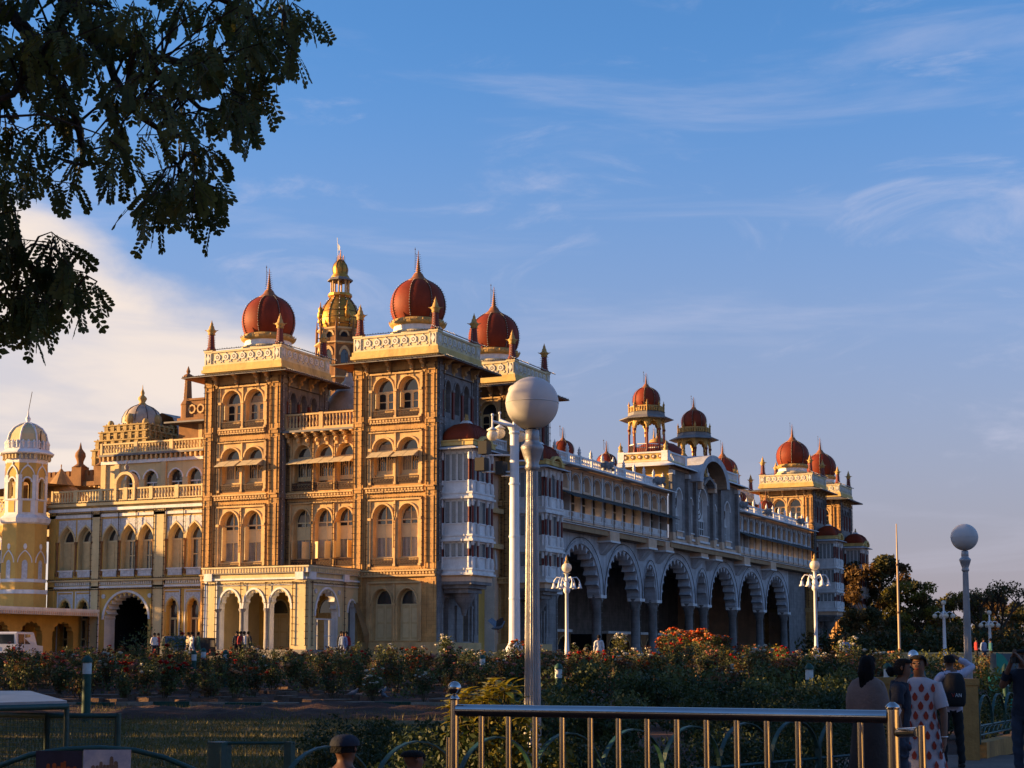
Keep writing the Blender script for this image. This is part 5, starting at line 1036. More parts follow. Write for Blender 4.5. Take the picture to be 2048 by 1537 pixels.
for x in (-103.9, -97.8, -95.2):
    d = MB(); d.box(x - .55, x + .55, 116.5, 117.6, 18.5, 20.3, 'brown_stone'); d.lathe(x, 117.0, [(.7, 20.3), (.3, 20.6), (.3, 20.8), (.5, 21.3), (.45, 21.6), (.15, 22.0), (.02, 22.6)], 10, 'brown_stone', True); d.build('urn_pinnacle', cr, co)
cr.location += Vector((-.9, 0, -1.25))
# ------------------------------------------------------------------ ground and garden
import numpy as np
FWD = Vector((-math.sin(HEAD), math.cos(HEAD))); RGT = Vector((math.cos(HEAD), math.sin(HEAD)))
def sstep(a, b, x): t = max(0.0, min(1.0, (x - a) / (b - a))); return t * t * (3 - 2 * t)
def gz(D, lat):
    top = 1.42 - 0.35 * sstep(8, 34, lat)
    return top * max(0.0, min(1.0, (D - 44) / 50.0)) if D < 400 else top
def at(D, lat, z=None):           # metres ahead of and beside the viewpoint -> world
    p = FWD * D + RGT * lat; return Vector((p.x, p.y, gz(D, lat) if z is None else z))
def lat_of(px, D): return (px - 1024) / 3247.0 * D
mat('soil', (0.060, 0.020, 0.009), 0.95, var=0.5, scale=0.8, bump=0.9, bscale=9)
mat('lawn', (0.115, 0.085, 0.024), 0.95, var=0.5, scale=1.5, bump=0.9, bscale=40)
mat('paving', (0.15, 0.105, 0.085), 0.85, var=0.3, scale=1.0, bump=0.4, bscale=20, streak=0.0)
mat('slab', (0.13, 0.075, 0.05), 0.9, var=0.4, scale=3, bump=0.5)
mat('kerb_green', (0.015, 0.06, 0.04), 0.8, var=0.35, scale=4, bump=0.3)
mat('kerb_white', (0.30, 0.235, 0.18), 0.8, var=0.35, scale=4, bump=0.3)
def leafmat(name, col, col2, var=0.45, rough=0.6, trans=0.25, scale=1.3):
    m = mat(name, col, rough, var=var, scale=scale, col2=col2, spec=0.3); t = m.node_tree; b = t.nodes['Principled BSDF']
    src = b.inputs['Base Color'].links[0].from_socket; tr = t.nodes.new('ShaderNodeBsdfTranslucent'); t.links.new(src, tr.inputs[0]); mx = t.nodes.new('ShaderNodeMixShader'); mx.inputs[0].default_value = trans
    t.links.new(b.outputs[0], mx.inputs[1]); t.links.new(tr.outputs[0], mx.inputs[2]); t.links.new(mx.outputs[0], t.nodes['Material Output'].inputs[0]); return m
leafmat('leaf_rose', (0.055, 0.085, 0.024), (0.11, 0.115, 0.03))
leafmat('leaf_dry', (0.11, 0.095, 0.026), (0.16, 0.13, 0.035))
leafmat('leaf_red', (0.12, 0.042, 0.016), (0.10, 0.05, 0.015))
leafmat('leaf_hedge', (0.018, 0.036, 0.010), (0.036, 0.055, 0.014))
leafmat('leaf_tree', (0.06, 0.082, 0.022), (0.12, 0.115, 0.026), trans=0.42)
leafmat('leaf_far', (0.040, 0.050, 0.016), (0.085, 0.075, 0.02), scale=0.35)
leafmat('leaf_rust', (0.115, 0.068, 0.02), (0.16, 0.085, 0.024), scale=0.35)
leafmat('leaf_croton', (0.28, 0.25, 0.025), (0.50, 0.40, 0.04), scale=5, rough=0.5)
leafmat('leaf_lime', (0.11, 0.11, 0.014), (0.22, 0.18, 0.02), scale=1.5)
mat('bark', (0.045, 0.028, 0.018), 0.9, var=0.4, scale=4, bump=0.8, bscale=14)
mat('stem', (0.055, 0.045, 0.02), 0.8, var=0.3, scale=5)
for nm, c in dict(bloom_red=(0.50, 0.012, 0.010), bloom_pink=(0.62, 0.24, 0.20), bloom_white=(0.72, 0.68, 0.58), bloom_orange=(0.66, 0.11, 0.02), bloom_peach=(0.66, 0.32, 0.16), bloom_yellow=(0.62, 0.42, 0.06)).items(): mat(nm, c, 0.6, var=0.25, scale=14, spec=0.3)
gm = MB(); Ds = [-60, -20, 0, 10, 20, 30, 40, 44] + list(range(48, 97, 4)) + [110, 150, 250, 500, 1200, 3500]; ls = [-1, -.6, -.35, -.2, -.1, 0, .1, .2, .35, .6, 1]
vv = []
for D in Ds:
    for l in ls: la = l * max(140, abs(D) * 1.3); p = at(D, la); vv.append((p.x, p.y, gz(D, la) - .02))
n = len(ls); gm.add(vv, [(j * n + i, j * n + i + 1, (j + 1) * n + i + 1, (j + 1) * n + i) for j in range(len(Ds) - 1) for i in range(n - 1)], 'soil', True)
tag(gm.build('ground'), kind='structure')
def sheet(name, pts, m, dz, z0=None):
    q = MB(); q.add([tuple(at(D, l)) for D, l in pts], [tuple(range(len(pts)))], m); o = q.build(name); o.location.z = dz; return tag(o, kind='structure')
sheet('lawn', [(11, -8), (11, 1.5), (24, 3.0), (42.5, -1.5), (43.2, -26), (30, -22)][::1], 'lawn', .006)
def grid_path(name, D0, D1, l0, l1, m, dz):
    q = MB(); nD = 14; nl = 4; v = []
    for i in range(nD + 1):
        for j in range(nl + 1):
            D = D0 + (D1 - D0) * i / nD; l = l0 + (l1 - l0) * j / nl; v.append(tuple(at(D, l)))
    q.add(v, [(i * 5 + j, i * 5 + j + 1, (i + 1) * 5 + j + 1, (i + 1) * 5 + j) for i in range(nD) for j in range(nl)], m); o = q.build(name); o.location.z = dz; return tag(o, kind='structure')
pave = grid_path('path', -30, 27.5, 3.2, 30, 'paving', .012)
road = grid_path('forecourt', 93.5, 104, -60, 40, 'paving', .02)
q = MB(); v = []; nD, nl = 22, 60; br_ = random.Random(3); hm_ = [[br_.random() for _ in range(24)] for _ in range(12)]
for i in range(nD + 1):
    for j in range(nl + 1):
        D = 42.6 + 6.4 * i / nD; l = -17.0 + 18.0 * j / nl; e_ = min(1, i / 3, (nD - i) / 3, j / 3, (nl - j) / 3); u_, w_ = i / nD * 10, j / nl * 22; a_, b_ = int(u_), int(w_); fu, fw2_ = u_ - a_, w_ - b_
        hh = hm_[a_][b_] * (1 - fu) * (1 - fw2_) + hm_[a_ + 1][b_] * fu * (1 - fw2_) + hm_[a_][b_ + 1] * (1 - fu) * fw2_ + hm_[a_ + 1][b_ + 1] * fu * fw2_
        p = at(D, l); v.append((p.x, p.y, p.z - .03 + e_ * (.03 + .24 * hh ** 1.6 + .05 * br_.random())))
q.add(v, [(i * (nl + 1) + j, i * (nl + 1) + j + 1, (i + 1) * (nl + 1) + j + 1, (i + 1) * (nl + 1) + j) for i in range(nD) for j in range(nl)], 'soil', True); tag(q.build('soil_bed'), kind='structure')
# grass tufts on the lawn
def blades(nn, D0, D1, l0f, l1f, h0, h1, m, name, seed, wd=.012):
    r = np.random.RandomState(seed); D = r.uniform(D0, D1, nn); l = r.uniform(0, 1, nn); la = np.array([l0f(d) + (l1f(d) - l0f(d)) * q for d, q in zip(D, l)])
    x = FWD.x * D + RGT.x * la; y = FWD.y * D + RGT.y * la; z = np.array([gz(d, q) for d, q in zip(D, la)]); a = r.uniform(0, 6.28, nn); h = r.uniform(h0, h1, nn); tx = r.normal(0, .35, nn) * h; ty = r.normal(0, .35, nn) * h
    v = np.zeros((nn, 3, 3)); v[:, 0] = np.stack([x - wd * np.cos(a), y - wd * np.sin(a), z], 1); v[:, 1] = np.stack([x + wd * np.cos(a), y + wd * np.sin(a), z], 1); v[:, 2] = np.stack([x + tx, y + ty, z + h], 1)
    me = bpy.data.meshes.new(name); me.from_pydata(v.reshape(-1, 3).tolist(), [], np.arange(nn * 3).reshape(-1, 3).tolist()); me.materials.append(MATS[m]); o = put(name, me); o['kind'] = 'stuff'; return o
tag(blades(5000, 42.5, 49, lambda d: -d * .34, lambda d: 0.5, .08, .22, 'leaf_dry', 'dry_grass', 5), 'dry tufts of grass on the heaped soil by the kerb', 'grass')
tag(blades(26000, 22, 43, lambda d: -d * .34, lambda d: -1.5 if d < 40 else -3, .04, .11, 'leaf_dry', 'grass', 3), 'short dark lawn grass in front of the flower beds', 'grass')
# striped kerb in front of the rose beds
kerb = tag(MB().build('kerb') if False else put('kerb', MB().mesh('kerb')), kind='structure')
q = MB(); q.box(-.55, .55, -.12, .12, -.1, .14, 'kerb_green'); kg = q.mesh('kerb_stone'); q = MB(); q.box(-.55, .55, -.12, .12, -.1, .14, 'kerb_white'); kw = q.mesh('kerb_stone')
kr = random.Random(4); la = -16.5; k = 0
while la < -.6:
    o = put('kerb_stone', kg if k % 2 else kw, kerb, at(49.4 + .25 * math.sin(la), la + .55), rz=HEAD + kr.uniform(-.03, .03)); o.rotation_euler.x = kr.uniform(-.03, .03); la += 1.12; k += 1
kerb2 = put('bed_edging', MB().mesh('bed_edging')); tag(kerb2, kind='structure')
sm = []
for i in range(5):
    q = MB(); n = 6; a0 = kr.uniform(0, 6); pts = [((.42 + .16 * kr.random()) * math.cos(a0 + 6.28 * j / n), (.26 + .1 * kr.random()) * math.sin(a0 + 6.28 * j / n)) for j in range(n)]
    q.add([(x, y, .12) for x, y in pts] + [(x * 1.06, y * 1.06, -.05) for x, y in pts], [tuple(range(n))] + [(j, j + n, (j + 1) % n + n, (j + 1) % n) for j in range(n)], 'slab'); sm.append(q.mesh('paving_slab'))
for i in range(130):
    D = 51 + 13 * kr.random() ** 1.4; la = kr.uniform(-.33 * D, .02 * D); o = put('paving_slab', sm[i % 5], kerb2, at(D, la), rz=kr.uniform(0, 3.1)); o.rotation_euler.x = kr.uniform(-.06, .06); o.scale = (kr.uniform(.7, 1.3),) * 3
# ------------------------------------------------------------------ leaf meshes
def leaf_cloud(name, centers, radii, count, size, m, seed, flat=.8, extra=None, droop=0.0, aspect=.55):
    """many small leaf quads through clump volumes -> one mesh"""
    r = np.random.RandomState(seed); C_ = np.array(centers, float); Rr = np.array(radii, float); w_ = Rr ** 2; idx = r.choice(len(C_), count, p=w_ / w_.sum())
    d = r.normal(size=(count, 3)); d /= np.linalg.norm(d, axis=1)[:, None]; rad = Rr[idx] * r.uniform(.35, 1.05, count) ** .6
    c = C_[idx] + d * rad[:, None] * np.array([1, 1, flat]); s = size * r.uniform(.6, 1.3, count)
    u = r.normal(size=(count, 3)); u[:, 2] -= droop; u /= np.linalg.norm(u, axis=1)[:, None]; nrm = d * .8 + r.normal(size=(count, 3)) * .7; v = np.cross(nrm, u); v /= np.linalg.norm(v, axis=1)[:, None] + 1e-9
    a = u * s[:, None]; b = v * (s * aspect)[:, None]
    V = np.stack([c - a, c + b * .9 - a * .1, c + a, c - b * .9 - a * .1], 1).reshape(-1, 3); Fc = np.arange(count * 4).reshape(-1, 4)
    me = bpy.data.meshes.new(name); me.from_pydata(V.tolist(), [], Fc.tolist())
    ml = [m] if isinstance(m, str) else list(m)
    for q_ in ml: me.materials.append(MATS[q_])
    if len(ml) > 1:
        cl_ = r.randint(0, len(ml), len(C_)); me.polygons.foreach_set('material_index', cl_[idx].astype(np.int32))
    me.update(); return me
def bloom(mb, c, r, m, seed=0):
    """rose head: cupped petals round a core"""
    rr = random.Random(seed); mb.ball(c, r * .55, m, 6, 4, 1.1)
    for ring, (k, q, lift) in enumerate(((5, .62, .3), (6, 1.0, .0))):
        for i in range(k):
            a = 6.283 * i / k + ring * .5 + rr.uniform(-.2, .2); ca, sa = math.cos(a), math.sin(a); w_ = r * .55 * q + r * .1
            p0 = (c[0] + ca * r * .2, c[1] + sa * r * .2, c[2] - r * .5); p1 = (c[0] + ca * r * q * .85 - sa * w_, c[1] + sa * r * q * .85 + ca * w_, c[2] + r * lift); p2 = (c[0] + ca * r * q * 1.1, c[1] + sa * r * q * 1.1, c[2] + r * (lift + .35)); p3 = (c[0] + ca * r * q * .85 + sa * w_, c[1] + sa * r * q * .85 - ca * w_, c[2] + r * lift)
            mb.add([p0, p1, p2, p3], [(0, 1, 2, 3)], m, True)
# rose bushes: eight plants, each with stems, leaves and its own blooms
ROSE = []
for i in range(8):
    rr = random.Random(40 + i); h = rr.uniform(.95, 1.35); cs = []; rs = []; st = MB(); tips = []
    for k in range(rr.randint(7, 10)):
        a = rr.uniform(0, 6.28); sp = rr.uniform(.08, .5); t = (math.cos(a) * sp, math.sin(a) * sp, h * rr.uniform(.6, 1.05)); st.tube([(t[0] * .1, t[1] * .1, -.05), (t[0] * .6, t[1] * .6, t[2] * .5), t], [.014, .011, .007], 'stem', 4, True); tips.append(t)
        for q_ in (.45, .65, .85, 1.0): cs.append((t[0] * (q_ * .6 + .4), t[1] * (q_ * .6 + .4), t[2] * q_)); rs.append(rr.uniform(.13, .22))
    fol = leaf_cloud('foliage', cs, rs, 620, .052, ['leaf_rose', 'leaf_rose', 'leaf_rust', 'leaf_rose', 'leaf_hedge', 'leaf_red'], 60 + i)
    ROSE.append((fol, st.mesh('stem'), tips, h))
BL = {}
def rose_blooms(i, col, nb, rad, seed):
    key = (i, col, nb, seed % 3)
    if key not in BL:
        rr = random.Random(seed); mb = MB(); tips = ROSE[i][2][:]; rr.shuffle(tips)
        for t in tips[:nb]: bloom(mb, (t[0] + rr.uniform(-.06, .06), t[1] + rr.uniform(-.06, .06), t[2] + rr.uniform(.02, .12)), rad * rr.uniform(.8, 1.2), 'bloom_' + col, rr.randint(0, 99))
        BL[key] = mb.mesh('blooms')
    return BL[key]
RCOL = ['red', 'pink', 'white', 'orange', 'peach', 'yellow', 'white', 'pink', 'red', None, 'peach', None]
RLAB = {'red': 'leafy rose bush with red blooms in the garden beds', 'pink': 'leafy rose bush with pink blooms in the garden beds', 'white': 'leafy rose bush with white blooms in the garden beds', 'orange': 'leafy rose bush with orange blooms in the garden beds',
        'peach': 'leafy rose bush with peach blooms in the garden beds', 'yellow': 'leafy rose bush with yellow blooms in the garden beds', None: 'leafy rose bush without blooms in the garden beds'}
gr = random.Random(11); nrose = 0
rows = [52.0, 54.6, 57.4, 60.4, 63.6, 67.0, 70.6, 74.4, 78.2, 82.0, 85.6]
for ri, D0 in enumerate(rows):
    la = -.335 * D0; sp = .95 + .01 * ri
    while la < .24 * D0:
        D = D0 + gr.uniform(-.7, .7); l = la + gr.uniform(-.35, .35); la += sp * gr.uniform(.8, 1.35) * (1.45 if ri < 3 else 1.12)
        if ri < 2 and gr.random() < .25: continue
        if l > 0 and D < 56: continue
        i = gr.randrange(8); col = gr.choice(RCOL); sc_ = gr.uniform(.75, 1.2) * (1.0 if ri < 8 else .8)
        if nrose >= 292: continue
        pxl = 1024 + 3247 * l / D; rowt = ('front row by the kerb', 'second row', 'third row', 'fourth row', 'fifth row', 'sixth row', 'seventh row', 'eighth row', 'third row from the back', 'second row from the back', 'back row')[ri]
        land = 'minaret' if pxl < 110 else 'great archway' if pxl < 310 else 'parked cars' if pxl < 415 else 'porch arches' if pxl < 600 else 'porch side arch' if pxl < 730 else 'near corner tower' if pxl < 880 else 'near oriel' if pxl < 1060 else 'first big arches' if pxl < 1320 else 'middle arches' if pxl < 1480 else 'far arches'
        t = thing('rose_bush', RLAB[col].replace(' in the garden beds', '') + ', ' + rowt + ', below the ' + land, 'rose bush', at(D, l), gr.uniform(0, 6.28), 'rose bushes of the garden, ' + (col or 'no') + ' blooms'); t.scale = (sc_ * gr.uniform(.9, 1.15), sc_ * gr.uniform(.9, 1.15), sc_)
        put('foliage', ROSE[i][0], t); put('stem', ROSE[i][1], t); nrose += 1
        if col: put('blooms', rose_blooms(i, col, gr.choice((3, 4, 6, 8)), .078, gr.randint(0, 50)), t, kind='stuff')
# low leafy cover between the bushes
for nm, (D0, D1, nn, sd) in dict(a=(53, 90, 30000, 5),).items():
    r = np.random.RandomState(sd); cs = []; rs = []
    for k in range(1500):
        D = r.uniform(D0, D1); l = r.uniform(-.34 * D, .24 * D); p = at(D, l)
        if D < 60 and r.rand() < .7: continue
        cs.append((p.x, p.y, p.z + .18)); rs.append(r.uniform(.25, .5))
    o = put('ground_cover', leaf_cloud('ground_cover', cs, rs, nn, .07, ['leaf_rose', 'leaf_red', 'leaf_rust', 'leaf_rose'], 9, .6)); tag(o, 'low tangled dark green and rusty undergrowth between the roses', 'undergrowth', kind='stuff')
# ------------------------------------------------------------------ special shrubs
def shrub(name, label, cat, D, px, h, wd, m, count, size, seed, blooms=None, nb=0, br=.07, lean=0, group=None, z=None):
    rr = random.Random(seed); l = lat_of(px, D); t = thing(name, label, cat, at(D, l, z), rr.uniform(0, 6.28), group); cs = []; rs = []
    for k in range(26):
        a = rr.uniform(0, 6.28); q_ = rr.random() ** .6; zz_ = rr.uniform(.25, 1.0); w_ = wd / 2 * math.sqrt(max(.05, 1 - (zz_ - .4) ** 2 * 1.6)); cs.append((math.cos(a) * q_ * w_, math.sin(a) * q_ * w_, zz_ * h * .92)); rs.append(h * .16 + .05)
    put('foliage', leaf_cloud('foliage', cs, rs, count, size, m, seed), t)
    s_ = MB()
    for k in range(7): c = cs[k]; s_.tube([(0, 0, -.1), (c[0] * .5, c[1] * .5, c[2] * .5), c], [.03, .02, .01], 'stem', 5)
    s_.build('stem', t)
    if blooms:
        b = MB()
        for k in range(nb):
            c = rr.choice(cs); d = Vector((rr.gauss(0, 1), rr.gauss(0, 1), rr.gauss(.6, 1))).normalized() * (h * .16 + .08); bloom(b, (c[0] + d.x, c[1] + d.y, c[2] + abs(d.z) * .8), br * rr.uniform(.7, 1.2), blooms if isinstance(blooms, str) else rr.choice(blooms), k)
        b.build('blooms', t, kind='stuff')
    return t
shrub('flowering_shrub', 'broad shrub covered in bright orange flowers in front of the arcade', 'shrub', 84, 1372, 1.95, 3.6, ['leaf_rose', 'leaf_lime'], 2600, .07, 3, ['bloom_orange', 'bloom_orange', 'bloom_peach'], 330, .085)
shrub('flowering_shrub', 'smaller shrub with fewer orange flowers right of the broad orange one', 'shrub', 85, 1450, 1.5, 1.8, ['leaf_rose', 'leaf_red'], 1300, .07, 5, ['bloom_orange', 'bloom_red'], 60, .07)
shrub('yellow_shrub', 'small yellow leaved shrub below the last arches of the arcade', 'shrub', 82, 1553, 1.15, 1.0, ['leaf_lime', 'leaf_croton'], 900, .07, 6, ['bloom_yellow', 'bloom_red'], 30, .06)
shrub('white_rose_tree', 'standard rose with a head of white blooms below the far oriels', 'rose bush', 80, 1692, 1.75, 1.0, ['leaf_lime', 'leaf_rose'], 900, .06, 7, 'bloom_white', 40, .10)
shrub('white_rose_tree', 'tall white rose standing in front of a column of the arcade', 'rose bush', 84, 1240, 1.6, .9, ['leaf_lime', 'leaf_rose'], 800, .06, 8, 'bloom_white', 22, .10)
shrub('white_rose_tree', 'white rose below the corner of the near stone tower', 'rose bush', 78, 900, 1.7, 1.2, ['leaf_rose'], 900, .06, 9, 'bloom_white', 20, .10)
shrub('tall_rose', 'tall rose with large red blooms in front of the great archway', 'rose bush', 62, 268, 2.3, 1.6, ['leaf_rose'], 700, .06, 12, 'bloom_red', 9, .13)
shrub('tall_rose', 'tall rose with red blooms beside the parked cars', 'rose bush', 62, 350, 2.1, .9, ['leaf_rose'], 500, .06, 13, 'bloom_red', 7, .14)
# croton in front of the lamp post
t = thing('croton_shrub', 'yellow green croton shrub with long leaves beside the near lamp post', 'shrub', at(14.2, lat_of(975, 14.2))); rr = random.Random(2)
def long_leaf(L_, w_, m_='leaf_croton'):
    mb = MB(); n = 5; v = []
    for i in range(n + 1):
        s_ = i / n; ww = w_ * math.sin(math.pi * min(1, s_ * .96 + .04)) ** .7; z = L_ * (.22 * s_ - .42 * s_ * s_); v += [(L_ * s_, -ww, z + ww * .25), (L_ * s_, 0, z), (L_ * s_, ww, z + ww * .25)]
    mb.add(v, [(i * 3 + j, i * 3 + j + 1, (i + 1) * 3 + j + 1, (i + 1) * 3 + j) for i in range(n) for j in range(2)], m_, True); return mb.mesh('leaf')
LL = [long_leaf(.155, .034), long_leaf(.13, .031), long_leaf(.175, .036)]
for k in range(42):
    a = rr.uniform(0, 6.28); q_ = rr.random() ** .55; c = Vector((math.cos(a) * q_ * .42, math.sin(a) * q_ * .36, 1.50 - .34 * q_ ** 2 - (k / 42) ** 1.5 * .55 * rr.random())); st_ = MB(); st_.tube([(c.x * .5, c.y * .5, c.z - .45), (c.x * .85, c.y * .85, c.z - .2), c], [.010, .008, .005], 'stem', 5); st_.build('stem', t)
    for j in range(7):
        o = put('leaf', LL[(k + j) % 3], t, c - Vector((0, 0, .012 * j)), rz=j * 2.4 + rr.uniform(-.3, .3)); o.rotation_euler.y = -.55 + .13 * j + rr.uniform(-.15, .15); o.scale = (rr.uniform(.75, 1.05),) * 3
put('undergrowth', leaf_cloud('undergrowth', [(0, 0, .4), (.3, .1, .6), (-.3, .1, .6), (.1, -.2, .85), (.45, .2, .7), (-.2, 0, .95), (.25, 0, .98), (0, .2, 1.05)], [.4, .35, .35, .3, .3, .28, .28, .25], 2600, .035, ['leaf_hedge', 'leaf_lime', 'leaf_hedge'], 3), t, kind='stuff')
# hedges on the right half of the foreground
def hedge(name, label, D0, l0, D1, l1, wd, h, count, size, m, seed, cat='hedge'):
    p0 = at(D0, l0); p1 = at(D1, l1); d = (p1 - p0); L_ = d.length; r = np.random.RandomState(seed); n = max(3, int(L_ / .45)); cs = []; rs = []
    for i in range(n * 3):
        s_ = r.rand(); c = p0 + d * s_; c += Vector((r.uniform(-wd, wd) * .4, r.uniform(-wd, wd) * .4, 0)); zz_ = r.uniform(.15, .78) * h * (1 + .18 * math.sin(s_ * L_ * .9 + seed)); cs.append((c.x, c.y, c.z + zz_)); rs.append(r.uniform(.22, .38) * (h / .9))
    o = put(name, leaf_cloud(name, cs, rs, count, size, m, seed)); o['label'] = label; o['category'] = cat; return o
hedge('hedge', 'dark leafy hedge directly behind the left half of the green hoop fence', 14.6, -1.3, 17.6, 2.2, 1.4, 1.0, 22000, .025, 'leaf_hedge', 21)
hedge('hedge', 'dark leafy hedge behind the right half of the green hoop fence', 18.5, 2.0, 24.0, 5.2, 1.6, 1.0, 20000, .028, 'leaf_hedge', 22)
hedge('hedge', 'long low dark hedge across the middle right of the garden', 27, .3, 31, 6.6, 2.0, 1.1, 20000, .036, 'leaf_hedge', 23)
hedge('hedge', 'dark hedge just beyond the croton shrub', 21, -.6, 24, 2.6, 1.8, 1.05, 9000, .04, ['leaf_hedge', 'leaf_rose'], 31)
hedge('hedge', 'second dark hedge nearer the rose beds on the right', 38, .6, 41, 9.8, 2.4, 1.3, 12000, .058, ['leaf_hedge', 'leaf_rose'], 24)
hedge('hedge', 'rambling dark shrubs in the middle of the garden right of the near lamp', 46, .8, 49, 11.4, 3.0, 1.35, 11000, .07, ['leaf_rose', 'leaf_hedge', 'leaf_rose', 'leaf_red'], 32)
hedge('hedge', 'dark shrubby border left of the hoop fence under the lawn edge', 16.5, -2.1, 24, -.9, 1.5, .85, 16000, .026, 'leaf_hedge', 25)
hedge('hedge', 'olive green sunlit clipped hedge behind the right fence', 42, 12.2, 46, 18.0, 2.0, 1.30, 5000, .055, ['leaf_lime', 'leaf_far'], 26)
hedge('hedge', 'dark hedge directly behind the fence right of the yellow pillar', 28.6, 7.9, 33.5, 14.5, 1.0, 1.0, 7000, .04, 'leaf_hedge', 27)
hedge('hedge', 'dark hedge behind the visitors left of the pillar', 31, 6.0, 34, 9.6, 1.6, 1.2, 7000, .045, ['leaf_hedge', 'leaf_rose'], 33)
hedge('hedge', 'reddish flowering border at the far right end of the garden', 58, 12.5, 66, 22, 3.0, 1.3, 8000, .07, ['leaf_rose', 'leaf_rust', 'leaf_lime'], 28)
hedge('shrub_belt', 'belt of dark shrubs at the foot of the far trees on the right', 150, lat_of(1660, 150), 150, lat_of(2110, 150), 8.0, 3.4, 9000, .22, ['leaf_far', 'leaf_hedge', 'leaf_rust'], 41, 'shrubs')
# ------------------------------------------------------------------ trees
def tree_mesh(seed, h, spread, trunk_h, nclump, leaves, size, m, flat=.75):
    rr = random.Random(seed); tk = MB(); cs = []; rs = []; base = [(0, 0, -.3), (.1, .05, trunk_h * .5), (.05, -.05, trunk_h)]; tk.tube(base, [h * .035, h * .027, h * .022], 'bark', 9)
    for k in range(nclump):
        a = rr.uniform(0, 6.28); q_ = rr.random() ** .55; z = trunk_h + (h - trunk_h) * (rr.random() ** .8); env = math.sqrt(max(.08, 1 - ((z - trunk_h) / (h - trunk_h + .01) - .35) ** 2 * 1.7)); c = (math.cos(a) * q_ * spread * env, math.sin(a) * q_ * spread * env, z); cs.append(c); rs.append(rr.uniform(.10, .2) * spread + .3)
        if k < 16: tk.tube([(.05, -.05, trunk_h * .85), (c[0] * .4, c[1] * .4, trunk_h + (c[2] - trunk_h) * .45), c], [h * .014, h * .009, .03], 'bark', 6)
    return tk.mesh('trunk'), leaf_cloud('crown', cs, rs, leaves, size, m, seed, flat)
TM = [tree_mesh(1, 12, 5.2, 1.6, 70, 11000, .25, ['leaf_far', 'leaf_far', 'leaf_rust']), tree_mesh(2, 11, 4.8, 1.3, 62, 9500, .24, ['leaf_far', 'leaf_rust', 'leaf_far', 'leaf_lime']), tree_mesh(3, 9, 4.6, .9, 58, 8500, .22, ['leaf_far', 'leaf_far', 'leaf_rust'])]
def place_tree(i, label, p, s, rz, group=None, name='broadleaf_tree'):
    t = thing(name, label, 'tree', p, rz, group); t.scale = s if isinstance(s, tuple) else (s, s, s); put('trunk', TM[i][0], t); put('crown', TM[i][1], t); return t
for i, D, px, s, lab in ((0, 205, 1758, 1.05, 'tall dark rounded tree directly behind the far oriels'), (1, 200, 1818, .86, 'rounded tree sloping down right of the tallest one behind the flagpole'), (2, 175, 1730, .62, 'low rusty green tree at the foot of the tall one'), (2, 210, 1868, .72, 'dark tree behind the two small lamp posts'),
                         (1, 215, 1925, .80, 'rust tinged tree behind the right globe lamp'), (0, 225, 1985, .72, 'broad dark tree near the right edge of the picture'), (2, 220, 2040, .85, 'tree cut by the right edge of the picture'), (1, 230, 1895, .55, 'small tree in the gap left of the right globe lamp'), (2, 190, 1780, .55, 'bushy low tree beside the flagpole foot')):
    place_tree(i, lab, at(D, lat_of(px, D)), s, i * 1.3 + px)
def bare_tree(label, D, px, h, seed):
    rr = random.Random(seed); t = thing('sparse_tree', label, 'tree', at(D, lat_of(px, D))); mb = MB(); tips = []
    def grow(p, d, l, r, k):
        q_ = p + d * l; mb.tube([p, (p + q_) / 2 + Vector((rr.uniform(-.1, .1), rr.uniform(-.1, .1), 0)) * l * .4, q_], [r, r * .85, r * .7], 'bark', 5)
        if k == 0: tips.append(tuple(q_)); return
        for j in range(3): grow(q_, (d + Vector((rr.uniform(-.9, .9), rr.uniform(-.9, .9), rr.uniform(-.15, .5)))).normalized(), l * rr.uniform(.6, .8), r * .62, k - 1)
    grow(Vector((0, 0, 0)), Vector((0, 0, 1)), h * .36, h * .03, 4); mb.build('trunk', t); put('crown', leaf_cloud('crown', tips, [.55] * len(tips), 900, .16, ['leaf_far', 'leaf_rust'], seed), t)
bare_tree('sparse tree with open branches left of the right edge', 160, 2005, 8.2, 5); bare_tree('sparse thin tree just right of the right globe lamp', 165, 1968, 7.6, 8)
# row of garden trees left of the picture whose shade lies over the garden
for k, (D, dl, s, i) in enumerate(((21.5, -21, .97, 0), (29.2, -24, .95, 1), (36.5, -26, 1.0, 0), (43, -28, .95, 1), (50, -30, 1.0, 0), (57, -31, .95, 1), (64, -33, .8, 0), (71, -35, .62, 1), (77.5, -37, .5, 2), (84, -42, .62, 2), (10.2, -19, .82, 0), (4.5, -19, .5, 2), (0, -18.5, .58, 2), (-3, -18, .55, 2), (120.5, -58, 1.08, 0), (127, -62, 1.0, 1), (133, -66, .7, 2), (-8, -17, .9, 0), (-13, -10, .95, 1), (-14, -3, .9, 0), (-15, 4, .95, 1), (-14, 11, .85, 0), (-13, 18, .8, 2))):
    place_tree(i, 'leafy unseen tree in the shade row along the garden and added behind the viewer', at(D, dl), s, k * 1.7, 'trees in the row along the garden', 'shade_tree')  # trees behind the viewer are added, unseen, to block low sky reflections
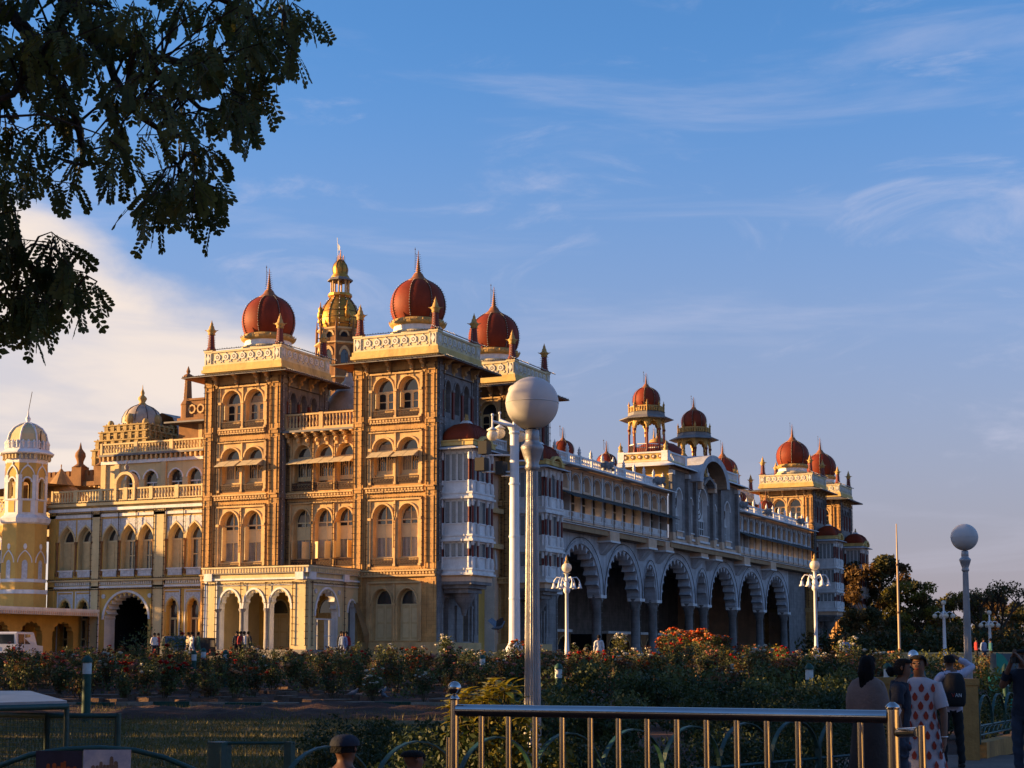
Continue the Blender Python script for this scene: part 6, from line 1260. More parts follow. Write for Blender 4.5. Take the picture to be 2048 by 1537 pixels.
# ------------------------------------------------------------------ near tree with hanging feathery leaves
nt_ = thing('pinnate_tree', 'near tree reaching in from upper left with dark drooping feathery leaves', 'tree', at(11.5, -7.2)); no = -nt_.location
def W3(px, py_, D):
    h = (py_ - 961) / 3228.0; return None
def pix(px, py_, D):      # picture direction at a real distance -> world point of the tree's own volume
    fx = (px - 1024) / 3228.0; fy = -(py_ - 961) / 3228.0; cp, sp_ = math.cos(PITCH), math.sin(PITCH)
    f3 = Vector((FWD.x * cp, FWD.y * cp, sp_)); u3 = Vector((-FWD.x * sp_, -FWD.y * sp_, cp)); r3 = Vector((RGT.x, RGT.y, 0)); d = f3 + r3 * fx + u3 * fy
    return Vector((0, 0, ZC)) + d * D
limbs = [([(-420, 900, 11.5), (-380, 420, 11.5), (-200, 60, 11.6), (-40, -120, 11.8), (180, -160, 12)], [.24, .2, .15, .10, .06]), ([(-200, 60, 11.6), (30, 20, 11.9), (75, 120, 12), (150, 220, 12.2), (165, 330, 12.3)], [.10, .06, .045, .03, .015]),
         ([(-40, -120, 11.8), (140, 0, 12), (185, 70, 12.2), (300, 120, 12.6), (420, 130, 12.8), (560, 90, 12.9)], [.08, .055, .045, .035, .025, .012]), ([(-380, 420, 11.5), (-120, 440, 12), (0, 500, 12.3), (100, 552, 12.5), (150, 580, 12.6)], [.12, .06, .035, .022, .010]),
         ([(-120, 440, 12), (-20, 560, 12.2), (20, 620, 12.3), (80, 650, 12.4)], [.05, .03, .02, .010]), ([(140, 0, 12), (60, 150, 11.6), (-20, 230, 11.4), (-150, 260, 11.3)], [.04, .03, .02, .015]), ([(185, 70, 12.2), (250, 190, 12), (330, 290, 12.2), (380, 370, 12.3)], [.04, .028, .02, .010]),
         ([(300, 120, 12.6), (400, 220, 12.9), (480, 230, 13)], [.03, .018, .008]), ([(-40, -120, 11.8), (300, -60, 13), (470, 20, 13.4), (600, 90, 13.4)], [.05, .035, .025, .01])]
tb = MB(); LP = []
for pts, rad in limbs:
    P3 = [pix(*p) for p in pts]; sp3 = []; rd3 = []
    for i in range(len(P3) - 1):
        for k in range(4): s_ = k / 4; sp3.append(P3[i].lerp(P3[i + 1], s_) + Vector((rnd.uniform(-1, 1), rnd.uniform(-1, 1), rnd.uniform(-1, 1))) * .03); rd3.append(rad[i] * (1 - s_) + rad[i + 1] * s_)
    sp3.append(P3[-1]); rd3.append(rad[-1]); LP += sp3; tb.tube([p + no for p in sp3], rd3, 'bark', 7)
trk = [at(11.5, -7.2) + no, at(11.5, -7.15, 1.5) + no, pix(-420, 900, 11.5) + no]; tb.tube(trk, [.34, .28, .24], 'bark', 10)
# foliage silhouette areas (upper mass, right sprays, lower two sprays)
areas = [([(-200, -120), (500, -120), (560, 0), (510, 190), (470, 270), (430, 330), (390, 420), (340, 440), (240, 420), (150, 420), (60, 400), (-120, 460)], 152, (10.9, 13.4)), ([(520, 20), (590, 30), (615, 90), (605, 120), (540, 130), (500, 120)], 13, (12.6, 13.4)), ([(470, 150), (530, 190), (500, 250), (430, 270)], 8, (12.5, 13.3)),
         ([(-40, 470), (70, 480), (180, 550), (215, 610), (150, 615), (40, 560), (-40, 540)], 18, (11.8, 12.8)), ([(-40, 590), (60, 590), (105, 630), (95, 665), (30, 680), (-40, 650)], 11, (11.9, 12.7)), ([(-60, 370), (45, 370), (35, 470), (-60, 480)], 9, (11.6, 12.6)), ([(330, 390), (400, 380), (395, 430), (330, 440)], 9, (11.8, 12.8))]
def inside(p, poly):
    c = False; n = len(poly)
    for i in range(n):
        a, b = poly[i], poly[i - 1]
        if (a[1] > p[1]) != (b[1] > p[1]) and p[0] < (b[0] - a[0]) * (p[1] - a[1]) / (b[1] - a[1]) + a[0]: c = not c
    return c
lr = random.Random(5); V = []; Fc = []; twigs = MB()
def leaflet(c, ax, nv, L_, w_):
    s_ = ax.cross(nv).normalized(); o = len(V); V.extend([tuple(c), tuple(c + ax * L_ * .35 + s_ * w_ * .8), tuple(c + ax * L_ * .78 + s_ * w_), tuple(c + ax * L_), tuple(c + ax * L_ * .78 - s_ * w_), tuple(c + ax * L_ * .35 - s_ * w_ * .8)]); Fc.append((o, o + 1, o + 2, o + 3, o + 4, o + 5))
def compound(p, d, L_):
    side = d.cross(Vector((lr.uniform(-1, 1), lr.uniform(-1, 1), .3))).normalized(); nv = side.cross(d).normalized(); n = lr.randint(6, 8); q_ = p.copy(); dd = d.copy()
    for i in range(n):
        st_ = L_ / n; q2 = q_ + dd * st_; dd = (dd + Vector((0, 0, -.13))).normalized(); sz = (.044 + .018 * i / n) * lr.uniform(.9, 1.15)
        for sg in (-1, 1): ax = (side * sg + dd * .65 + Vector((0, 0, -.18))).normalized(); leaflet(q2, ax, nv + Vector((lr.uniform(-.3, .3), lr.uniform(-.3, .3), lr.uniform(-.3, .3))), sz, sz * .27)
        q_ = q2
    leaflet(q_, dd, nv, .06, .018); twigs.tube([p, (p + q_) / 2, q_], .003, 'stem', 3, False)
for poly, cnt, (d0, d1) in areas:
    xs = [p[0] for p in poly]; ys = [p[1] for p in poly]; k = 0
    while k < cnt:
        p = (lr.uniform(min(xs), max(xs)), lr.uniform(min(ys), max(ys)))
        if not inside(p, poly): continue
        k += 1; c = pix(p[0], p[1] - 40, lr.uniform(d0, d1)); near = min(LP, key=lambda q_: (q_ - c).length); dirn = (c - near); 
        if dirn.length > .05: twigs.tube([near + no, near.lerp(c, .5) + Vector((0, 0, .08)) + no, c + no], [.012, .009, .005], 'bark', 4, False)
        tw_ = Vector((lr.uniform(-1, 1), lr.uniform(-1, 1), lr.uniform(-.7, .1))).normalized(); c2 = c + tw_ * .28; twigs.tube([c + no, c2 + no], .005, 'bark', 3, False)
        for j in range(lr.randint(5, 7)):
            s_ = j / 6; a = Vector((lr.uniform(-1, 1), lr.uniform(-1, 1), lr.uniform(-1.3, -.1))).normalized(); compound(c.lerp(c2, s_) + no, (a + tw_ * .3).normalized(), lr.uniform(.17, .27))
me = bpy.data.meshes.new('foliage'); me.from_pydata(V, [], Fc); me.materials.append(MATS['leaf_tree']); put('foliage', me, nt_); cr_ = random.Random(8); cc = [at(cr_.uniform(9.5, 18), cr_.uniform(-10.5, -6.0), cr_.uniform(4.7, 8.0)) + no for _ in range(80)]; put('crown', leaf_cloud('crown', cc, [.8] * 80, 26000, .075, 'leaf_tree', 77), nt_)  # off-frame crown foliage added to shade the near lamp globe
for q_ in cc[:14]: tb.tube([pix(-380, 420, 11.5) + no, q_], [.06, .02], 'bark', 5)
tb.build('limbs', nt_); twigs.build('twigs', nt_, kind='stuff')
# ------------------------------------------------------------------ street furniture
def pz(px, py_, D):               # picture direction at horizontal distance D -> world point
    fy = -(py_ - 961) / 3228.0; return pix(px, py_, D / (math.cos(PITCH) - math.sin(PITCH) * fy))
mat('pole_grey', (0.34, 0.33, 0.34), 0.42, metal=0.35, var=0.2, scale=4, streak=0.35, dark=(0.16, 0.15, 0.15), spec=0.5, bump=0.15, bscale=30)
mat('pole_white', (0.68, 0.69, 0.72), 0.45, var=0.12, scale=2, streak=0.25, spec=0.5)
mat('globe', (0.62, 0.60, 0.60), 0.5, var=0.08, scale=2, spec=0.25, streak=0.15, dark=(0.35, 0.34, 0.34))
mat('globe_warm', (0.74, 0.66, 0.52), 0.35, var=0.08, spec=0.5)
mat('black_rubber', (0.012, 0.012, 0.013), 0.6, var=0.2)
mat('steel', (0.44, 0.43, 0.43), 0.13, metal=1.0, var=0.12, scale=9)
mat('fence_green', (0.010, 0.055, 0.048), 0.5, var=0.3, scale=8, spec=0.5, bump=0.2)
mat('bollard_green', (0.010, 0.060, 0.045), 0.6, var=0.3, scale=6)
mat('band_white', (0.60, 0.60, 0.58), 0.6, var=0.25, scale=9)
mat('tin', (0.28, 0.28, 0.30), 0.4, metal=0.5, var=0.3, scale=3, streak=0.3)
def milky(m, w_):
    t_ = MATS[m].node_tree; b_ = t_.nodes['Principled BSDF']; tr = t_.nodes.new('ShaderNodeBsdfTranslucent'); tr.inputs[0].default_value = (.75, .73, .72, 1); mx = t_.nodes.new('ShaderNodeMixShader'); mx.inputs[0].default_value = w_
    t_.links.new(b_.outputs[0], mx.inputs[1]); t_.links.new(tr.outputs[0], mx.inputs[2]); t_.links.new(mx.outputs[0], t_.nodes['Material Output'].inputs[0])
milky('globe', .2); milky('globe_warm', .3)
def globe_lamp(name, label, D, px, hz):
    p = at(D, lat_of(px, D)); t = thing(name, label, 'lamp post', p); H = hz - p.z
    mb = MB(); n = 20; prof = [(.17, 0), (.17, .35), (.12, .45), (.085, .55), (.052, H - .62)]
    vs = []; fs = []
    for r, z in prof:
        for i in range(n * 2): a = math.pi * i / n; q = r * (1.0 if i % 2 else .90); vs.append((q * math.cos(a), q * math.sin(a), z))
    k = n * 2; mb.add(vs, [(j * k + i, j * k + (i + 1) % k, (j + 1) * k + (i + 1) % k, (j + 1) * k + i) for j in range(len(prof) - 1) for i in range(k)], 'pole_grey', False); mb.build('pole', t)
    c = MB(); z = H - .62; c.lathe(0, 0, [(.055, z - .02), (.07, z), (.07, z + .02), (.06, z + .05), (.085, z + .12), (.10, z + .17), (.11, z + .2), (.10, z + .22), (.075, z + .24), (.065, z + .26), (.07, z + .27), (.065, z + .36), (.055, z + .37)], 20, 'pole_grey', True); c.build('collar', t)
    c = MB(); c.lathe(0, 0, [(.035, z + .35), (.035, z + .43), (.11, z + .44), (.115, z + .47), (.09, z + .475)], 18, 'black_rubber', True); c.build('socket', t)
    g = MB(); R_ = .25; pr = [(max(.001, R_ * math.sin(math.pi * i / 24)), H - R_ * math.cos(math.pi * i / 24)) for i in range(2, 25)]; g.lathe(0, 0, pr, 40, 'globe', True, cap=False); go = g.build('globe', t)
    s = MB(); s.lathe(0, 0, [(.2485, H - .006), (.2525, H - .004), (.2525, H + .004), (.2485, H + .006)], 40, 'globe', True, cap=False); s.build('seam', go)
    return t
globe_lamp('globe_lamp', 'large white globe lamp on fluted grey pole in front of the palace corner', 15.0, 1065, pz(1063, 807, 15).z)
globe_lamp('globe_lamp', 'globe lamp on grey pole right of the flagpole', 30.0, 1936, pz(1933, 1075, 30).z)
# tall white post with hanging globes
D = 86.0; base = at(D, lat_of(1029, D)); t = thing('tall_lamp_post', 'tall white fluted post with four hanging globes behind the near lamp', 'lamp post', base); H = pz(1022, 852, D).z - base.z
mb = MB(); mb.lathe(0, 0, [(.55, -.2), (.55, .5), (.42, .7), (.48, .9), (.36, 1.1), (.30, 1.3), (.235, H - .5), (.3, H - .4), (.26, H - .3), (.4, H)], 16, 'pole_white', False)
for z in (3.5, 6.8, H - 3.2): mb.lathe(0, 0, [(.3, z), (.31, z + .04), (.3, z + .1)], 16, 'pole_white', True, cap=False)
mb.build('pole', t); k = 0
for a, ln, dz in ((R(180 + 25), 1.3, .1), (R(180 - 28), .9, .5), (R(-10), .9, -.05), (R(70), .9, .3)):
    a += HEAD; e = Vector((math.cos(a) * ln, math.sin(a) * ln, H + .1 + dz * .6)); m_ = MB(); m_.tube([(0, 0, H - .05), e], [.11, .07], 'pole_white', 8); m_.tube([e + Vector((0, 0, .35)), e, e + Vector((0, 0, -.35))], .045, 'pole_white', 6); m_.ball(e + Vector((0, 0, .35)), .09, 'pole_white', 6, 5); m_.lathe(e.x, e.y, [(.06, e.z - .3), (.32, e.z - .48), (.2, e.z - .5)], 12, 'pole_white', True); am = m_.build('arm', t)
    g = MB(); g.ball(e + Vector((0, 0, -.75)), .30, 'globe_warm', 20, 14); g.build('globe', t)
g = MB(); g.ball((0, 0, H + 1.9), .34, 'globe_warm', 20, 14); g.build('globe', t); g = MB(); g.tube([(0, 0, H), (0, 0, H + 1.6)], [.1, .06], 'pole_white', 8); g.build('arm', t)
for sx, z, w_ in ((-1.6, H - 1.3, .5), (-1.75, H - 2.2, .55), (1.2, H - 1.6, .5), (-.7, H - 2.4, .45)):
    v = RGT * sx; m_ = MB(); m_.tube([(0, 0, z - .3), (v.x, v.y, z - .3)], .05, 'pole_white', 6); m_.box(v.x - w_ / 2, v.x + w_ / 2, v.y - .3, v.y + .3, z - .25, z + .45, 'black_rubber'); m_.build('floodlight', t)
# ornate lamps with drooping arms
def ornate(label, D, px, yt, group):
    b = at(D, lat_of(px, D)); t = thing('ornate_lamp', label, 'lamp post', b); H = pz(px, yt, D).z - b.z
    mb = MB(); mb.lathe(0, 0, [(.28, -.1), (.28, .25), (.18, .4), (.2, .6), (.12, .8), (.095, 1.4), (.085, H - 1.35), (.15, H - 1.28), (.2, H - 1.15), (.12, H - 1.0), (.16, H - .85), (.08, H - .7), (.09, H - .35), (.2, H - .28)], 14, 'pole_white', True); mb.build('pole', t)
    g = MB(); g.ball((0, 0, H), .26, 'globe_warm', 18, 12); g.build('globe', t); g = MB(); g.lathe(0, 0, [(.12, H + .22), (.14, H + .28), (.05, H + .4), (.08, H + .46), (.01, H + .62)], 8, 'gilt', True); g.build('finial', t)
    for k in range(6):
        a = k * math.pi / 3 + .3; c, s_ = math.cos(a), math.sin(a); pts = [(.08 * c, .08 * s_, H - .75), (.3 * c, .3 * s_, H - .52), (.52 * c, .52 * s_, H - .5), (.66 * c, .66 * s_, H - .68), (.68 * c, .68 * s_, H - .82)]; m_ = MB(); m_.tube(pts, .03, 'pole_white', 6); m_.lathe(.68 * c, .68 * s_, [(.05, H - .8), (.09, H - .98), (.15, H - 1.08), (.1, H - 1.08)], 8, 'pole_white', True); m_.build('arm', t)
    for k in range(4): a = k * 1.571; m_ = MB(); m_.tube([(.1 * math.cos(a), .1 * math.sin(a), H - 1.1), (.3 * math.cos(a), .3 * math.sin(a), H - .95), (.32 * math.cos(a), .32 * math.sin(a), H - 1.15)], .025, 'pole_white', 5); m_.build('scroll', t)
ornate('ornate white lamp with curled arms before the first arch of the arcade', 84, 1134, 1136, None)
ornate('ornate white lamp with curled arms in front of the far stone towers', 84, 1633, 1131, None)
def small_lamp(label, D, px, yt, yb):
    b = at(D, lat_of(px, D)); t = thing('small_lamp_post', label, 'lamp post', b); H = pz(px, yt, D).z - b.z
    mb = MB(); mb.lathe(0, 0, [(.2, -.2), (.2, .3), (.13, .5), (.1, H - 1.0), (.16, H - .9), (.06, H - .7), (.06, H - .15)], 10, 'pole_white', True); mb.build('pole', t)
    g = MB(); g.ball((0, 0, H), .17, 'globe_warm', 12, 8); g.build('globe', t)
    for k in range(4):
        a = HEAD + k * math.pi / 2; c, s_ = math.cos(a) * .62, math.sin(a) * .62; m_ = MB(); m_.tube([(0, 0, H - .85), (c * .6, s_ * .6, H - .62), (c, s_, H - .72)], .035, 'pole_white', 5); m_.build('arm', t); g = MB(); g.ball((c, s_, H - .92), .17, 'globe_warm', 12, 8); g.build('globe', t)
small_lamp('small five globe lamp post left of the right globe lamp', 112, 1890, 1206, 1318); small_lamp('small five globe lamp post right of the right globe lamp', 118, 1981, 1226, 1318)
D = 100; b = at(D, lat_of(1799.5, D)); t = thing('flagpole', 'bare slender wooden flagpole in front of the dark trees', 'flagpole', b); H = pz(1793, 1048, D).z - b.z
mat('varnish', (0.44, 0.31, 0.20), 0.5, var=0.2, scale=2); mb = MB(); mb.tube([(0, 0, -.1), (0, 0, H * .72), (0, 0, H)], [.085, .06, .03], 'varnish', 10); mb.build('pole', t); mb = MB()
for z in (H * .36, H * .7): mb.lathe(0, 0, [(.07, z), (.11, z + .03), (.11, z + .1), (.07, z + .13)], 10, 'iron', True)
mb.build('collar', t)
# ------------------------------------------------------------------ stainless railing
A = pz(909, 1430, 7.45); B = pz(1785, 1424, 6.6); zr = (A.z + B.z) / 2; A.z = B.z = zr
def along(px):                     # point of the railing line seen at picture column px
    lo, hi = -.2, 1.3
    for _ in range(40):
        m_ = (lo + hi) / 2; p = A.lerp(B, m_); d = p - Vector((0, 0, ZC)); q = 1024 + 3247 * (d.x * RGT.x + d.y * RGT.y) / (d.x * FWD.x + d.y * FWD.y)
        if q < px: lo = m_
        else: hi = m_
    return A.lerp(B, lo)
t = thing('steel_railing', 'polished stainless steel railing with slim uprights in the foreground', 'railing', Vector((A.x, A.y, 0))); ro = -t.location
dr = (B - A).normalized()
mb = MB(); mb.tube([A + ro + dr * .015, B + ro - dr * .02], .027, 'steel', 24); mb.build('top_rail', t)
mb = MB(); mb.tube([A + ro + Vector((0, 0, -1.22)), B + ro + Vector((0, 0, -1.22))], .019, 'steel', 12); mb.build('bottom_rail', t)
for px in (963, 1017, 1070, 1124, 1180, 1236, 1293, 1352, 1411, 1471, 1531, 1593, 1655, 1717):
    p = along(px) + ro; mb = MB(); mb.tube([(p.x, p.y, .19), (p.x, p.y, zr - .02)], .0135, 'steel', 14); mb.build('upright', t)
p = A + ro; mb = MB(); mb.tube([(p.x, p.y, 0), (p.x, p.y, zr + .05)], .0195, 'steel', 18); mb.lathe(p.x, p.y, [(.02, zr + .045), (.026, zr + .05), (.020, zr + .058), (.010, zr + .072)], 14, 'steel', True); mb.ball((p.x, p.y, zr + .1), .031, 'steel', 20, 14); mb.build('end_post', t)
p = B + ro + dr * .0; mb = MB(); mb.tube([(p.x, p.y, 0), (p.x, p.y, zr + .035)], .0255, 'steel', 20); mb.lathe(p.x, p.y, [(.0265, zr + .03), (.029, zr + .034), (.029, zr + .042), (.020, zr + .052), (.009, zr + .060)], 20, 'steel', True); mb.build('end_post', t)
q1 = pz(1798, 1466, 6.55) + ro; q2 = pz(1836, 1464, 6.3) + ro; mb = MB(); mb.tube([q1, q2], .019, 'steel', 14); mb.build('side_rail', t); q3 = pz(1843, 1452, 6.28) + ro; mb = MB(); mb.tube([(q3.x, q3.y, 0), q3], .014, 'steel', 14); mb.build('upright', t)
q1 = pz(896, 1475, 7.9) + ro; mb = MB(); mb.tube([(q1.x, q1.y, 0), q1], .010, 'steel', 10); mb.build('upright', t)
# ------------------------------------------------------------------ green hoop fences
def hoop_fence(label, p0, p1, n, ztop, zbase=0.0, lattice=True):
    t = thing('hoop_fence', label, 'fence', p0); d = p1 - p0; d.z = 0; L_ = d.length; d.normalize(); st = L_ / n; zr_ = ztop - st * .44; ps = Vector((-d.y, d.x, 0)); hm = MB(); h = []
    for i in range(n):
        m_ = MB(); pts = [(st * .5 - st * .5 * math.cos(math.pi * k / 14), zr_ - zbase + (ztop - zr_) * math.sin(math.pi * k / 14)) for k in range(15)]; v = []
        for u, z in pts:
            q = d * (st * i + u)
            for a, b_ in ((-.022, -.006), (.022, -.006), (.022, .006), (-.022, .006)):
                c = Vector((st * .5 - u, 0, 0)); rr_ = math.hypot(st * .5 - u, z - zr_ + zbase) + 1e-6; w_ = q + ps * a + d * (-(st * .5 - u) / rr_ * b_) ; v.append((w_.x, w_.y, z + (z - zr_ + zbase) / rr_ * b_ + zbase))
        k = len(pts); m_.add(v, [(j * 4 + e, j * 4 + (e + 1) % 4, (j + 1) * 4 + (e + 1) % 4, (j + 1) * 4 + e) for j in range(k - 1) for e in range(4)], 'fence_green'); m_.build('hoop', t)
    def bar(u0, z0, u1, z1, r): a = d * u0; b_ = d * u1; m_.tube([(a.x, a.y, z0), (b_.x, b_.y, z1)], r, 'fence_green', 4, False)
    m_ = MB(); bar(0, zr_, L_, zr_, .016); m_.build('rail', t); m_ = MB(); bar(0, zbase + .1, L_, zbase + .1, .016); m_.build('rail', t)
    m_ = MB(); k = int(L_ / .11)
    for i in range(k + 1): bar(L_ * i / k, zbase + .1, L_ * i / k, zr_, .006)
    if lattice:
        k = n * 3; zc_ = (zr_ + zbase) / 2 + .08
        for i in range(k):
            a, b_ = L_ * i / k, L_ * (i + 1) / k; c = (a + b_) / 2; bar(a, zr_ - .02, c, zc_, .008); bar(b_, zr_ - .02, c, zc_, .008); bar(c, zc_, a, zbase + .12, .008); bar(c, zc_, b_, zbase + .12, .008)
    m_.build('lattice_bars', t, kind='stuff')
    for i in range(0, n + 1, 4): q = d * (st * i); m_ = MB(); m_.box(q.x - .03, q.x + .03, q.y - .03, q.y + .03, zbase - .05, zr_ + .1, 'fence_green'); m_.build('post', t)
    return t
hoop_fence('green iron hoop fence running behind the steel railing', at(11.6, lat_of(560, 11.6)), at(18.6, lat_of(1800, 18.6)), 10, 1.0)
fb0 = at(26.6, lat_of(1953, 26.6), .0); fb1 = at(33.5, lat_of(2110, 33.5), 0)
hoop_fence('green iron hoop fence on low wall right of the yellow pillar', fb0 + Vector((0, 0, 0)), fb1, 7, 1.02, .28)
# low yellow wall and pillars
t = thing('garden_wall', 'low yellow plaster wall with end pillar at the right path', 'wall', fb0); d = (fb1 - fb0); L_ = d.length; d.normalize(); ps = Vector((-d.y, d.x, 0))
mat('pillar_yellow', (0.42, 0.215, 0.065), 0.85, var=0.3, scale=3, streak=0.7, dark=(0.16, 0.08, 0.03), bump=0.4)
mb = MB(); a, b_ = ps * .12, -ps * .12; mb.hexa([tuple(a) [:2] + (-.05,), tuple(b_)[:2] + (-.05,), tuple(b_ + d * L_)[:2] + (-.05,), tuple(a + d * L_)[:2] + (-.05,), tuple(a)[:2] + (.27,), tuple(b_)[:2] + (.27,), tuple(b_ + d * L_)[:2] + (.27,), tuple(a + d * L_)[:2] + (.27,)], 'pillar_yellow'); mb.build('wall', t)
def pillar(name, label, D, px0, px1, ytop, rz=0):
    a = lat_of(px0, D); b_ = lat_of(px1, D); p = at(D, (a + b_) / 2, 0); w_ = (b_ - a); zt = pz((px0 + px1) / 2, ytop, D).z; t_ = thing(name, label, 'pillar', p, HEAD + rz)
    m_ = MB(); m_.box(-w_ / 2, w_ / 2, -w_ / 2 * .8, w_ / 2 * .8, -.05, zt - .1, 'pillar_yellow'); m_.build('shaft', t_); m_ = MB(); m_.box(-w_ / 2 - .02, w_ / 2 + .02, -w_ / 2 * .8 - .02, w_ / 2 * .8 + .02, zt - .1, zt, 'pillar_yellow'); m_.build('cap', t_)
pillar('yellow_pillar', 'square yellow plaster pillar beside the person with a backpack', 26.2, 1914, 1950, 1358); pillar('yellow_pillar', 'yellow plaster pillar behind the woman with the shawl', 25.0, 1752, 1795, 1355)
# short square green gate posts with a thin rail, lower left
t = thing('gate_frame', 'low green frame of two square posts and thin top rail on the lawn', 'gate', at(12.0, lat_of(508, 12))); go = -t.location; z1 = pz(440, 1484, 12).z
for px, w_ in ((442, .065), (582, .03)):
    p = at(12.0, lat_of(px, 12.0)) + go; m_ = MB(); m_.box(p.x - w_, p.x + w_, p.y - w_, p.y + w_, 0, z1, 'fence_green'); m_.build('post', t)
p = at(12, lat_of(455, 12), z1 - .01) + go; q = at(12, lat_of(592, 12), z1 - .01) + go; m_ = MB(); m_.tube([p, q], .012, 'fence_green', 6); m_.build('rail', t); m_ = MB(); p2 = p.copy(); q2 = q.copy(); p2.z = q2.z = .15; m_.tube([p2, q2], .012, 'fence_green', 6); m_.build('rail', t)
# wire mesh enclosure with tin roof
t = thing('mesh_enclosure', 'green wire mesh enclosure with tilted tin roof at the left edge', 'enclosure', at(12.5, lat_of(110, 12.5))); mo = -t.location; zt = pz(200, 1432, 12.5).z
c0 = at(12.5, lat_of(98, 12.5)) + mo; c1 = at(12.5, lat_of(240, 12.5)) + mo; c2 = at(12.9, lat_of(-60, 12.9)) + mo
for a, b_ in ((c0, c1), (c2, c0)):
    m_ = MB()
    for z in (zt, .35): m_.tube([(a.x, a.y, z), (b_.x, b_.y, z)], .022, 'fence_green', 6)
    for q in (a, b_): m_.tube([(q.x, q.y, 0), (q.x, q.y, zt + .02)], .022, 'fence_green', 6)
    m_.build('panel_frame', t); m_ = MB()
    for i in range(1, 22): q = a.lerp(b_, i / 22); m_.tube([(q.x, q.y, .35), (q.x, q.y, zt)], .0025, 'fence_green', 3, False)
    for i in range(1, 28): z = .35 + (zt - .35) * i / 28; m_.tube([(a.x, a.y, z), (b_.x, b_.y, z)], .0025, 'fence_green', 3, False)
    m_.build('wire_mesh', t, kind='stuff')
r0 = pz(-90, 1382, 12.2) + mo; r1 = pz(60, 1382, 13.2) + mo; r2 = pz(134, 1402, 12.0) + mo; r3 = pz(-90, 1408, 11.2) + mo; m_ = MB(); up_ = Vector((0, 0, .02))
m_.hexa([tuple(v - up_) for v in (r3, r2, r1, r0)] + [tuple(v) for v in (r3, r2, r1, r0)], 'tin'); m_.build('tin_roof', t); m_ = MB(); m_.tube([r3 - up_ * 2, r2 - up_ * 2], .025, 'fence_green', 6); m_.tube([r2 - up_ * 2, r1 - up_ * 2], .02, 'fence_green', 6); m_.build('roof_frame', t)
for r_ in (r3, r2): m_ = MB(); m_.tube([(r_.x, r_.y, 0), (r_.x, r_.y, r_.z - .03)], .02, 'fence_green', 6); m_.build('post', t)
# hoop stand with two printed pictures
t = thing('picture_stand', 'arched green stand with two printed palace pictures at the bottom left', 'picture stand', at(6.0, lat_of(165, 6.0))); po = -t.location
arc_ = [pz(-60, 1560, 6.0), pz(0, 1532, 6.0), pz(60, 1510, 6.0), pz(130, 1499, 6.0), pz(200, 1496, 6.0), pz(270, 1501, 6.0), pz(330, 1516, 6.0), pz(400, 1545, 6.0), pz(430, 1570, 6.0)]
m_ = MB(); m_.tube([Vector((arc_[0].x, arc_[0].y, 0)) + po] + [p + po for p in arc_] + [Vector((arc_[-1].x, arc_[-1].y, 0)) + po], .010, 'fence_green', 8); m_.build('hoop', t)
mat('print_night', (0.035, 0.025, 0.04), 0.5, var=0.3, scale=20); mat('print_orange', (0.42, 0.09, 0.015), 0.5, var=0.5, scale=40); mat('print_sky', (0.42, 0.40, 0.50), 0.5, var=0.25, scale=14, col2=(0.6, 0.5, 0.45)); mat('print_brown', (0.24, 0.14, 0.09), 0.5, var=0.5, scale=60)
def print_(px0, px1, y0, bg, fg, seed):
    a = pz(px0, y0, 5.985); b_ = pz(px1, y0, 5.985); w_ = (b_ - a).length; m_ = MB(); f_ = F(m_, a.x + po.x, a.y + po.y, (b_ - a).x / w_, (b_ - a).y / w_); hz = a.z; lo = hz - w_ * 1.25; r_ = random.Random(seed)
    f_.box(0, w_, lo, hz, -.003, 0, bg); u = .005; sk = []
    while u < w_ - .01:
        wd = r_.uniform(.006, .018); hh = w_ * (.42 + .28 * math.sin(3.14 * (u / w_)) * r_.uniform(.5, 1.2)); sk.append((u, min(u + wd, w_ - .004), hh)); u += wd
    base = hz - w_ * .95
    for u0, u1, hh in sk:
        f_.box(u0, u1 - .0004, base, base + hh, .0004, .001, fg)
        if u1 - u0 > .012: m2 = [((u0 + u1) / 2 + (u1 - u0) * .45 * math.cos(k * .628), base + hh + .004 + (u1 - u0) * .5 * math.sin(k * .628)) for k in range(10)]; f_.slab(m2, .0006, .0012, fg)
    m_.build('picture', t)
print_(72, 165, 1502, 'print_night', 'print_orange', 1); print_(167, 262, 1500, 'print_sky', 'print_brown', 2)
# green bollards with a white band
BM = MB(); BM.lathe(0, 0, [(.115, -.2), (.11, 1.2)], 14, 'bollard_green', True); BS = BM.mesh('shaft'); BM = MB(); BM.lathe(0, 0, [(.114, 1.2), (.114, 1.48)], 14, 'band_white', True); BB = BM.mesh('band'); BM = MB(); BM.lathe(0, 0, [(.135, 1.48), (.135, 1.53), (.1, 1.6), (.03, 1.66)], 14, 'bollard_green', True); BC = BM.mesh('cap')
for px, ytop, D, s, lab in ((175, 1311, 41, 1.0, 'tall green bollard with white band at left, nearest to the lawn'), (388, 1301, 62, .85, 'green bollard left of the close pair by the porch'), (407, 1296, 64, .85, 'green bollard with white band beside the porch corner pillar'), (451, 1300, 60, .8, 'green bollard in front of the first porch arch'),
                            (965, 1309, 58, .85, 'green bollard below the near corner tower'), (1117, 1327, 46, .9, 'green bollard right of the near lamp post'), (1618, 1327, 44, .95, 'green bollard with white band left of the woman with the shawl'), (1774, 1326, 44, .9, 'green bollard behind the group of visitors')):
    zt_ = pz(px, ytop, D).z; l = lat_of(px, D); b = at(D, l); t = thing('bollard', lab, 'bollard', (b.x, b.y, zt_ - 1.66 * s), 0, 'garden bollards'); t.scale = (s, s, s); put('shaft', BS, t); put('band', BB, t); put('cap', BC, t)
    if zt_ - 1.66 * s > b.z: t.scale = (s, s, (zt_ - b.z) / 1.66); t.location.z = b.z
b = at(31, lat_of(2009, 31)); t = thing('bollard', 'slim green post behind the right hoop fence', 'bollard', b); t.scale = (.5, .5, .92); put('shaft', BS, t); put('band', BB, t); put('cap', BC, t)
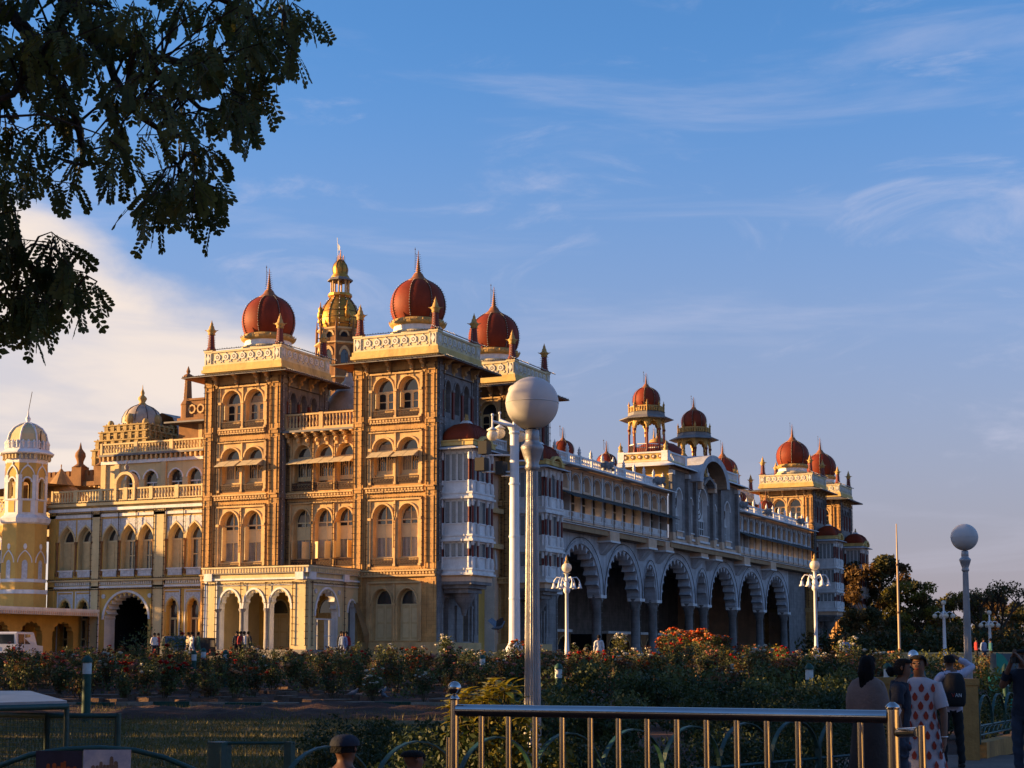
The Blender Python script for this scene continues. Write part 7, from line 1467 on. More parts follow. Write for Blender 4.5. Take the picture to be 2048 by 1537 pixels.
# far right: sunlit boundary wall, green booth
def strip_wall(name, label, D0, l0, D1, l1, h, th, m, cat='wall'):
    p0 = at(D0, l0); p1 = at(D1, l1); d = p1 - p0; d.z = 0; ps = Vector((-d.y, d.x, 0)).normalized() * th / 2; m_ = MB(); zb = min(p0.z, p1.z) - .5
    c = [p0 - ps, p1 - ps, p1 + ps, p0 + ps]; m_.hexa([(v.x, v.y, zb) for v in c] + [(v.x, v.y, p0.z + h) for v in c], m); d_ = d.normalized() * .12; c = [p0 - ps * 1.5 - d_, p1 - ps * 1.5 + d_, p1 + ps * 1.5 + d_, p0 + ps * 1.5 - d_]; m_.hexa([(v.x, v.y, p0.z + h) for v in c] + [(v.x, v.y, p0.z + h + .12) for v in c], m); o = m_.build(name); return tag(o, label, cat)
strip_wall('boundary_wall', 'low cream boundary wall lit by the sun beyond the flagpole', 122, lat_of(1770, 122), 112, lat_of(2090, 112), .75, .4, 'cream_wall')
strip_wall('reflector_wall', 'added unseen cream wall right of the railing, for warm reflections in the steel', -9, 8.2, 8.0, 7.8, 1.75, .4, 'cream_wall')  # added out of view; its sunlit face gives the steel warm reflections
D = 48; t = thing('green_booth', 'green plastic barrel vaulted booth at the right edge', 'booth', at(D, lat_of(2010, D)), HEAD); mat('booth_green', (0.02, 0.26, 0.19), 0.5, var=0.15); mat('booth_sheet', (0.07, 0.11, 0.14), 0.3, var=0.2)
m_ = MB(); n = 10; pr_ = [(math.cos(math.pi / 2 + math.pi / 2 * i / n), math.sin(math.pi / 2 * (1 - i / n))) for i in range(n + 1)]
zt = pz(2000, 1306, D).z - t.location.z; v = [(-.35, 0, zt)] + [(-.35 + .38 * (1 - c_), 0, .9 + (zt - .9) * math.cos(math.pi / 2 * (1 - c_))) for c_ in [1 - i / n for i in range(n + 1)]]
arc2 = [(-.35 + .42 * math.sin(math.pi / 2 * i / n), zt - (zt - 1.0) * (1 - math.cos(math.pi / 2 * i / n))) for i in range(n + 1)]
m_.add([(x, -.3, z) for x, z in arc2] + [(-.35, -.3, .9)], [tuple(range(n + 2))[::-1]], 'booth_green'); m_.box(-.35, 1.2, -.28, .6, -.1, 1.0, 'booth_green'); m_.build('end_panel', t)
m_ = MB(); m_.hexa([(-.3, -.28, 1.0), (1.2, -.28, 1.0), (1.2, .6, 1.0), (-.3, .6, 1.0), (-.34, -.29, zt - .02), (1.2, -.29, zt - .02), (1.2, .3, zt - .02), (-.34, .3, zt - .02)], 'booth_sheet'); m_.build('cover', t)
# ------------------------------------------------------------------ vehicles by the annex
mat('van_white', (0.62, 0.62, 0.62), 0.3, var=0.08, spec=0.5, coat=0.3); mat('car_grey', (0.09, 0.10, 0.12), 0.3, var=0.1, spec=0.5, coat=0.4); mat('canvas_dark', (0.02, 0.018, 0.017), 0.8, var=0.3); mat('tyre', (0.012, 0.012, 0.012), 0.85, var=0.1); mat('tail_red', (0.3, 0.01, 0.01), 0.3, var=0)
def vehicle(name, label, cat, p, rz, L_, Wd, Hh, body, kind):
    t = thing(name, label, cat, p, rz); h0 = .28; hb = Hh * .52
    if kind == 'van': prof = [(-L_ / 2, h0), (L_ / 2, h0), (L_ / 2, hb), (L_ / 2 - .9, hb + .05), (L_ / 2 - 1.25, Hh - .05), (L_ / 2 - 1.4, Hh), (-L_ / 2 + .12, Hh), (-L_ / 2, Hh - .1)]
    else: prof = [(-L_ / 2, h0), (L_ / 2, h0), (L_ / 2, hb * .95), (L_ / 2 - 1.0, hb + .02), (L_ / 2 - 1.7, Hh - .03), (-L_ / 2 + .6, Hh), (-L_ / 2 + .08, hb + .1), (-L_ / 2, hb * .8)]
    m_ = MB(); n = len(prof); v = [(x, y * Wd / 2 * (1.0 if z < hb + .06 else .9), z) for y in (-1, 1) for x, z in prof]; m_.add(v, [tuple(range(n)), tuple(range(2 * n - 1, n - 1, -1))] + [(i, i + n, (i + 1) % n + n, (i + 1) % n) for i in range(n)], body); m_.build('body', t)
    for s_ in (-1, 1):
        y = s_ * (Wd / 2 * .955 + .004); xs = [-L_ / 2 + .2, -L_ / 2 + .2 + (L_ - 1.9) / 2, L_ / 2 - 1.75 if kind == 'van' else L_ / 2 - 1.95]
        for i in range(2): m_ = MB(); a, b_ = xs[i] + .06, xs[i + 1] - .04; m_.add([(a, y, hb + .1), (b_, y, hb + .1), (b_, y * .965, Hh - .14), (a, y * .965, Hh - .14)], [(0, 1, 2, 3)], 'glass'); m_.build('window', t)
        for x in (-L_ / 2 + .75, L_ / 2 - .8):
            m_ = MB(); k = 16; yy = s_ * (Wd / 2 - .08); v = [(x + .31 * math.cos(6.283 * i / k), yy + o_, .31 + .31 * math.sin(6.283 * i / k)) for o_ in (-.1, .1) for i in range(k)]; m_.add(v, [tuple(range(k)), tuple(range(2 * k - 1, k - 1, -1))] + [(i, (i + 1) % k, (i + 1) % k + k, i + k) for i in range(k)], 'tyre'); m_.build('wheel', t)
        m_ = MB(); m_.box(-L_ / 2 - .03, -L_ / 2 + .02, s_ * Wd * .38 - .1, s_ * Wd * .38 + .1, hb * .7, hb * .95, 'tail_red'); m_.build('tail_light', t)
    m_ = MB(); xr = -L_ / 2 - .012; m_.add([(xr, -Wd * .38, hb + .12), (xr, Wd * .38, hb + .12), (xr + (.01 if kind == 'van' else .42), Wd * .36, Hh - .16), (xr + (.01 if kind == 'van' else .42), -Wd * .36, Hh - .16)], [(0, 3, 2, 1)], 'glass'); m_.build('rear_window', t)
    m_ = MB(); m_.add([(L_ / 2 - (.9 if kind == 'van' else 1.02), -Wd * .4, hb + .09), (L_ / 2 - (.9 if kind == 'van' else 1.02), Wd * .4, hb + .09), (L_ / 2 - (1.22 if kind == 'van' else 1.66), Wd * .38, Hh - .1), (L_ / 2 - (1.22 if kind == 'van' else 1.66), -Wd * .38, Hh - .1)], [(0, 1, 2, 3)], 'glass'); m_.build('windscreen', t)
    m_ = MB(); m_.box(-L_ / 2 - .06, -L_ / 2 + .02, -Wd * .45, Wd * .45, .32, .5, 'tyre'); m_.build('bumper', t); return t
D = 103
vehicle('white_van', 'white van parked under the lean-to roof at the left edge', 'van', at(D, lat_of(36, D)), HEAD + R(82), 3.8, 1.6, 1.8, 'van_white', 'van')
vehicle('grey_car', 'dark grey hatchback parked below the annex windows', 'car', at(104, lat_of(345, 104)), HEAD + R(110), 3.4, 1.5, 1.55, 'car_grey', 'car')
vehicle('covered_jeep', 'dark covered jeep parked beside the grey hatchback', 'jeep', at(103.5, lat_of(385, 103.5)), HEAD + R(172), 2.6, 1.4, 1.45, 'canvas_dark', 'van')
# pigeons
mat('pigeon', (0.16, 0.17, 0.20), 0.7, var=0.35, scale=30)
def pigeon(label, p, rz, fly=False):
    t = thing('pigeon', label, 'pigeon', p, rz); m_ = MB(); m_.tube([(-.17, 0, .10), (-.08, 0, .12), (0, 0, .14), (.08, 0, .17), (.12, 0, .22), (.15, 0, .25)], [.012, .05, .072, .062, .036, .03], 'pigeon', 10); m_.ball((.155, 0, .262), .033, 'pigeon', 8, 6); m_.tube([(.18, 0, .262), (.21, 0, .25)], [.01, .002], 'iron', 5); m_.build('body', t)
    m_ = MB(); m_.add([(-.12, -.025, .12), (-.12, .025, .12), (-.27, .04, .09), (-.27, -.04, .09)], [(0, 1, 2, 3)], 'pigeon'); m_.build('tail', t)
    for s_ in (-1, 1):
        m_ = MB(); m_.add([(.07, s_ * .05, .17), (-.08, s_ * .06, .15), (-.16, s_ * .30, .30), (-.02, s_ * .36, .38), (.07, s_ * .2, .27)] if fly else [(.08, s_ * .062, .18), (-.06, s_ * .072, .15), (-.2, s_ * .03, .11), (-.05, s_ * .06, .09)], [(0, 1, 2, 3, 4) if fly else (0, 1, 2, 3)], 'pigeon'); m_.build('wing', t)
        m_ = MB(); m_.tube([(.0, s_ * .03, .1), (.0, s_ * .03, .01), (.03, s_ * .03, .005)], .006, 'tail_red', 4); m_.build('leg', t)
for px, py_, D, rz, lab in ((706, 1412, 50.8, .3, 'grey pigeon standing left of the other two on the kerb'), (768, 1408, 51.6, 2.6, 'grey pigeon standing on the slabs, nearest the croton'), (765, 1392, 54, 1.2, 'grey pigeon on the slabs behind the other two')): b = at(D, lat_of(px, D)); pigeon(lab, (b.x, b.y, b.z + (.2 if D < 51 else .1)), rz)
p = pz(996, 1266, 40); pigeon('dark pigeon flying low in front of the oriel', p, HEAD + .4, True)
# ------------------------------------------------------------------ people
mat('skin', (0.16, 0.075, 0.045), 0.55, var=0.12, scale=9); mat('hair', (0.010, 0.008, 0.008), 0.8, var=0.3, scale=30, bump=0.8, bscale=60, spec=0.15); mat('eye', (0.01, 0.008, 0.008), 0.2, var=0)
CL = dict(navy=(0.012, 0.016, 0.030), black=(0.010, 0.010, 0.012), white=(0.62, 0.60, 0.60), lilac=(0.50, 0.46, 0.56), shawl=(0.20, 0.13, 0.11), brown=(0.05, 0.035, 0.03), jeans=(0.03, 0.04, 0.065), red=(0.32, 0.03, 0.03), green=(0.03, 0.10, 0.07), teal=(0.03, 0.12, 0.14), cream=(0.55, 0.45, 0.30), blue=(0.22, 0.28, 0.42), pink=(0.5, 0.25, 0.22))
for k, c in CL.items(): mat('cloth_' + k, c, 0.85, var=0.22, scale=7, bump=0.25, bscale=30)
def patterned(name, base, spot):
    m = mat(name, base, 0.85, var=0.1, scale=4, bump=0.2, bscale=30); return m
patterned('cloth_print', (0.44, 0.40, 0.43), None); mat('leaf_print', (0.30, 0.04, 0.02), 0.85, var=0.2, scale=12); mat('sole', (0.02, 0.02, 0.02), 0.8, var=0.1); mat('patch_red', (0.35, 0.03, 0.02), 0.7, var=0.1); mat('silver', (0.6, 0.6, 0.62), 0.3, metal=0.8, var=0.2)
def body_mesh(pose, fingers=True):
    """one continuous skin grown over the pose's joints; returns an evaluated mesh (figure faces -y)"""
    P = dict(pelvis=(0, 0, .93), waist=(0, 0, 1.06), chest=(0, -.01, 1.24), neck0=(0, 0, 1.41), neck=(0, -.005, 1.48), chin=(0, -.03, 1.535), head=(0, -.01, 1.60), crown=(0, 0, 1.675),
             hipR=(-.095, 0, .90), kneeR=(-.10, -.01, .50), ankR=(-.10, .02, .09), toeR=(-.11, -.13, .035), hipL=(.095, 0, .90), kneeL=(.10, -.01, .50), ankL=(.10, .02, .09), toeL=(.11, -.13, .035),
             shR=(-.165, 0, 1.375), elR=(-.215, .02, 1.11), wrR=(-.225, -.03, .87), shL=(.165, 0, 1.375), elL=(.215, .02, 1.11), wrL=(.225, -.03, .87)); P.update(pose)
    Rd = dict(pelvis=(.15, .11), waist=(.125, .095), chest=(.145, .10), neck0=(.085, .07), neck=(.052, .052), chin=(.058, .066), head=(.075, .088), crown=(.060, .070), hip=(.085, .085), knee=(.058, .06), ank=(.040, .042), toe=(.04, .03), sh=(.060, .06), el=(.043, .043), wr=(.029, .029))
    names = list(P); idx = {n: i for i, n in enumerate(names)}; V = [Vector(P[n]) for n in names]; E = []
    for a, b in (('pelvis', 'waist'), ('waist', 'chest'), ('chest', 'neck0'), ('neck0', 'neck'), ('neck', 'chin'), ('chin', 'head'), ('head', 'crown')): E.append((idx[a], idx[b]))
    for s in 'RL': E += [(idx['pelvis'], idx['hip' + s]), (idx['hip' + s], idx['knee' + s]), (idx['knee' + s], idx['ank' + s]), (idx['ank' + s], idx['toe' + s]), (idx['neck0'], idx['sh' + s]), (idx['sh' + s], idx['el' + s]), (idx['el' + s], idx['wr' + s])]
    rad = [Rd.get(n) or Rd[n[:-1]] for n in names]
    if fingers:
        for s, sg in (('R', -1), ('L', 1)):
            wv = Vector(P['wr' + s]); d = (wv - Vector(P['el' + s])).normalized(); pal = wv + d * .075; side = d.cross(Vector((sg, .3, .1))).normalized(); nv = d.cross(side).normalized()
            ip = len(V); V.append(pal); rad.append((.034, .018)); E.append((idx['wr' + s], ip))
            for k, (off, ln) in enumerate(((-.027, .068), (-.009, .078), (.009, .074), (.027, .058))):
                b0 = pal + side * off + d * .018; b1 = b0 + d * ln * .55 + nv * .008 * sg; b2 = b1 + (d * .8 - nv * .5 * sg * -1).normalized() * ln * .45; i0 = len(V); V += [b0, b1, b2]; rad += [(.0095, .0095), (.0085, .0085), (.0075, .0075)]; E += [(ip, i0), (i0, i0 + 1), (i0 + 1, i0 + 2)]
            t0 = wv + d * .035 - side * .032; t1 = t0 + (d * .6 - side * .5).normalized() * .035; t2 = t1 + d * .03; i0 = len(V); V += [t0, t1, t2]; rad += [(.011, .011), (.0095, .0095), (.008, .008)]; E += [(ip, i0), (i0, i0 + 1), (i0 + 1, i0 + 2)]
    me = bpy.data.meshes.new('body'); me.from_pydata([tuple(v) for v in V], E, []); ob = bpy.data.objects.new('body_tmp', me); COL.objects.link(ob)
    ob.modifiers.new('s', 'SKIN'); sv = me.skin_vertices[0].data
    for i, r in enumerate(rad): sv[i].radius = r; sv[i].use_root = (i == idx['pelvis'])
    sb = ob.modifiers.new('u', 'SUBSURF'); sb.levels = 2; dg = bpy.context.evaluated_depsgraph_get(); out = bpy.data.meshes.new_from_object(ob.evaluated_get(dg)); bpy.data.objects.remove(ob); out.name = 'body'; out.materials.clear(); out.materials.append(MATS['skin'])
    for p in out.polygons: p.use_smooth = True; p.material_index = 0
    return out, P
def garment(body, test, off, m, name):
    """cloth that follows the body: the faces inside the test region pushed outwards"""
    vn = [v.normal.copy() for v in body.vertices]; mp = {}; V = []; Fc = []
    for p in body.polygons:
        if test(p.center):
            f = []
            for i in p.vertices:
                if i not in mp: mp[i] = len(V); q = body.vertices[i].co; o = off + .006 * math.sin(q.z * 40 + q.x * 25); V.append(tuple(q + vn[i] * o))
                f.append(mp[i])
            Fc.append(f)
    me = bpy.data.meshes.new(name); me.from_pydata(V, [], Fc); me.materials.append(MATS[m])
    for p in me.polygons: p.use_smooth = True
    return me
def loft(rings, m, name, n=20, fold=.0, seed=0):
    rr = random.Random(seed); ph = [rr.uniform(0, 6.28) for _ in range(3)]; mb = MB(); V = []
    for cx, cy, z, rx, ry in rings:
        for i in range(n):
            a = 6.2832 * i / n; f = 1 + fold * (math.sin(5 * a + ph[0]) + .6 * math.sin(9 * a + ph[1])) * max(0, min(1, (1.15 - z) / .8)); V.append((cx + rx * f * math.cos(a), cy + ry * f * math.sin(a), z))
    k = len(rings); mb.add(V, [(j * n + i, j * n + (i + 1) % n, (j + 1) * n + (i + 1) % n, (j + 1) * n + i) for j in range(k - 1) for i in range(n)], m, True); return mb.mesh(name)
def head_parts(t, P, hair='short', look=0.0):
    h = Vector(P['head']); f = MB(); c, s = math.cos(look), math.sin(look)
    def L3(x, y, z): return (h.x + x * c - y * s, h.y + x * s + y * c, h.z + z)
    f.tube([L3(0, -.088, .015), L3(0, -.104, -.012), L3(0, -.088, -.02)], [.007, .013, .008], 'skin', 6); f.tube([L3(-.022, -.083, -.047), L3(0, -.09, -.049), L3(.022, -.083, -.047)], [.003, .007, .003], 'patch_red', 5)
    for sx in (-1, 1): f.ball(L3(sx * .03, -.077, .012), .0105, 'eye', 6, 5); f.tube([L3(sx * .015, -.085, .034), L3(sx * .045, -.077, .032)], .004, 'hair', 4); f.tube([L3(sx * .078, .005, .02), L3(sx * .084, .01, 0), L3(sx * .077, .005, -.025)], [.01, .014, .008], 'skin', 6)
    f.build('face', t)
    m = MB(); n = 18; rows = []
    for j in range(7):
        th = math.pi * .5 * j / 6; V = []
        for i in range(n):
            a = 6.2832 * i / n; x, y = math.cos(a), math.sin(a); fr = max(0, -y); low = (-.02 if y > -.25 else .055) if hair != 'bald' else .03
            if hair in ('long', 'bun'): low = -.07 if y > -.1 else .05
            z = low + (.098 - low) * math.sin(th); q = math.cos(th) ** .75 if j < 6 else .02; V.append(L3(x * .088 * q, .006 + y * .102 * q, z))
        rows += V
    m.add(rows, [(j * n + i, j * n + (i + 1) % n, (j + 1) * n + (i + 1) % n, (j + 1) * n + i) for j in range(6) for i in range(n)], 'hair', True)
    if hair == 'long': [m.tube([L3(dx * .5, .07, .02), L3(dx, .098 + .012 * k, -.10), L3(dx * .8, .10 + .01 * k, -.22), L3(dx * .5 + .01, .105, -.36 - .02 * k)], [.045, .042, .032, .008], 'hair', 8) for k, dx in enumerate((-.05, -.02, .012, .045))]
    if hair == 'bun': m.tube([L3(0, .08, -.02), L3(0, .125, -.035), L3(0, .16, -.05)], [.03, .058, .03], 'hair', 10)
    m.build('hair', t)
def trousers(b, m, t, top=.98): put('trousers', garment(b, lambda c: .07 < c.z < top and abs(c.x) < .3, .012, m, 'trousers'), t)
def shirt(b, m, t, P, lo=.9, sleeve=1.0):
    def test(c):
        if c.z > 1.45 or c.z < lo: return False
        for s in 'RL':
            sh, el, wr = Vector(P['sh' + s]), Vector(P['el' + s]), Vector(P['wr' + s]); de = (c - el).length; dw = (c - wr).length
            if dw < .04 + (1 - sleeve) * .22 or (sleeve < .6 and de < .13): return False
        return True
    put('shirt', garment(b, lambda c: test(c) or (sleeve >= 1 and c.z > lo and any((c - Vector(P['el' + s])).length < .30 and (c - Vector(P['wr' + s])).length > .05 and (c - Vector(P['sh' + s])).length < .55 for s in 'RL') and (c - Vector(P['head'])).length > .17), .014, m, 'shirt'), t)
def shoes(t, P, m='sole'):
    for s in 'RL':
        a, b = Vector(P['ank' + s]), Vector(P['toe' + s]); mb = MB(); d = (b - a); d.z = 0; d.normalize(); p0 = a - d * .04; mb.tube([(p0.x, p0.y, .04), (a.x, a.y, .055), tuple(a.lerp(b, .55) + Vector((0, 0, .0))), (b.x + d.x * .03, b.y + d.y * .03, .03)], [.035, .05, .045, .03], m, 10); mb.build('shoe', t)
def person(label, p, rz, s=1.0, group=None): t = thing('person', label, 'person', p, rz, group); t.scale = (s, s, s); return t
FACE = HEAD + math.pi      # rotation that turns a figure (facing -y) away from the camera
# 1 woman in the printed dress, turned towards the left and the camera
D = 16.6; b, P = body_mesh(dict(wrL=(.27, -.06, .86), elL=(.25, .0, 1.1), wrR=(-.2, -.12, .92), elR=(-.22, -.02, 1.12)))
t = person('person in a long white dress printed with large red leaves, smiling', at(D, lat_of(1838, D), 0), HEAD + R(-35), .985); put('body', b, t)
rings = [(0, -.005, 1.468, .062, .062), (0, -.005, 1.45, .115, .085), (0, -.005, 1.418, .19, .105), (0, -.01, 1.33, .20, .13), (0, -.012, 1.22, .175, .135), (0, -.005, 1.08, .165, .13), (0, 0, .95, .19, .15), (0, 0, .75, .22, .18), (0, 0, .5, .26, .22), (0, 0, .32, .285, .25)]
dr_ = put('dress', loft(rings, 'cloth_print', 'dress', 28, .035, 3), t)
for s in 'RL':
    sh, el = Vector(P['sh' + s]), Vector(P['el' + s]); m = MB(); m.tube([sh - (el - sh) * .1, sh.lerp(el, .4), sh.lerp(el, .8)], [.072, .075, .07], 'cloth_print', 12); m.build('sleeve', t)
lm = MB(); k = 0                                        # printed leaves lie on the cloth, each following its curve
for j, z in enumerate([.38, .48, .58, .68, .78, .88, .98, 1.08, 1.18, 1.27, 1.36]):
    i0 = max(i for i in range(len(rings)) if rings[i][2] >= z) if z < 1.43 else 0; r0, r1 = rings[i0], rings[min(i0 + 1, len(rings) - 1)]; q = (r0[2] - z) / max(1e-6, r0[2] - r1[2])
    for i in range(10):
        a = 6.2832 * (i + .5 * (j % 2)) / 10; V = []; 
        for kk in range(8):
            u = 6.2832 * kk / 8; da = .135 * math.cos(u) * (.21 / (r0[3] * (1 - q) + r1[3] * q)) * (.55 if math.sin(u) > .2 else 1); zz_ = z + .046 * math.sin(u); qq = min(1, max(0, (r0[2] - zz_) / max(1e-6, r0[2] - r1[2]))); rx = r0[3] * (1 - qq) + r1[3] * qq; ry = r0[4] * (1 - qq) + r1[4] * qq; f = 1.012 + .035 * (math.sin(5 * (a + da) + random.Random(3).uniform(0, 6.28)) * 1.0) * max(0, min(1, (1.15 - zz_) / .8)) + (.04 if z < 1.1 else .075)
            V.append((rx * f * math.cos(a + da), -.006 + ry * f * math.sin(a + da), zz_))
        lm.add(V, [tuple(range(8))], 'leaf_print')
lm.build('leaf_prints', dr_); trousers(b, 'cloth_black', t, .45); shoes(t, P); head_parts(t, P, 'short'); m = MB(); w_ = Vector(P['wrL']); m.lathe(w_.x, w_.y, [(.034, w_.z + .0), (.037, w_.z + .006), (.034, w_.z + .012)], 12, 'silver', True, cap=False); m.build('bracelet', t)
# 2 girl in the navy top in front of her
D = 15.9; b, P = body_mesh(dict(head=(.0, -.05, 1.59), chin=(0, -.07, 1.53), crown=(0, -.05, 1.665), neck=(0, -.03, 1.475), chest=(0, -.03, 1.24), wrL=(.24, -.02, .86)))
t = person('person in navy top with dark hair in a bun, behind the steel end post', at(D, lat_of(1795, D), 0), HEAD + R(75), .97); put('body', b, t); shirt(b, 'cloth_navy', t, P, .88, .55); trousers(b, 'cloth_jeans', t); shoes(t, P); head_parts(t, P, 'bun')
m = MB(); el = Vector(P['shR']).lerp(Vector(P['elR']), .75); m.add([(el.x - .068 - .002 * abs(k - 3), el.y + .05 * math.cos(k * 1.05), el.z + .065 * math.sin(k * 1.05)) for k in range(6)], [tuple(range(6))], 'cloth_white'); m.build('sleeve_print', t)
# 3 woman with a shawl, seen from behind
D = 17.4; b, P = body_mesh(dict(wrL=(.16, -.16, 1.02), elL=(.22, .0, 1.12), wrR=(-.14, -.18, 1.02), elR=(-.22, .0, 1.12), kneeR=(-.09, -.01, .5)))
t = person('person with a brown shawl and dark ponytail, seen from behind at left of the group', at(D, lat_of(1733, D), 0), FACE + R(-42), .985); put('body', b, t)
put('dress', loft([(0, 0, 1.40, .15, .09), (0, 0, 1.22, .172, .135), (0, 0, 1.05, .15, .12), (0, 0, .9, .18, .15), (0, 0, .7, .2, .17), (0, 0, .44, .23, .2)], 'cloth_brown', 'dress', 24, .03, 5), t)
put('shawl', loft([(0, 0, 1.46, .085, .08), (0, .005, 1.42, .17, .11), (0, .01, 1.34, .225, .14), (0, .005, 1.22, .25, .165), (0, .0, 1.12, .25, .175), (0, .0, 1.06, .235, .17)], 'cloth_shawl', 'shawl', 24, .03, 7), t); shoes(t, P); head_parts(t, P, 'long', R(20))
# 4 person with the backpack lifting an arm
D = 24.3; b, P = body_mesh(dict(shR=(-.17, 0, 1.40), elR=(-.38, -.06, 1.52), wrR=(-.15, -.14, 1.66), wrL=(.17, -.2, 1.18), elL=(.24, -.02, 1.12), ankR=(-.14, .02, .09), toeR=(-.16, -.13, .035), ankL=(.14, .02, .09), toeL=(.16, -.13, .035), kneeR=(-.12, -.01, .5), kneeL=(.12, -.01, .5)))
t = person('person in pale shirt with black backpack, seen from behind, one arm raised to the head', at(D, lat_of(1899, D), 0), FACE + R(4), .99); t.scale = (-.99, .99, .99) if False else (.99, .99, .99); put('body', b, t); shirt(b, 'cloth_lilac', t, P, .86, 1.0); trousers(b, 'cloth_black', t); shoes(t, P); head_parts(t, P, 'short')
bp = MB(); n = 10; V = []
for z, w_, d0 in ((.93, .135, .075), (.98, .155, .11), (1.12, .16, .13), (1.3, .15, .12), (1.40, .12, .08), (1.43, .08, .04)):
    for i in range(12):
        a = 6.2832 * i / 12; x, y = math.cos(a), math.sin(a); V.append((math.copysign(abs(x) ** .5, x) * w_, .17 + math.copysign(abs(y) ** .6, y) * d0, z))
bp.add(V, [(j * 12 + i, j * 12 + (i + 1) % 12, (j + 1) * 12 + (i + 1) % 12, (j + 1) * 12 + i) for j in range(5) for i in range(12)] + [tuple(range(11, -1, -1)), tuple(range(60, 72))], 'cloth_black', True); bpk = tag(put('backpack', bp.mesh('backpack'), None, t.location, rz=t.rotation_euler.z), 'black backpack worn on the back of the person in pale shirt', 'backpack'); bpk.scale = t.scale
for sx in (-1, 1): m = MB(); m.tube([(sx * .1, .08, 1.40), (sx * .12, .0, 1.465), (sx * .125, -.1, 1.38), (sx * .13, -.13, 1.2), (sx * .14, .02, 1.02), (sx * .13, .1, .98)], .014, 'cloth_black', 6); m.build('strap', bpk)
def letters(parent, txt, x0, y, z, h, mats):       # block capitals built from bars, read from behind the wearer
    x = x0
    for ch, mm in zip(txt, mats):
        m = MB(); w_ = h * .8; th = h * .16
        def bar(ax, az, bx, bz): m.tube([(x - ax * w_, y, z + az * h), (x - bx * w_, y, z + bz * h)], th / 2, mm, 4, False)
        if ch == 'V': bar(0, 1, .5, 0); bar(.5, 0, 1, 1)
        if ch == 'A': bar(0, 0, .5, 1); bar(.5, 1, 1, 0); bar(.2, .38, .8, .38)
        if ch == 'N': bar(.08, 0, .08, 1); bar(.08, 1, .92, 0); bar(.92, 0, .92, 1)
        m.build('letter', parent); x -= w_ * 1.25
letters(bpk, 'VAN', .085, .30, 1.075, .052, ('patch_red', 'cloth_white', 'cloth_white'))
# 5 person at the right edge holding a camera to the face
D = 21.0; b, P = body_mesh(dict(elR=(-.25, -.12, 1.22), wrR=(-.06, -.22, 1.55), elL=(.25, -.12, 1.22), wrL=(.08, -.22, 1.54)))
t = person('person in dark vest cut by the right edge, raising a camera', at(D, lat_of(2046, D), 0), HEAD + R(-40), 1.03); put('body', b, t); shirt(b, 'cloth_navy', t, P, .88, .4); trousers(b, 'cloth_jeans', t); shoes(t, P); head_parts(t, P, 'short')
cm = MB(); cm.box(-.06, .06, -.03, .03, -.04, .04, 'black_rubber'); cm.lathe(0, -.06, [(.03, -.03), (.03, .03)], 10, 'black_rubber', True); v = Vector((0, -.24, 1.61)); v.rotate(Matrix.Rotation(t.rotation_euler.z, 3, 'Z')); tag(put('camera', cm.mesh('camera'), None, t.location + v, rz=t.rotation_euler.z), 'black camera held up by the person at the right edge', 'camera')
# 6, 7 two low heads at the bottom edge
D = 9.0; b, P = body_mesh({}); t = person('person in dark baseball cap at the bottom edge, facing away', at(D, lat_of(690, D), 0), FACE + R(-25), .715); t.scale = (.85, .85, .715); put('body', b, t); shirt(b, 'cloth_black', t, P, .88, .5); trousers(b, 'cloth_jeans', t); shoes(t, P); head_parts(t, P, 'short')
cp = MB(); h = Vector(P['head']); n = 16; V = []
for j in range(6):
    th = math.pi * .5 * j / 5
    for i in range(n): a = 6.2832 * i / n; V.append((h.x + .097 * math.cos(a) * math.cos(th) ** .7, h.y + .11 * math.sin(a) * math.cos(th) ** .7, h.z + .03 + .085 * math.sin(th)))
cp.add(V, [(j * n + i, j * n + (i + 1) % n, (j + 1) * n + (i + 1) % n, (j + 1) * n + i) for j in range(5) for i in range(n)], 'cloth_navy', True)
cp.add([(h.x - .075, h.y - .07, h.z + .035), (h.x - .06, h.y - .17, h.z + .02), (h.x, h.y - .195, h.z + .018), (h.x + .06, h.y - .17, h.z + .02), (h.x + .075, h.y - .07, h.z + .035)], [(0, 1, 2, 3, 4)], 'cloth_navy'); cp.build('cap', t)
D = 10.6; t2 = person('person with close cropped hair at the bottom edge beside the railing', at(D, lat_of(826, D), 0), FACE + R(-60), .63); t2.scale = (.85, .85, .618); put('body', b, t2); shirt(b, 'cloth_brown', t2, P, .88, .5); trousers(b, 'cloth_black', t2); shoes(t2, P); head_parts(t2, P, 'bald')
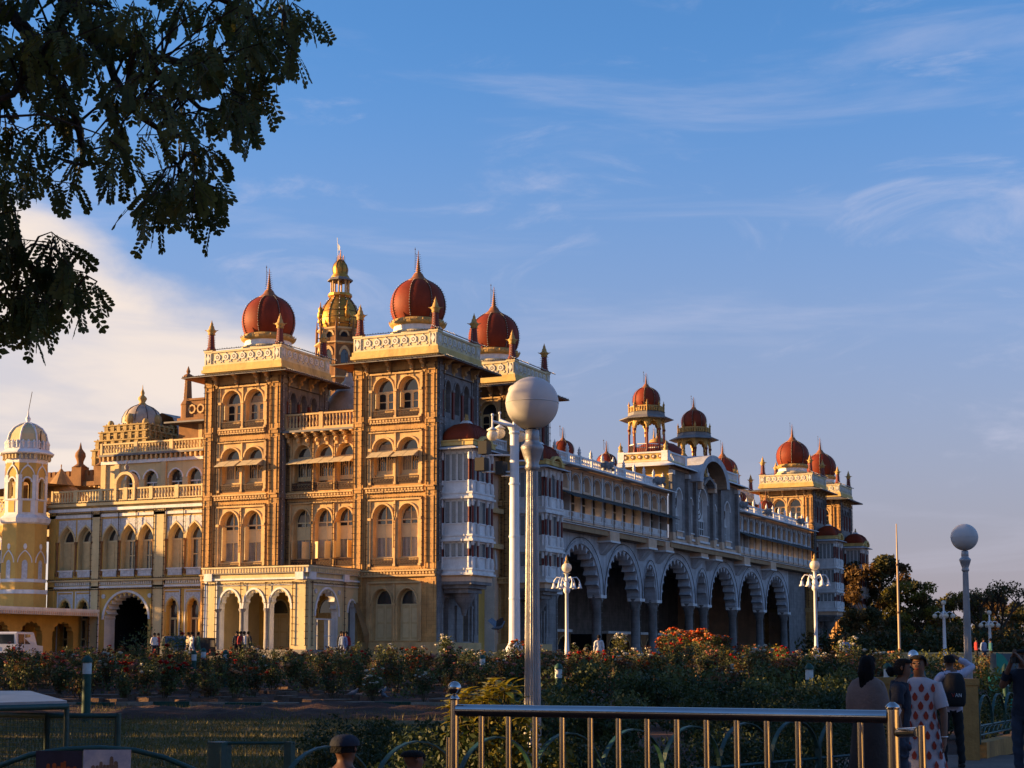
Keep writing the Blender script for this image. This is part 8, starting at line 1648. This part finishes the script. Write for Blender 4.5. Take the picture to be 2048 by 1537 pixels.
# far visitors near the palace: one standing and one walking figure in different clothes
FB = [body_mesh({}, False), body_mesh(dict(kneeR=(-.1, -.14, .52), ankR=(-.1, -.2, .1), toeR=(-.1, -.34, .05), kneeL=(.1, .08, .5), ankL=(.1, .26, .12), toeL=(.1, .14, .04), wrR=(-.22, .12, .9), wrL=(.22, -.16, .92)), False)]
GARM = {}
def far_person(label, D, px, rz, i, top, bot, s=1.0, z=None):
    b, P = FB[i]; t = person(label, at(D, lat_of(px, D), z), rz, s); put('body', b, t)
    for key, m, test in (('shirt', top, lambda c: .93 < c.z < 1.44), ('trousers', bot, lambda c: .07 < c.z < .96)):
        k = (i, key, m)
        if k not in GARM: GARM[k] = garment(b, test, .015, 'cloth_' + m, key)
        put(key, GARM[k], t)
    hm = MB(); h = P['head']; hm.ball((h[0], h[1] + .02, h[2] + .03), .1, 'hair', 10, 7); hm.build('hair', t); return t
for D, px, rz, i, top, bot, lab in ((100, 308, 1.2, 0, 'white', 'navy', 'person in white shirt standing by the parked grey car'), (100.5, 316, 2.0, 0, 'red', 'black', 'person in red shirt behind the one in white by the grey car'), (97, 376, 2.6, 1, 'cream', 'brown', 'person in beige walking past the dark jeep'), (96, 383, 2.6, 1, 'white', 'blue', 'person in white walking past the dark jeep'), (96, 396, 2.4, 1, 'green', 'green', 'person in green walking beside the porch corner pillar'),
    (94, 473, .6, 0, 'navy', 'black', 'person in dark blue at the left of the group by the porch'), (94, 481, 1.4, 0, 'red', 'black', 'person in red within the group by the porch'), (94, 488, 2.4, 0, 'white', 'jeans', 'person in white within the group by the porch'), (94.5, 496, 3.0, 0, 'navy', 'jeans', 'person in navy at the right of the group by the porch'), (94, 682, 1.0, 0, 'black', 'black', 'person in black by the side arch of the porch'), (93, 692, .4, 0, 'red', 'brown', 'person in red by the side arch of the porch'), (92, 686, .2, 0, 'blue', 'blue', 'person in pale blue in front of the pair by the porch'),
    (80, 1198, FACE, 0, 'white', 'cream', 'person in white taking a photograph in front of the arcade'), (78, 1690, FACE, 0, 'blue', 'navy', 'person in pale blue near the white rose tree'), (100, 1968, 1.0, 0, 'blue', 'jeans', 'person in pale blue near the far boundary wall'), (99, 1953, 2.0, 0, 'red', 'black', 'person in red near the far boundary wall'), (101, 1982, 2.0, 0, 'teal', 'black', 'person in teal near the green booth'), (34, 1826, FACE, 0, 'teal', 'black', 'person with a patterned silver headscarf behind the printed dress')):
    t = far_person(lab, D, px, rz, i, top, bot)
sc = MB(); h = Vector((0, 0, 1.62)); sc.ball((0, .01, 1.63), .118, 'silver', 14, 9, 1.15); sc.build('headscarf', t); t.scale = (1.0, 1.0, 1.02)
